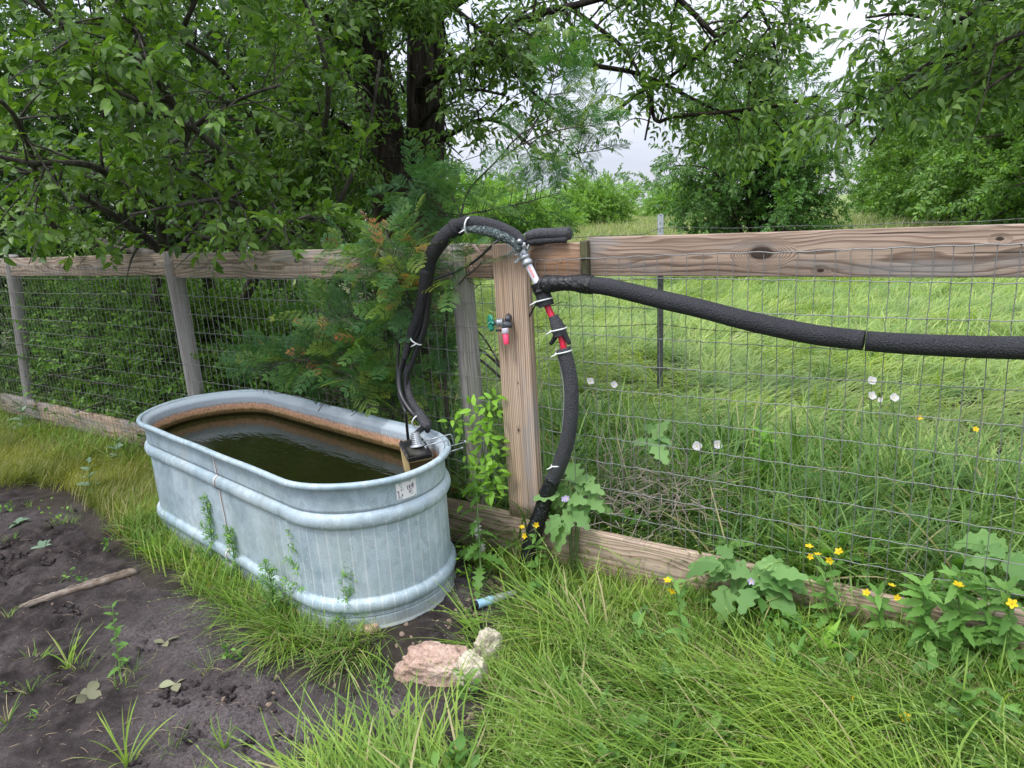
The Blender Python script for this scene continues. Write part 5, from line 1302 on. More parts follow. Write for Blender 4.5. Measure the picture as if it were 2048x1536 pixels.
# ================================================================== grass
def grass_mat(name, stops, dead=(0.38, 0.34, 0.17), head=(0.30, 0.36, 0.10), trans=0.3, rough=0.5):
    m = NT(name); a = m.attr('tint'); r = m.math('FRACT', m.math('ADD', m.math('MULTIPLY', m.rand(), 0.55), m.math('MULTIPLY', a, 0.45)))
    col = m.ramp(r, stops)
    big = m.noise(m.pos(), 2.3, 4)
    col = m.mix(1.0, col, m.ramp(big, [(0.33, (0.66, 0.74, 0.74)), (0.66, (1.38, 1.26, 1.1))]), 'MULTIPLY')
    col = m.mix(m.math('GREATER_THAN', a, 1.5), col, head); col = m.mix(m.math('GREATER_THAN', a, 2.5), col, dead)
    tc_ = m.mix(1.0, col, (1.6, 1.6, 0.8), 'MULTIPLY')
    m.bsdf(col, rough, 0, 0.35, None, trans=trans, tcol=tc_); return m.m
def tuft(n, rad, L, w, th0, bend, azspread=math.pi, dead=0.08, heads=0.0, seg=5, minz=0.012, lj=0.3):
    """blades leaning mostly along +X; angle from vertical th0 grows by bend along the blade"""
    mb = MB(); b = rng.normal(size=(n, 2)) * rad * 0.55; az = rng.uniform(-azspread, azspread, n)
    Ls = L * (1 - lj + 2 * lj * rng.random(n)); ws = w * rng.uniform(0.6, 1.25, n)
    hd = rng.random(n) < heads; Ls[hd] *= 1.15; ws[hd] *= 0.55
    th = np.clip(th0 + rng.normal(0, 0.22, n), 0.02, 1.4); bd = bend * rng.uniform(0.5, 1.35, n)
    p = np.c_[b, np.full(n, -0.02)]; rows = []
    tw = rng.normal(0, 0.5, n); sw = rng.normal(0, 0.35, n)
    for i in range(seg + 1):
        t = i / seg; a_ = az + sw * t
        d = np.c_[np.cos(a_) * np.sin(th + bd * t), np.sin(a_) * np.sin(th + bd * t), np.cos(th + bd * t)]
        if i: p = p + d * (Ls / seg)[:, None]; p[:, 2] = np.maximum(p[:, 2], minz * (0.3 + rng.random(n)))
        sd_ = np.c_[-np.sin(a_ + tw), np.cos(a_ + tw), 0 * a_ + 0.15]
        ww = ws * (1 - 0.55 * t) * (0.6 + 0.8 * min(1, t * 4)) * (0.12 if i == seg else 1) * 0.5
        rows.append(np.stack([p - sd_ * ww[:, None], p + sd_ * ww[:, None]], 1))
    V = np.stack(rows, 1)                                    # n, seg+1, 2, 3
    v = V.reshape(-1, 3); base_ = np.arange(n)[:, None] * (seg + 1) * 2; i = np.arange(seg)[None] * 2
    q = np.stack([base_ + i, base_ + i + 1, base_ + i + 3, base_ + i + 2], -1).reshape(-1, 4)
    tint = rng.random(n) * 0.95; tint[rng.random(n) < dead] = 3.0; tint[hd & (tint < 1)] *= 1
    mb.add(v, q, None, np.repeat(tint, (seg + 1) * 2))
    # seed heads: alternate spikelets on the last third of the stalk
    for k in np.where(hd)[0]:
        c = V[k].mean(1); tt = np.linspace(0.62, 1.0, 9) * seg
        for j, f in enumerate(tt):
            a0 = int(min(seg - 1, f)); u = f - a0; pt = c[a0] * (1 - u) + c[a0 + 1] * u; tg = nrm(c[a0 + 1] - c[a0]); s_ = nrm(np.cross(tg, [0.1, 0.2, 1])) * (1 if j % 2 else -1)
            e = pt + tg * 0.015 + s_ * 0.0022; m_ = pt + tg * 0.006 + s_ * 0.0024
            mb.add([pt, m_ + [0, 0, .001], e, pt + tg * 0.008], [[0, 1, 2, 3]], None, 2.0)
    return mb
def tufts(name, mat, nvar, **kw):
    L = []
    for _ in range(nvar):
        me = tuft(**kw).mesh(name); me.materials.append(mat); L.append(me)
    return variants(name, L)
def flow(x, y, seed, mean, amp):
    return mean + (fbm(x * 1.1, y * 1.1, 3, seed) - 0.5) * 2 * amp
def side_of(x, y): return (x - P0[0]) * FN[0] + (y - P0[1]) * FN[1]
def tankd(x, y):
    c, s = math.cos(TA), math.sin(TA); u = (x - TC[0]) * c + (y - TC[1]) * s; v = -(x - TC[0]) * s + (y - TC[1]) * c
    return np.hypot(np.maximum(np.abs(u) - (TL - TW) / 2, 0), v) - TW / 2 + 0.03
def plant_grass(name, coll, nv, cand, keepf, mean, amp, seed, smin=0.7, smax=1.25, zadd=0.0, label=None):
    x, y = cand; k = keepf(x, y); x, y = x[k], y[k]; n = len(x)
    az = flow(x, y, seed, mean, amp) + rng.normal(0, 0.25, n)
    S = rng.uniform(smin, smax, n); S3 = np.c_[S, S, S * rng.uniform(0.8, 1.15, n)]
    sc = scatter(name, coll, np.c_[x, y, gz(x, y) + zadd], np.c_[rng.normal(0, .06, n), rng.normal(0, .06, n), az], S3, rng.integers(0, nv, n), None, kind='stuff')
    sc['label'] = label; sc['category'] = 'grass'; return sc
def cand(x0, x1, y0, y1, dens):
    n = int((x1 - x0) * (y1 - y0) * dens); return rng.uniform(x0, x1, n), rng.uniform(y0, y1, n)
def ppix(x, y): return proj(np.c_[x, y, gz(x, y)])

GM_near = grass_mat('rye_grass', [(0.0, (0.050, 0.115, 0.018)), (0.4, (0.135, 0.250, 0.034)), (0.75, (0.210, 0.335, 0.055)), (1.0, (0.340, 0.430, 0.100))], head=(0.20, 0.29, 0.075))
GM_olive = grass_mat('olive_grass', [(0.0, (0.085, 0.130, 0.014)), (0.5, (0.165, 0.205, 0.024)), (1.0, (0.260, 0.280, 0.050))])
GM_tall = grass_mat('tall_grass', [(0.0, (0.040, 0.110, 0.024)), (0.5, (0.110, 0.220, 0.045)), (1.0, (0.240, 0.370, 0.110))])
GM_field = grass_mat('laid_meadow_grass', [(0.0, (0.110, 0.220, 0.040)), (0.5, (0.225, 0.340, 0.085)), (1.0, (0.370, 0.455, 0.175))], dead=(0.34, 0.32, 0.17))
GM_far = grass_mat('far_meadow_grass', [(0.0, (0.120, 0.190, 0.050)), (0.5, (0.190, 0.255, 0.080)), (1.0, (0.270, 0.310, 0.120))], dead=(0.36, 0.32, 0.20), head=(0.33, 0.30, 0.20))
NV = 7
T_laid = tufts('laid_tuft', GM_near, NV, n=17, rad=0.05, L=0.30, w=0.0046, th0=0.75, bend=0.95, azspread=1.05, dead=0.08, heads=0.16, seg=6)
T_up = tufts('upright_tuft', GM_near, NV, n=19, rad=0.045, L=0.16, w=0.0040, th0=0.30, bend=0.95, azspread=3.14, dead=0.12, heads=0.04)
T_fine = tufts('fine_tuft', GM_olive, NV, n=42, rad=0.055, L=0.13, w=0.0017, th0=0.45, bend=0.8, azspread=1.6, dead=0.10, heads=0.0, seg=4)
T_short = tufts('short_tuft', GM_near, NV, n=30, rad=0.06, L=0.075, w=0.0024, th0=0.5, bend=0.8, azspread=3.14, dead=0.25, heads=0.0, seg=4)
T_tall = tufts('tall_tuft', GM_tall, NV, n=22, rad=0.06, L=0.42, w=0.0070, th0=0.22, bend=1.35, azspread=3.14, dead=0.07, heads=0.06, seg=7)
T_mead = tufts('meadow_tuft', GM_field, NV, n=30, rad=0.12, L=0.27, w=0.0075, th0=0.70, bend=1.15, azspread=1.3, dead=0.06, heads=0.0, seg=5, minz=0.03)
T_far = tufts('far_tuft', GM_far, 5, n=40, rad=0.35, L=0.42, w=0.016, th0=0.35, bend=0.7, azspread=3.14, dead=0.16, heads=0.10, seg=3)

def dm(x, y): return dirtness(x, y)
def clear_rocks(x, y):
    k = np.ones(len(x), bool)
    for (cx, cy, r) in ROCKS: k &= np.hypot(x - cx, y - cy) > r
    return k
ROCKS = [(-0.30, 2.04, 0.10), (-0.17, 1.96, 0.06), (-0.10, 2.08, 0.05)]
def k_fore(x, y):
    p = ppix(x, y); s = side_of(x, y)
    return (s > -0.03) & (dm(x, y) < .5) & (tankd(x, y) > 0.02) & clear_rocks(x, y) & ((p[:, 0] > 700) | ((p[:, 1] > 1500) & (p[:, 0] > 620))) & ((p[:, 1] > 1290) | (p[:, 0] > 1010)) & ((p[:, 1] > 1395) | (p[:, 0] > 960)) & (fbm(x * 3.6, y * 3.6, 2, 66) > 0.37)
plant_grass('foreground_grass', T_laid, NV, cand(-0.9, 2.6, 1.0, 3.0, 520), lambda x, y: k_fore(x, y) & (side_of(x, y) > 0.28 + 0.25 * fbm(x * 2, y * 2, 2, 8)), 3.35, 2.0, 51, 0.6, 1.25, label='long trampled rye grass with seed heads across the foreground')
plant_grass('fence_foot_grass', T_up, NV, cand(-0.4, 2.8, 1.0, 3.2, 560), lambda x, y: (side_of(x, y) > -0.02) & (dm(x, y) < .5) & (ppix(x, y)[:, 0] > 960) & (tankd(x, y) > .03), 0.4, 3.1, 52, 0.45, 1.05, label='bright tufted grass along the foot of the fence')
plant_grass('fence_foot_stubble', T_short, NV, cand(-0.9, 2.6, 1.0, 3.0, 420), lambda x, y: k_fore(x, y), 0.4, 3.1, 53, 0.8, 1.4, label='short undergrowth between the long grass stems')
def k_tank(x, y):
    d = tankd(x, y); p = ppix(x, y); s = side_of(x, y)
    a = (d > 0.012) & (d < 0.03 + 0.24 * fbm(x * 4, y * 4, 2, 12)) & (s > 0.05) & (p[:, 0] < 620 + 200 * (fbm(x * 7, y * 7, 2, 3) > .5)) & (p[:, 0] > 215)
    return a
plant_grass('tank_foot_grass', T_up, NV, cand(-2.6, 0.2, 1.8, 4.0, 750), k_tank, 0.4, 3.1, 54, 0.55, 1.05, label='bushy bright grass growing round the foot of the tank')
TK2 = [(420, 1150), (600, 1250), (720, 1270), (810, 1250), (830, 1300), (760, 1330), (700, 1330), (590, 1290), (480, 1215)]
plant_grass('drooping_grass', T_laid, NV, cand(-1.6, 0.0, 1.6, 2.9, 420), lambda x, y: inpoly(*ppix(x, y)[:, :2].T, TK2) & (tankd(x, y) > 0.05) & clear_rocks(x, y), 4.1, 0.7, 55, 0.6, 0.95, label='long drooping grass spilling from the tank onto bare soil')
OL = [(-500, 780), (0, 795), (300, 865), (330, 1050), (250, 1075), (150, 985), (60, 965), (-100, 985), (-500, 1000)]
plant_grass('olive_grass', T_fine, NV, cand(-6.0, -1.2, 2.2, 7.2, 420), lambda x, y: inpoly(*ppix(x, y)[:, :2].T, OL) & (side_of(x, y) > 0.02) & (tankd(x, y) > 0.01), 0.5, 0.9, 56, 0.8, 1.4, label='fine olive green grass in front of the fence left of the tank')
plant_grass('left_tufts', T_up, NV, cand(-5.0, -1.5, 2.2, 6.2, 260), lambda x, y: (side_of(x, y) > 0.02) & (side_of(x, y) < 0.12 + .3 * fbm(x * 3, y * 3, 2, 44)) & (tankd(x, y) > 0.05) & (x < -1.8), 0.4, 3, 57, 0.9, 1.4, label='taller green tufts along the left part of the fence')
plant_grass('scattered_sprigs', T_up, NV, cand(-3.4, 0.0, 1.2, 4.0, 11), lambda x, y: (dm(x, y) > .5) & (fbm(x * 2.1, y * 2.1, 2, 19) > 0.42), 0.4, 3, 58, 0.35, 0.65, label='scattered grass sprigs on the bare dark soil')
# behind the fence
def kb_(a, b): return lambda x, y: (side_of(x, y) < a) & (side_of(x, y) > b)
plant_grass('tall_grass', T_tall, NV, cand(-0.9, 4.4, 1.0, 4.8, 230), lambda x, y: (~((ppix(x, y)[:, 0] > 1210) & (ppix(x, y)[:, 0] < 1420) & (side_of(x, y) > -.34))) & (side_of(x, y) < -0.04) & (side_of(x, y) > -1.15 - 0.5 * fbm(x, y, 2, 5)), 2.5, 3.0, 61, 0.6, 1.15, label='tall lush grass directly behind the mesh on the right')
plant_grass('tall_grass_undergrowth', T_up, NV, cand(-0.9, 4.4, 1.0, 4.8, 330), lambda x, y: (side_of(x, y) < -0.04) & (side_of(x, y) > -1.5), 2.5, 3.0, 62, 1.0, 1.8, label='thick low grass under the tall stems behind the mesh')
plant_grass('tall_grass_left', T_tall, NV, cand(-6.5, -0.8, 3.0, 8.2, 60), lambda x, y: (side_of(x, y) < -0.04) & (side_of(x, y) > -1.6), 2.5, 3.0, 63, 0.8, 1.25, label='rank grass growing under the shrubs behind the left mesh')
plant_grass('meadow_grass', T_mead, NV, cand(-1.8, 12, 2.4, 16, 62), lambda x, y: (side_of(x, y) < -1.0) & (y < 15.5) & (x < y * 0.95 + 1.5) & (x > -0.12 * y - 0.8), 0.2, 4.2, 64, 0.8, 1.3, label='pale laid meadow grass lying in swirls beyond the mesh')
xx2 = rng.uniform(-1, 1, 15000); yy2 = 15 + (rng.random(15000) ** 1.4) * 75
plant_grass('far_meadow_grass', T_far, 5, (xx2 * (yy2 * 0.85) + 0.1 * yy2, yy2), lambda x, y: x > -0.15 * y, 0, 3.1, 65, 0.9, 1.5, label='pale seeding grass of the open field beyond')

# small broad leaved weeds mixed into the grass
LM_herb = leaf_mat('herb_leaf', (0.060, 0.150, 0.028), (0.110, 0.240, 0.045), (0.190, 0.340, 0.070), 0.5, 0.3, 0.3)
hv = []
for k in range(6):
    mb = MB(); nl = rng.integers(7, 13); shp = ('ovate', 'obov', 'lance')[k % 3]
    for i in range(nl):
        a = rng.uniform(0, 6.28); e = rng.uniform(0.1, 1.1); L = rng.uniform(.018, .042) * (1.4 if shp == 'lance' else 1)
        v, q = leaf_vq(1, {'ovate': .55, 'obov': .6, 'lance': .25}[shp], 4, .25, .2, shp, .2)
        p = np.array([rng.normal(0, .012), rng.normal(0, .012), rng.uniform(.0, .06)]); M = xM(p, [math.cos(a) * math.cos(e), math.sin(a) * math.cos(e), math.sin(e)], rng.normal(0, .4), L)
        mb.add(xf(v, M), q, None, rng.uniform(0, .9))
    me = mb.mesh('herb'); me.materials.append(LM_herb); hv.append(me)
H_c = variants('herb_shape', hv)
plant_grass('ground_herbs', H_c, 6, cand(-0.9, 2.6, 1.0, 3.0, 230), lambda x, y: k_fore(x, y) & (fbm(x * 2.6, y * 2.6, 2, 90) > .42), 0, 3, 71, 0.8, 1.5, 0.015, label='small broad leaved weeds mixed into the foreground grass')
plant_grass('meadow_herbs', H_c, 6, cand(-0.9, 4.4, 1.0, 4.8, 70), lambda x, y: (side_of(x, y) < -0.04) & (side_of(x, y) > -1.3), 0, 3, 72, 1.4, 2.8, 0.05, label='broad leaved weeds among the tall grass behind the mesh')
plant_grass('soil_edge_herbs', H_c, 6, cand(-3.4, -0.2, 1.4, 4.0, 34), lambda x, y: (dm(x, y) > .5) & (tankd(x, y) > .03) & (fbm(x * 3.1, y * 3.1, 2, 93) > .5), 0, 3, 73, 0.5, 0.9, 0.004, label='tiny seedlings dotted over the bare soil')

# ================================================================== ferny bush, flowers, weeds, stones
def frond_vq(L=1.0, pairs=5, lf=10):
    mb = MB(); tube(mb, [(0, 0, 0), (L * .5, 0, 0.05 * L), (L, 0, -0.03 * L)], [0.006 * L, 0.005 * L, 0.003 * L], 3, cap=False, tint=0.0)
    for i in range(pairs):
        t = 0.16 + 0.80 * i / (pairs - 1); pl_ = L * 0.40 * math.sin(math.pi * (0.25 + 0.62 * t)) 
        for s in (-1, 1):
            a = s * rng.uniform(0.75, 0.95); d = np.array([math.cos(a), math.sin(a), 0.05]); o = np.array([t * L, 0, 0.05 * L * math.sin(t * 3)])
            pd = np.array([-math.sin(a), math.cos(a), 0])
            tube(mb, [o, o + d * pl_], 0.0025 * L, 3, cap=False)
            u = np.linspace(0.08, 1, lf); ll = 0.080 * L * np.sin(math.pi * (0.2 + 0.65 * u)) 
            for e in (-1, 1):
                b = o + d * (u * pl_)[:, None] + [0, 0, 0] - np.c_[0 * u, 0 * u, 0.10 * pl_ * u * u]; dd = nrm(d * 0.45 + pd * e) ; tip = b + dd * ll[:, None] + np.c_[0 * u, 0 * u, np.full(lf, 0.008 * L)]
                w = d * 0.019 * L
                v = np.stack([b, (b + tip) / 2 + w, tip, (b + tip) / 2 - w], 1).reshape(-1, 3); mb.add(v, np.arange(lf * 4).reshape(-1, 4), None, 0.1)
    return mb
LM_fern = leaf_mat('fern_leaf_green', (0.035, 0.105, 0.034), (0.065, 0.165, 0.048), (0.125, 0.240, 0.060), 0.5, 0.3, 0.3)
LM_fernY = leaf_mat('fern_leaf_yellow', (0.11, 0.20, 0.030), (0.18, 0.27, 0.045), (0.28, 0.32, 0.06), 0.5, 0.35, 0.3)
LM_fernR = leaf_mat('fern_leaf_rust', (0.42, 0.14, 0.06), (0.50, 0.22, 0.10), (0.42, 0.28, 0.09), 0.5, 0.35, 0.3)
FRN = {}
for nm, mt in (('g', LM_fern), ('y', LM_fernY), ('r', LM_fernR)):
    FRN[nm] = []
    for _ in range(4):
        me = frond_vq(1.0, 4 if nm == 'r' else 5, 8).mesh('leaf'); me.materials.append(mt); FRN[nm].append(me)
fb = thing('ferny_bush', 'feathery leaved bush with yellow and rust tips growing through the fence behind the tank', 'shrub', FP(4.55, 0, -0.15))
fmb = MB(); fronds = []
def fstem(pts, r0, r1, n_, size_, mix, spread=1.0, side=(0, 0, 0), out=False):
    n = int(n_ * 1.45); size = size_ * 1.12
    P = smooth_path([np.array(p) for p in pts], 40); fm_ = MB(); tube(fm_, P, np.linspace(r0, r1, 40), 6)
    for i in range(n):
        t = rng.uniform(0.12, 1.0); a = int(t * 38); p = P[a]; tg = nrm(P[a + 1] - P[a])
        d = nrm(tg * 0.4 + nrm(np.cross(tg, rng.normal(size=3))) * spread + np.array([0, 0, 0.05]) + np.array(side))
        L = rng.uniform(0.02, 0.12); e = p + d * L; tube(fm_, [p, e], 0.0018, 4, cap=False)
        for j in range(2):
            dj = nrm(d + rng.normal(size=3) * 0.7 + np.array([0, 0, -0.12])); c = rng.random(); k = 'g'
            if c < mix[0]: k = 'y'
            elif c < mix[0] + mix[1] * .6: k = 'r'
            tip_ = proj(e + dj * size * .8)[0]
            if tip_[0] < 850 and tip_[1] > 752 + max(0, tip_[0] - 500) * 0.235: continue
            fronds.append((xM(e, dj, rng.normal(0, 0.5), size * rng.uniform(0.7, 1.2) * (0.7 if k == 'r' else 1)), k))
    obj('branch', fm_, BK_gray, fb)
def fo(x, y, o): return onf(x, y, o)
root_f = FP(4.75, -0.1, -0.12)
fstem([root_f, fo(890, 760, -.1), fo(900, 560, -.1), at(920, 440, 3.55), at(938, 380, 3.6), at(990, 325, 3.5), at(1040, 270, 3.4), at(1110, 235, 3.3)], 0.013, 0.003, 0, 0.1, (0, 0))
fstem([at(1000, 320, 3.5), at(1050, 285, 3.4), at(1120, 260, 3.3), at(1190, 250, 3.3)], 0.004, 0.002, 24, 0.13, (0.25, 0.0))
fstem([at(1040, 290, 3.5), at(1090, 210, 3.4), at(1110, 150, 3.4), at(1130, 90, 3.4)], 0.004, 0.002, 18, 0.12, (0.05, 0.0))
fstem([at(1060, 320, 3.6), at(1130, 310, 3.5), at(1200, 300, 3.5), at(1230, 290, 3.5)], 0.004, 0.002, 12, 0.12, (0.0, 0.0))
fstem([at(925, 430, 3.6), at(980, 420, 3.6), at(1050, 405, 3.6), at(1120, 385, 3.6)], 0.005, 0.002, 26, 0.13, (0.0, 0.0))
fstem([at(915, 450, 3.6), at(880, 420, 3.6), at(850, 400, 3.6), at(835, 370, 3.6)], 0.005, 0.002, 22, 0.14, (0.0, 0.0))
fstem([at(925, 440, 3.6), at(900, 380, 3.8), at(880, 350, 3.9)], 0.005, 0.002, 9, 0.13, (0.0, 0.0))
fstem([fo(905, 600, -.1), fo(925, 560, .02), fo(950, 540, .03), fo(985, 500, -.06)], 0.004, 0.002, 12, 0.11, (0.1, 0.0))
fstem([root_f, fo(870, 800, -.1), fo(845, 660, .0), fo(800, 590, .08), fo(760, 545, .12), fo(735, 500, .12)], 0.009, 0.003, 34, 0.125, (0.22, 0.10))
fstem([fo(830, 640, .05), fo(810, 570, .12), fo(790, 520, .16), fo(800, 480, .16)], 0.004, 0.002, 30, 0.12, (0.34, 0.22))
fstem([fo(800, 560, .1), fo(760, 510, .14), fo(725, 500, .12), fo(700, 520, .1)], 0.003, 0.0015, 16, 0.10, (0.2, 0.05))
fstem([fo(770, 490, .14), fo(780, 465, .14), fo(800, 452, .14)], 0.002, 0.001, 6, 0.075, (0.1, 0.85))
fstem([fo(860, 760, -.05), fo(800, 740, .05), fo(740, 680, .1), fo(690, 640, .12), fo(640, 640, .1)], 0.006, 0.002, 46, 0.125, (0.14, 0.05))
fstem([fo(870, 800, -.05), fo(790, 790, .08), fo(700, 750, .15), fo(600, 720, .15), fo(500, 745, .12)], 0.007, 0.002, 72, 0.13, (0.08, 0.06))
fstem([fo(860, 820, -.05), fo(780, 820, .08), fo(700, 800, .12), fo(620, 775, .12)], 0.005, 0.002, 40, 0.13, (0.05, 0.03))
fstem([fo(720, 700, .12), fo(700, 740, .2), fo(680, 790, .22)], 0.003, 0.0015, 8, 0.14, (1.0, 0.0))
fstem([fo(880, 840, -.1), fo(840, 830, .0), fo(800, 830, .05), fo(770, 845, .05)], 0.004, 0.002, 22, 0.12, (0.1, 0.0))
fstem([root_f, fo(880, 760, -.15), fo(895, 700, -.15), fo(905, 640, -.15)], 0.005, 0.002, 22, 0.12, (0.05, 0.02))
fstem([fo(700, 700, .1), fo(650, 690, .1), fo(610, 650, .06)], 0.002, 0.001, 6, 0.08, (0.1, 0.7))
pr = proj(np.array([list(f[0].translation) for f in fronds])); order = np.argsort(pr[:, 2]); rest = []
for c_, i in enumerate(order):
    M, k = fronds[i]
    if c_ < 300: obj('leaf', FRN[k][c_ % 4], None, fb, M)
    else: rest.append((M, k))
fcoll = variants('frond', FRN['g'] + FRN['y'] + FRN['r'])
if rest:
    P, E_, S = mats_to_pes([a for a, b in rest]); scatter('foliage', fcoll, P, E_, S, [{'g': 0, 'y': 4, 'r': 8}[b] + rng.integers(4) for a, b in rest], fb, kind='stuff')

# ---- small plants
def leafset(mat, shape, W, n=6, nv=3, curl=0.2, fold=0.2, droop=0.15, name='leaf'):
    out = []
    for k in range(nv):
        v, q = leaf_vq(1, W * rng.uniform(0.9, 1.1), n, curl * rng.uniform(0.5, 1.5), fold * rng.uniform(0.6, 1.3), shape, droop * rng.uniform(0.4, 1.6))
        me = MB().add(v, q).mesh(name); me.materials.append(mat); out.append(me)
    return out
stem_m = plain('green_stem', (0.10, 0.17, 0.045), 0.6); dry_m = plain('dry_stem', (0.22, 0.19, 0.14), 0.8)
LM_lime = leaf_mat('lime_leaf', (0.14, 0.30, 0.025), (0.21, 0.42, 0.04), (0.28, 0.50, 0.06), 0.45, 0.35, 0.35)
LM_weed = leaf_mat('weed_leaf', (0.090, 0.210, 0.036), (0.140, 0.290, 0.055), (0.190, 0.360, 0.080), 0.5, 0.3, 0.3)
LM_night = leaf_mat('nightshade_leaf', (0.130, 0.260, 0.080), (0.180, 0.330, 0.105), (0.230, 0.390, 0.135), 0.6, 0.3, 0.25)
LM_blue = leaf_mat('bluish_leaf', (0.13, 0.21, 0.13), (0.19, 0.28, 0.19), (0.25, 0.34, 0.24), 0.6, 0.2, 0.25)
LM_dull = leaf_mat('wilted_leaf', (0.16, 0.16, 0.10), (0.22, 0.22, 0.13), (0.26, 0.27, 0.16), 0.7, 0.15, 0.2)
yel = NT('yellow_petal'); yel.bsdf((0.80, 0.55, 0.012), 0.5, 0, 0.3, None, trans=0.3, tcol=(0.85, 0.62, 0.03)); yel = yel.m
wht = NT('white_petal'); wht.bsdf((0.80, 0.76, 0.78), 0.5, 0, 0.3, None, trans=0.35, tcol=(0.82, 0.78, 0.78)); wht = wht.m
lil = NT('lilac_petal'); lil.bsdf((0.55, 0.46, 0.72), 0.5, 0, 0.3, None, trans=0.3); lil = lil.m
L_lime = leafset(LM_lime, 'ovate', 0.42); L_weed = leafset(LM_weed, 'toothed', 0.36, 9); L_night = leafset(LM_night, 'lobed', 0.72, 12, 4, 0.1, 0.18, 0.2)
L_thist = leafset(LM_weed, 'thistle', 0.5, 11, 3, 0.2, 0.25, 0.4); L_blue = leafset(LM_blue, 'ovate', 0.5); L_blueL = leafset(LM_blue, 'lobed', 0.62, 12); L_dull = leafset(LM_dull, 'obov', 0.6, 5)
L_strap = leafset(LM_lime, 'lance', 0.22, 7, 3, 0.35, 0.15, 0.2); L_white = leafset(plain('bleached_leaf', (0.66, 0.65, 0.60), 0.7), 'thistle', 0.42, 11, 2)
def petal_flower(root, p, nrm_, r, n, mat, W=0.7, name='flower', centre=(0.55, 0.30, 0.02), cup=0.35, shape='obov'):
    mb = MB(); M0 = axisM(p, nrm_, rng.uniform(0, 6)); v0, q0 = leaf_vq(1, W, 4, 0.15, 0.1, shape)
    for k in range(n):
        M = M0 @ Matrix.Rotation(k * 2 * math.pi / n, 4, 'Z') @ Matrix.Rotation(-cup * rng.uniform(0.8, 1.2), 4, 'Y') @ Matrix.Scale(r, 4); mb.add(xf(v0, M), q0)
    fl = obj(name, mb, mat, root)
    c = MB(); lathe_mb(c, [(0, 0), (r * 0.2, r * 0.04), (r * 0.17, r * 0.16), (0, r * 0.22)], 8, M0); obj('flower_centre', c, CEN(centre), fl)
    return fl
_cen = {}
def CEN(c):
    if c not in _cen: _cen[c] = plain('flower_centre', c, 0.7)
    return _cen[c]
def gpt(px, py):
    p = atz(px, py, 0.0)
    for _ in range(4): p = atz(px, py, float(gz(p[0], p[1])))
    return p
def leafy(name, label, cat, base, tip, nleaf, lsz, leaves, mat_stem=None, stem_r=0.003, whorl=2, droop=0.1, up=0.35, taper=0.5, t0=0.15, bow=(0, 0, 0), group=None, root=None, wid=6, face=False):
    r = root or thing(name, label, cat, base, group); base = np.array(base, float); tip = np.array(tip, float)
    P = smooth_path([base - [0, 0, .02], base * 0.5 + tip * 0.5 + np.array(bow), tip], 14)
    obj('stem', tube(MB(), P, np.linspace(stem_r, stem_r * 0.5, 14), 6), mat_stem or stem_m, r); a0 = rng.uniform(0, 6)
    for i in range(nleaf):
        t = t0 + (1 - t0) * (i // whorl) / max(1, (nleaf - 1) // whorl); f = t * 13; a = int(min(12, f)); p = P[a] + (P[a + 1] - P[a]) * (f - a)
        az = a0 + (i % whorl) * 2 * math.pi / whorl + (i // whorl) * 1.6 + rng.normal(0, 0.3)
        el = up * (0.5 + t) - droop + rng.normal(0, 0.15); d = np.array([math.cos(az) * math.cos(el), math.sin(az) * math.cos(el), math.sin(el)])
        s_ = lsz * (1 - taper * t) * rng.uniform(0.75, 1.15)
        obj('leaf', leaves[rng.integers(len(leaves))], None, r, faceM(p, d, np.array([0, -.45, 1.0]) + rng.normal(0, .3, 3), s_) if face else xM(p, d, rng.normal(0, 0.25), s_))
    return r
# bright young shrub between the posts
ys = thing('young_shrub', 'bright green young shrub between the mossy post and the upright board', 'shrub', FP(4.98, 0, 0.05))
for (pts, n) in (([(955, 1000, .06), (965, 930, .08), (975, 850, .08), (985, 800, .08)], 34), ([(950, 1000, .06), (935, 930, .10), (925, 860, .12), (905, 840, .12)], 22), ([(960, 1000, .06), (985, 960, .1), (990, 900, .1), (975, 870, .1)], 34), ([(950, 1010, .06), (960, 970, .12), (985, 990, .14), (990, 940, .12)], 36), ([(960, 900, .08), (955, 860, .1), (950, 820, .1)], 14), ([(955, 1010, .06), (930, 990, .1), (945, 960, .1)], 14)):
    P = smooth_path([onf(*q) for q in pts], 16); obj('stem', tube(MB(), P, np.linspace(0.003, 0.0012, 16), 5), stem_m if n > 20 else dry_m, ys)
    for i in range(n):
        t = rng.uniform(0.35, 1) if i > 5 else 1; p = P[int(t * 15)]; d = nrm(rng.normal(size=3) + np.array([0, -0.3, 0.1])); p = p + d * rng.uniform(.01, .045)
        obj('leaf', L_lime[i % 3], None, ys, faceM(p, d, np.array([0, -.5, .8]) + rng.normal(0, .4, 3), rng.uniform(0.034, 0.06)))
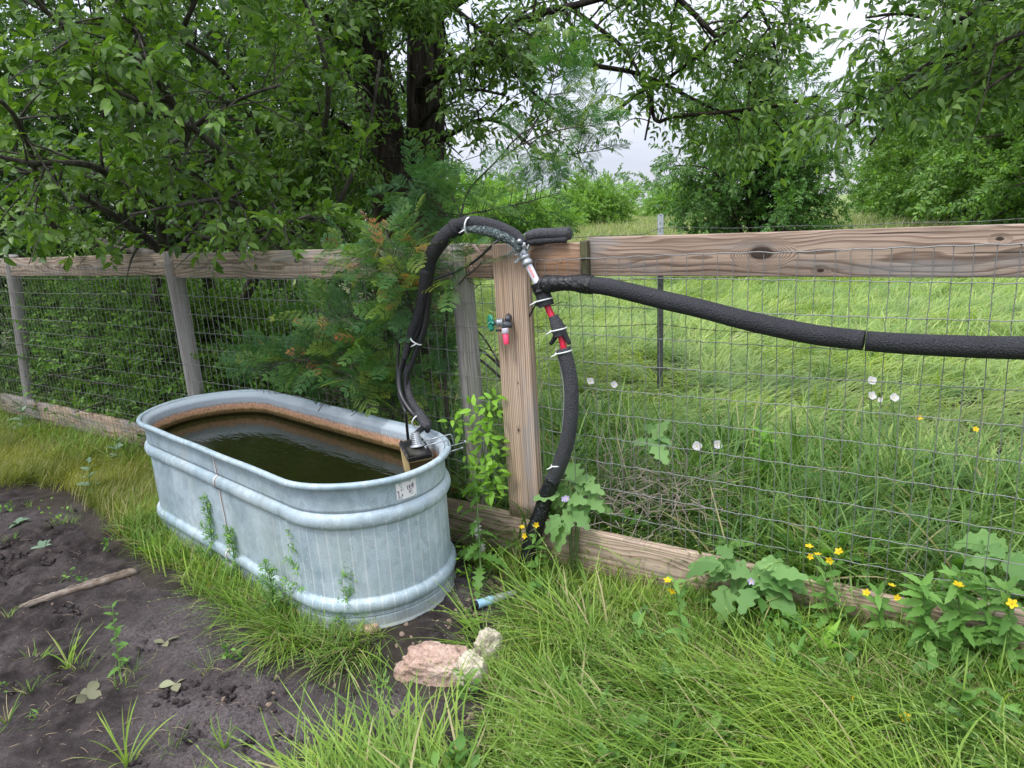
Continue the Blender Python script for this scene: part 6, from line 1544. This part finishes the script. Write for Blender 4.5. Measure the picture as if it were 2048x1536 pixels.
# nightshade plants
def nightshade(label, px, py, hw, hh, off, nl, flowers=1, seed=0, dz=0.0):
    c = onf(px, py, off); b = c.copy(); b[2] = gz(c[0], c[1]); r = thing('nightshade_plant', label, 'plant', b)
    sc = c[1] / FPX
    for i in range(5):
        e = c + FT * rng.uniform(-.8, .8) * hw * sc + np.array([0, 0, rng.uniform(-.5, .9) * hh * sc]); P = smooth_path([b + rng.normal(0, .01, 3) * [1, 1, 0], (b + e) / 2 + np.array([0, 0, .03]), e], 10)
        obj('stem', tube(MB(), P, np.linspace(0.0035, 0.0018, 10), 6), stem_m, r)
    for i in range(nl):
        a = rng.uniform(0, 6.28); q = math.sqrt(rng.random()); p = c + FT * math.cos(a) * q * hw * sc + np.array([0, 0, math.sin(a) * q * hh * sc]) + FN * rng.uniform(-.06, .06)
        d = nrm(FT * math.cos(a) + FN * rng.uniform(0.2, 0.9) + np.array([0, 0, math.sin(a) * 0.5 - 0.15])); M = faceM(p - d * 0.03, nrm(FT * math.cos(a) + np.array([0, 0, math.sin(a) * .7 - .35]) + rng.normal(0, .25, 3)), FN * rng.uniform(.3, .9) + np.array([0, 0, 1.0]) + rng.normal(0, .3, 3), rng.uniform(0.075, 0.135))
        obj('leaf', L_night[i % 4], None, r, M)
    for i in range(flowers):
        p = c + FN * .09 + FT * rng.uniform(.1, .6) * hw * sc + np.array([0, 0, rng.uniform(0.1, .8) * hh * sc]); petal_flower(r, p, FN + [0, 0, .3], 0.014, 5, lil, 0.6, centre=(0.7, 0.55, 0.05))
nightshade('lobed leaf nightshade with a lilac flower beside the taped riser pipe', 1140, 1000, 55, 60, .06, 22, 2)
nightshade('lobed leaf nightshade in front of the bottom board in the middle of its length', 1500, 1150, 85, 60, .10, 30, 1)
nightshade('pale lobed leaf nightshade behind the board at the right edge', 2015, 1120, 45, 35, -.08, 10, 0)
nightshade('small lobed leaf nightshade behind the mesh under the white flowers', 1295, 905, 40, 40, -.25, 7, 0)
# yellow flowered plants
def yplant(label, base_px, tip_px, off, nl, flowers, lsz=0.05, extra=0, **kw):
    b = onf(*base_px, off) if off is not None else gpt(*base_px)
    Yd = b[1]; t = at(tip_px[0], tip_px[1], Yd); b[2] = gz(b[0], b[1])
    r = leafy('yellow_flower_plant', label, 'plant', b, t, int(nl * 1.3), lsz * 1.45, L_weed, whorl=3, taper=0.35, up=0.5, face=True)
    for (x, y) in flowers:
        p = at(x, y, Yd - 0.02); q = at(tip_px[0], tip_px[1] + 14, Yd)
        obj('flower_stalk', tube(MB(), smooth_path([q, (p + q) / 2 + [0, 0, .004], p], 6), 0.0012, 4), stem_m, r)
        petal_flower(r, p, nrm(CO - p) + rng.normal(0, .6, 3) + [0, 0, .6], rng.uniform(.012, .017), 5, yel, 0.62, centre=(0.45, 0.30, 0.02))
    return r
yplant('yellow flowered weed in front of the black taped riser', (1080, 1150), (1070, 1075), .16, 14, [(1044, 1055), (1072, 1050), (1050, 1072)], 0.055)
yplant('yellow flowered weed with a single open flower by the middle of the bottom board', (1375, 1340), (1350, 1165), None, 14, [(1345, 1180), (1335, 1162)], 0.042)
yplant('tall weed with four yellow flowers above the bottom board', (1655, 1290), (1650, 1130), .10, 16, [(1618, 1094), (1635, 1110), (1620, 1113), (1660, 1120), (1678, 1104)], 0.055)
yplant('weed with three yellow flowers in front of the right bottom board', (1765, 1290), (1755, 1190), .12, 14, [(1733, 1186), (1783, 1172), (1795, 1196)], 0.06)
yplant('broad bushy weed with one yellow flower near the right edge', (1925, 1320), (1915, 1150), .13, 34, [(1916, 1171)], 0.068)
yplant('leafy weed with a yellow flower at the far right edge', (2030, 1320), (2015, 1180), .13, 26, [(2024, 1208)], 0.062)
yplant('bushy flowerless weed left of the broad one at the right', (1855, 1340), (1845, 1170), .16, 30, [], 0.066)
yplant('leafy weed without flowers between the two right end weeds', (1985, 1330), (1970, 1150), .10, 24, [], 0.06)
yplant('small yellow flowered sprig low in the right foreground grass', (1810, 1490), (1812, 1440), None, 8, [(1811, 1435)], 0.03)
yplant('tiny yellow flower bud sprig in the trampled grass', (1720, 1450), (1706, 1400), None, 8, [(1703, 1395)], 0.03)
yplant('leafy sprig in the bottom right corner of the grass', (2015, 1470), (2005, 1400), None, 16, [], 0.05)
yplant('small yellow flowered sprig in the olive grass at the left fence', (190, 880), (182, 850), None, 6, [(180, 846), (172, 852)], 0.03)
for i, (x, y, lb) in enumerate([(1838, 836, 'lone yellow meadow flower behind the mesh above the right tall grass'), (1951, 859, 'lone yellow meadow flower behind the mesh at the right')]):
    Y = 2.75 - i * 0.15; p = at(x, y, Y); b = p.copy(); b[2] = gz(b[0], b[1]); r = thing('meadow_flower', lb, 'flower', b); obj('stem', tube(MB(), [b, (b + p) / 2 + [.01, 0, 0], p], 0.0014, 5), stem_m, r)
    petal_flower(r, p, [-.2, -.8, .8], 0.014, 5, yel, 0.62)
WF = [(1180, 763, 'white primrose flower just right of the riser pipe behind the mesh'), (1227, 770, 'white primrose flower second from the riser pipe behind the mesh'), (1743, 762, 'uppermost white flower of the group of three under the black pipe'), (1742, 792, 'large white flower directly below the uppermost one'), (1787, 796, 'large white flower on the right of the group of three'),
      (1394, 893, 'white flower left of the pair above the dry twig pile'), (1435, 890, 'white flower right of the pair above the dry twig pile'), (1320, 902, 'small white flower at the top of the dry twig pile'), (1760, 800, 'small half closed white flower between two large ones')]
for i, (x, y, lb) in enumerate(WF):
    Y = 3.9 if y < 775 and x < 1300 else (3.4 if y < 810 else 2.95)
    if 1700 < x: Y = 3.25
    p = at(x, y, Y); b = p + [0.01, 0.02, 0]; b[2] = gz(b[0], b[1]); r = thing('primrose', lb, 'flower', b)
    obj('stem', tube(MB(), smooth_path([b, (b + p) / 2 + [.015, 0, 0], p], 8), 0.0016, 5), stem_m, r)
    petal_flower(r, p, [rng.normal(0, .3), -.9, .5], 0.026 if 'small' not in lb else 0.015, 4, wht, 1.05, centre=(0.62, 0.60, 0.25), cup=0.5)
# feathery weeds round the tank
def feathery(label, bp, tp_, n, lsz):
    b = gpt(*bp); t = at(tp_[0], tp_[1], b[1]); r = thing('feathery_weed', label, 'weed', b); P = smooth_path([b, (b + t) / 2 + [.008, 0, 0], t], 20)
    obj('stem', tube(MB(), P, np.linspace(.0022, .001, 20), 5), stem_m, r); mb = MB(); H = np.linalg.norm(t - b); v0, q0 = leaf_vq(1, 0.26, 2, .2, .1, 'lance', .1)
    for k in range(34):
        f = 0.06 + 0.94 * k / 33; p = P[int(f * 19)]; a = k * 2.4 + rng.normal(0, .4); e = rng.uniform(.5, 1.1); d = np.array([math.cos(a) * math.cos(e), math.sin(a) * math.cos(e), math.sin(e)]); L = (0.20 * H * (1 - f) + 0.03) * rng.uniform(.6, 1.1)
        tube(mb, [p, p + d * L], [.001, .0005], 3, cap=False)
        for j in range(12):
            u = (j + .5) / 12; pp = p + d * L * u; dd = nrm(d * .7 + nrm(np.cross(d, rng.normal(size=3)))); mb.add(xf(v0, xM(pp, dd, rng.normal(0, .5), lsz * .62 * rng.uniform(.6, 1.1))), q0, None, rng.uniform(0, .9))
    o = obj('foliage', mb, LM_feather, r, kind='stuff'); return r
LM_feather = leaf_mat('feathery_leaf', (0.10, 0.22, 0.050), (0.15, 0.30, 0.070), (0.22, 0.38, 0.090), 0.55, 0.3, 0.3)
feathery('tall feathery weed against the middle of the tank front', (597, 1235), (590, 1045), 110, 0.045)
feathery('short feathery weed at the front curve of the tank', (688, 1262), (697, 1140), 90, 0.04)
feathery('feathery weed left of the seam at the foot of the tank', (425, 1135), (412, 1000), 80, 0.042)
feathery('feathery weed right of the seam at the foot of the tank', (470, 1165), (458, 1060), 80, 0.042)
feathery('low feathery weed in the grass between the tank weeds', (545, 1235), (535, 1130), 70, 0.04)
# dark tall weed behind the mesh right of the board
b = FP(5.42, 0, -.16); b[2] = 0; leafy('dark_weed', 'tall dark leafy weed behind the mesh right of the upright board', 'weed', b, FP(5.36, 0.98, -.12), 90, 0.075, leafset(LM_dark, 'toothed', 0.34, 7), whorl=3, taper=0.5, up=0.5, stem_r=0.005)
# thistle
b = gpt(965, 1200); th = leafy('thistle', 'spiny thistle between the tank and the bottom board with bleached lower leaves', 'plant', b, onf(950, 935, .12), 20, 0.15, L_thist, whorl=2, taper=0.6, up=0.2, droop=0.1, t0=0.25, stem_r=0.005)
for (x, y, s_) in ((952, 1040, .10), (962, 1080, .08), (935, 1120, .05)):
    p = onf(x, y, .14); obj('leaf', L_white[0], None, th, xM(p, [0.05, -.1, -1], 0.3, s_), label='bleached dead leaf')
# big leaved plant behind the mesh
b = at(1530, 985, 2.95); b[2] = gz(b[0], b[1]); bl = leafy('broadleaf_plant', 'bright broad leaved plant in the tall grass behind the mesh', 'plant', b, at(1525, 870, 2.95), 44, 0.085, L_lime, whorl=4, taper=0.2, up=0.35, stem_r=0.004, t0=0.3)
b = at(1755, 640, 5.8); b[2] = gz(b[0], b[1]); leafy('field_weed', 'single leafy weed standing out of the laid meadow grass', 'weed', b, b + [0, 0, .2], 16, 0.13, L_weed, whorl=3, taper=0.4, up=0.4)
b = at(1690, 1030, 2.3); b[2] = gz(b[0], b[1]); leafy('strap_weed', 'broad bladed arching grass clump in the middle behind the mesh', 'plant', b, b + [0, 0, .1], 12, 0.34, leafset(LM_weed, 'lance', 0.055, 12, 3, 0.5, 0.15, 0.6), whorl=4, up=1.2, taper=0.1)
# weeds on the bare soil
def rosette(name, label, px, py, n, lsz, lv, up=0.25, cat='weed'):
    b = gpt(px, py); r = thing(name, label, cat, b); a0 = rng.uniform(0, 6)
    for i in range(n):
        a = a0 + i * 6.283 / n + rng.normal(0, .25); e = up * rng.uniform(.4, 1.4); obj('leaf', lv[i % len(lv)], None, r, xM(b + [0, 0, .008], [math.cos(a) * math.cos(e), math.sin(a) * math.cos(e), math.sin(e)], rng.normal(0, .3), lsz * rng.uniform(.7, 1.15)))
    return r
rosette('seedling', 'bluish green four leaved seedling on the bare soil at the left', 85, 1098, 6, 0.055, L_blue, 0.5)
rosette('wilted_weed', 'grey wilted rosette weed lying on the soil at bottom left', 175, 1395, 5, 0.055, L_dull, 0.3)
rosette('lone_leaf_weed', 'pair of pale broad leaves on the soil right of the soil weed', 330, 1290, 3, 0.05, L_dull, 0.2)
rosette('soil_leaf', 'green oval leaf lying on bare soil below the pale pair', 352, 1372, 3, 0.05, L_dull, 0.15)
rosette('dock_weed', 'low broad leaved weed in the short grass left of the driftwood', 40, 1050, 7, 0.07, L_blue, 0.35)
rosette('dock_weed', 'strap leaved weed in the grass left of the tank foot', 305, 1110, 7, 0.10, L_strap, 0.7)
rosette('dock_weed', 'long leaved weed in front of the bottom board at the right', 1640, 1310, 6, 0.13, L_strap, 0.8)
rosette('dock_weed', 'tiny broadleaf weed by the tank end near the red berry', 945, 1255, 6, 0.05, L_lime, 0.5)
rosette('seedling', 'tiny green seedling at the very left of the bare soil', 68, 1330, 4, 0.025, L_lime, 0.6)
b = gpt(240, 1345); leafy('soil_weed', 'upright leafy weed on the bare soil below the driftwood', 'weed', b, at(225, 1215, b[1] + .05), 18, 0.06, L_weed, whorl=2, taper=0.4, up=0.4)
b = gpt(180, 990); leafy('lobed_weed', 'pale lobed leaf weed in the olive grass left of the tank', 'weed', b, at(178, 925, b[1]), 9, 0.075, L_blueL, whorl=2, taper=0.2, up=0.5)
for i, (x, y, lb) in enumerate([(45, 845, 'pale lobed weed against the left bottom board'), (150, 835, 'silvery lobed weed over the left bottom board'), (235, 905, 'pale ragged weed close to the left end of the tank')]):
    b = gpt(x, y + 30); leafy('lobed_weed', lb, 'weed', b, at(x, y - 20, b[1]), 12, 0.085, L_blueL, whorl=3, taper=0.2, up=0.6)
for i, (x, y, lb) in enumerate([(105, 1020, 'small bright leafed weed on the edge of the olive grass'), (940, 1150, 'leafy creeper with a red berry at the foot of the tank end'), (1000, 1110, 'dark leafy creeper under the bottom board near the riser')]):
    b = gpt(x, y + 20); r = thing('low_creeper', lb, 'plant', b)
    for k in range(40 if i else 16):
        p = b + [rng.normal(0, .06), rng.normal(0, .05), rng.uniform(.01, .12)]; d = nrm(rng.normal(size=3) * [1, 1, .4]); obj('leaf', L_lime[k % 3] if i < 2 else L_thist[0] if 0 else L_lime[k % 3], None, r, xM(p, d, rng.normal(0, .3), rng.uniform(.02, .035)))
    if i == 1:
        p = at(923, 1177, b[1] - .06); mb = MB(); lathe_mb(mb, [(0, -.007), (.006, -.004), (.007, 0), (.005, .005), (0, .007)], 10, Matrix.Translation(Vector(p))); obj('berry', mb, plain('red_berry', (0.55, 0.01, 0.015), 0.4), r)
# grass clumps standing on the soil
for i, (x, y, lb, s_) in enumerate([(135, 1335, 'single grass tuft on the bare soil left of the soil weed', .9), (15, 1450, 'dry reddish grass tuft at the bottom left edge', .6), (255, 1530, 'grass tuft at the bottom edge on the bare soil', 1.0), (450, 1500, 'thin grass tuft on turned soil at the bottom', .7)]):
    b = gpt(x, y); me = tuft(14, 0.012, 0.17, 0.0055, 0.25, 0.8, dead=0.3 if i == 1 else .05).mesh('grass_clump'); me.materials.append(GM_near)
    o = obj('grass_clump', me, None, None, Matrix.Translation(Vector(b)) @ Matrix.Scale(s_, 4)); tag(o, lb, 'grass tuft')

# ---- stones, wood, litter
def rock(name, label, px, py, dims, rotz, mat, seed, lift=0.3):
    import bmesh
    b = gpt(px, py); bm = bmesh.new(); bmesh.ops.create_icosphere(bm, subdivisions=5, radius=1.0)
    for v in bm.verts:
        p = v.co.copy(); q = Vector((math.copysign(abs(p.x) ** 0.85, p.x), math.copysign(abs(p.y) ** 0.85, p.y), math.copysign(abs(p.z) ** 0.75, p.z)))
        n = mnoise.fractal(p * 1.4 + Vector((seed, 0, 0)), 0.8, 2.0, 6) * 0.30 + mnoise.noise(p * 8 + Vector((seed, 3, 0))) * 0.03
        v.co = Vector((q.x * dims[0], q.y * dims[1], q.z * dims[2])) * (1 + n) * 0.5
    me = bpy.data.meshes.new(name); bm.to_mesh(me); bm.free(); me.polygons.foreach_set('use_smooth', [True] * len(me.polygons))
    me.materials.append(mat); o = obj(name, me, None, None, Matrix.Translation(Vector(b) + Vector((0, 0, dims[2] * lift))) @ Matrix.Rotation(rotz, 4, 'Z')); tag(o, label, 'rock'); return o
def rock_mat(name, a, b, c, pit=0.5):
    m = NT(name); t = m.tc(); n = m.noise(t, 9, 5, .6); f = m.noise(t, 70, 4, .7); s = m.math('LESS_THAN', m.vor(t, 85), 0.22)
    col = m.ramp(n, [(.3, a), (.5, b), (.7, c)]); col = m.mix(1.0, col, m.ramp(f, [(.3, (.7,) * 3), (.65, (1.2,) * 3)]), 'MULTIPLY'); col = m.mix(m.math('MULTIPLY', s, pit), col, (0.10, 0.05, 0.045))
    m.bsdf(col, 0.9, 0, .2, m.bump(m.math('ADD', n, f), .8, .012)); return m.m
pinkr = rock_mat('pink_stone', (0.34, 0.22, 0.17), (0.46, 0.32, 0.25), (0.54, 0.43, 0.36)); creamr = rock_mat('cream_stone', (0.40, 0.34, 0.25), (0.54, 0.48, 0.37), (0.62, 0.58, 0.50), .15)
rock('stone', 'large pinkish pitted stone lying on the grass in front of the tank', 870, 1345, (0.225, 0.15, 0.12), -0.1, pinkr, 5, .2)
rock('stone', 'cream coloured stone touching the right side of the pink one', 940, 1362, (0.10, 0.10, 0.11), 0.5, creamr, 8)
rock('stone', 'cream flat stone standing behind the other cream one', 978, 1318, (0.09, 0.07, 0.14), 0.7, creamr, 14)
# pebbles
pm = []
for k in range(4):
    import bmesh
    bm = bmesh.new(); bmesh.ops.create_icosphere(bm, subdivisions=2, radius=1.0)
    for v in bm.verts: v.co = v.co * (1 + 0.35 * mnoise.noise(v.co * 1.3 + Vector((k * 5, 0, 0)))); v.co.z *= 0.6
    me = bpy.data.meshes.new('pebble'); bm.to_mesh(me); bm.free(); me.materials.append(rock_mat('pebble_stone', (0.36, 0.24, 0.16), (0.48, 0.36, 0.26), (0.58, 0.50, 0.42), .1) if k == 0 else pm[0].materials[0]); pm.append(me)
pc = variants('pebble_shape', pm); P, S = [], []
for (x, y, sx, sy, n, s0) in ((960, 1205, 45, 35, 110, .010), (1000, 1130, 25, 22, 60, .014), (890, 1290, 60, 40, 40, .009), (620, 1370, 60, 40, 18, .008), (500, 1390, 90, 60, 14, .007), (200, 1250, 160, 100, 22, .005), (960, 1440, 60, 30, 16, .008), (1180, 1430, 60, 30, 12, .008)):
    for _ in range(n):
        g = gpt(rng.normal(x, sx), rng.normal(y, sy))
        if tankd(g[0], g[1]) < 0.0: continue
        P.append(g + [0, 0, s0 * .2]); S.append(s0 * rng.uniform(.4, 1.5))
gv = scatter('gravel', pc, P, rng.uniform(0, 6, (len(P), 3)), S, rng.integers(0, 4, len(P)), None, kind='stuff'); gv['label'] = 'scattered orange and cream gravel on the soil'; gv['category'] = 'gravel'
for i, (x, y, s_, lb) in enumerate([(97, 1323, .014, 'small pale pebble alone on the bare soil at the left'), (570, 1412, .014, 'orange pebble on dark soil below the tank grass'), (538, 1410, .009, 'small pinkish pebble left of the orange one'), (790, 1428, .016, 'tan pebble on the dark bare strip below the stones')]):
    g = gpt(x, y); o = obj('pebble', pm[i], None, None, Matrix.Translation(Vector(g) + Vector((0, 0, s_ * .3))) @ Matrix.Scale(s_, 4)); tag(o, lb, 'pebble')
# soil clods
cm = []
for k in range(4):
    bm = bmesh.new(); bmesh.ops.create_icosphere(bm, subdivisions=2, radius=1.0)
    for v in bm.verts: v.co = v.co * (1 + 0.6 * mnoise.noise(v.co * 1.8 + Vector((k * 7, 2, 0))))
    me = bpy.data.meshes.new('clod'); bm.to_mesh(me); bm.free(); me.polygons.foreach_set('use_smooth', [True] * len(me.polygons)); cm.append(me)
sm_ = NT('clod_soil'); t_ = sm_.pos(); f_ = sm_.noise(t_, 130, 4, .7); sm_.bsdf(sm_.ramp(f_, [(.3, (0.020, 0.017, 0.017)), (.7, (0.085, 0.070, 0.070))]), .95, 0, .1, sm_.bump(f_, .9, .008))
for me in cm: me.materials.append(sm_.m)
cc_ = variants('clod_shape', cm); x, y = cand(-2.9, 0.3, 1.1, 3.8, 5200); k = (dm(x, y) > .5) & (fbm(x * 2.2, y * 2.2, 3, 31) > 0.46 + rng.random(len(x)) * .1) & (tankd(x, y) > 0.02); x, y = x[k], y[k]; n = len(x)
o = scatter('soil_clods', cc_, np.c_[x, y, gz(x, y) + .002], rng.uniform(0, 6, (n, 3)), 0.0014 + 0.012 * rng.random(n) ** 6, rng.integers(0, 4, n), None, kind='stuff'); o['label'] = 'crumbly dark clods of turned soil'; o['category'] = 'soil'
# dry litter: straws and twigs on soil
mb = MB()
for _ in range(330):
    g = gpt(rng.uniform(-50, 760), rng.uniform(1080, 1530))
    if dm(g[:1], g[1:2])[0] < .5: continue
    a = rng.uniform(0, 6.28); L = rng.uniform(.015, .06); d = np.array([math.cos(a), math.sin(a), rng.uniform(0, .15)]) * L; tube(mb, [g + [0, 0, .006], g + d * .5 + [0, 0, .008 + L * .06], g + d + [0, 0, .006]], rng.uniform(.0005, .0012), 4)
o = obj('straw_litter', mb, plain('straw', (0.26, 0.20, 0.13), .8), None, kind='stuff'); o['label'] = 'dry straws and twiglets scattered on the bare soil'; o['category'] = 'litter'
# driftwood stick
m = NT('driftwood_grain'); c = m.tc(); s1 = m.noise(m.map(c, (4, 60, 60)), 1.0, 5, .7); s2 = m.noise(c, 9, 3)
m.bsdf(m.mix(m.mr(s2, .4, .6), m.ramp(s1, [(.35, (0.09, 0.07, 0.055)), (.5, (0.30, 0.25, 0.20)), (.68, (0.46, 0.40, 0.34))]), m.ramp(s1, [(.35, (0.05, 0.035, 0.025)), (.65, (0.22, 0.17, 0.13))])), .85, 0, .2, m.bump(s1, .9, .008))
a, b_, c_, d_ = gpt(20, 1222), gpt(90, 1203), gpt(200, 1172), gpt(275, 1148)
P = smooth_path([a, b_ + [0, 0, .012], c_ + [0, 0, .018], d_ + [0, 0, .012]], 50); ctr = P.mean(0); ax_ = nrm(P[-1] - P[0]); Mx = xM(ctr, ax_)
mb = MB(); tube(mb, np.array([list(Mx.inverted() @ Vector(p)) for p in P]), np.interp(np.linspace(0, 1, 50), [0, .1, .5, .8, .97, 1], [.004, .012, .019, .022, .024, .014]) * (1 + .08 * np.sin(np.arange(50) * .9)), 14, wob=.06)
o = obj('driftwood', mb, m.m, None, Mx); tag(o, 'pale weathered stick lying on the soil left of the tank', 'stick')
# bottle-like pipe stub
a, b_ = gpt(945, 1226) + [0, 0, .03], gpt(1030, 1203) + [0, 0, .035]; ax_ = b_ - a; L_ = np.linalg.norm(ax_); r = thing('buried_pipe', 'light blue pipe end with black cap lying in grass near the riser', 'pipe', a)
mb = MB(); lathe_mb(mb, [(0, 0), (.013, 0), (.015, .006), (.015, .024), (0, .024)], 16, axisM(a, ax_)); obj('cap', mb, hose_m, r)
mb = MB(); lathe_mb(mb, [(0, .022), (.017, .022), (.018, .028), (.017, .034), (.0165, .07), (.0185, .073), (.0185, .078), (.017, .081), (.0165, .09), (0, .09)], 18, axisM(a, ax_)); obj('sleeve', mb, plain('pale_blue_plastic', (0.28, 0.47, 0.60), .5, var=.25), r)
mb = MB(); lathe_mb(mb, [(0, .088), (.015, .088), (.015, .115), (.0145, L_)], 16, axisM(a, ax_)); obj('pipe', mb, plain('grey_plastic', (0.26, 0.28, 0.28), .6, var=.3), r)
# wood blocks under the tank
for i, (x, y, d, rz, lb) in enumerate([(628, 1238, (.17, .07, .05), .75, 'pale split wood block under the front of the tank'), (735, 1262, (.09, .05, .045), .1, 'short pale wood block under the front curve of the tank')]):
    g = gpt(x, y); me = board_mesh('wood_block', d[0], d[2], d[1], 6, .001, .003); o = obj('wood_block', me, wood_mat('block_wood_%s' % 'ab'[i], (0.56, 0.45, 0.30), (0.48, 0.37, 0.24), (0.28, 0.19, 0.11), gray=.1), None, Matrix.Translation(Vector(g) + Vector((0, 0.02, .008))) @ Matrix.Rotation(rz - 1.2, 4, 'Z')); tag(o, lb, 'wood block')
# dry twig pile behind the mesh
mb = MB(); c = at(1315, 985, 2.72)
for _ in range(230):
    p = c + rng.normal(size=3) * [.17, .12, .06]; a = rng.uniform(0, 6.28); L = rng.uniform(.05, .22); d = np.array([math.cos(a), math.sin(a), rng.normal(0, .35)]); q = p + d * L; k_ = rng.normal(size=3) * .02
    tube(mb, [p, (p + q) / 2 + k_, q], [.0016, .0014, .0007], 4)
for _ in range(10):
    p = c + rng.normal(size=3) * [.08, .05, .03] + [-.12, 0, .05]; tube(mb, [p, p + [rng.normal(0, .02), 0, .12], p + [rng.normal(0, .04), 0, .26]], [.002, .0015, .0008], 4)
o = obj('twig_pile', mb, plain('dry_twig', (0.30, 0.25, 0.20), .85, var=.35), kind='stuff'); tag(o, 'heap of dry grey brown stalks just behind the mesh', 'twigs')
# bare twig hanging before the top rail
tg_ = thing('dead_branch', 'bare grey branch drooping over the top rail between the left posts', 'branch', at(500, 470, 3.9))
mb = MB(); main = pxp([(340, 445, 3.9), (400, 470, 3.8), (450, 482, 3.75), (505, 482, 3.75), (530, 475, 3.8), (560, 430, 4.0), (545, 410, 4.1)])
tube(mb, smooth_path(main, 40), np.linspace(.004, .008, 40), 6)
for p0, p1, p2 in [((505, 482), (515, 505), (500, 520)), ((530, 478), (548, 490), (556, 510)), ((556, 440), (570, 470), (562, 505)), ((500, 482), (490, 500), (470, 512)), ((470, 484), (475, 495), (468, 505)), ((548, 490), (530, 500), (525, 515))]:
    obj('twig', tube(MB(), smooth_path([at(*p0, 3.76), at(*p1, 3.7), at(*p2, 3.68)], 8), np.linspace(.003, .001, 8), 5), BK_gray, tg_)
obj('main_stem', mb, BK_gray, tg_)
for (x, y) in ((560, 525), (548, 430), (570, 440), (540, 512), (505, 400), (590, 440), (520, 530)):
    for k in range(4): obj('leaf', K_left.leafme[k % 3], None, tg_, xM(at(x, y, 3.72), nrm(rng.normal(size=3) + [0, 0, -.6]), rng.normal(0, .5), .05))
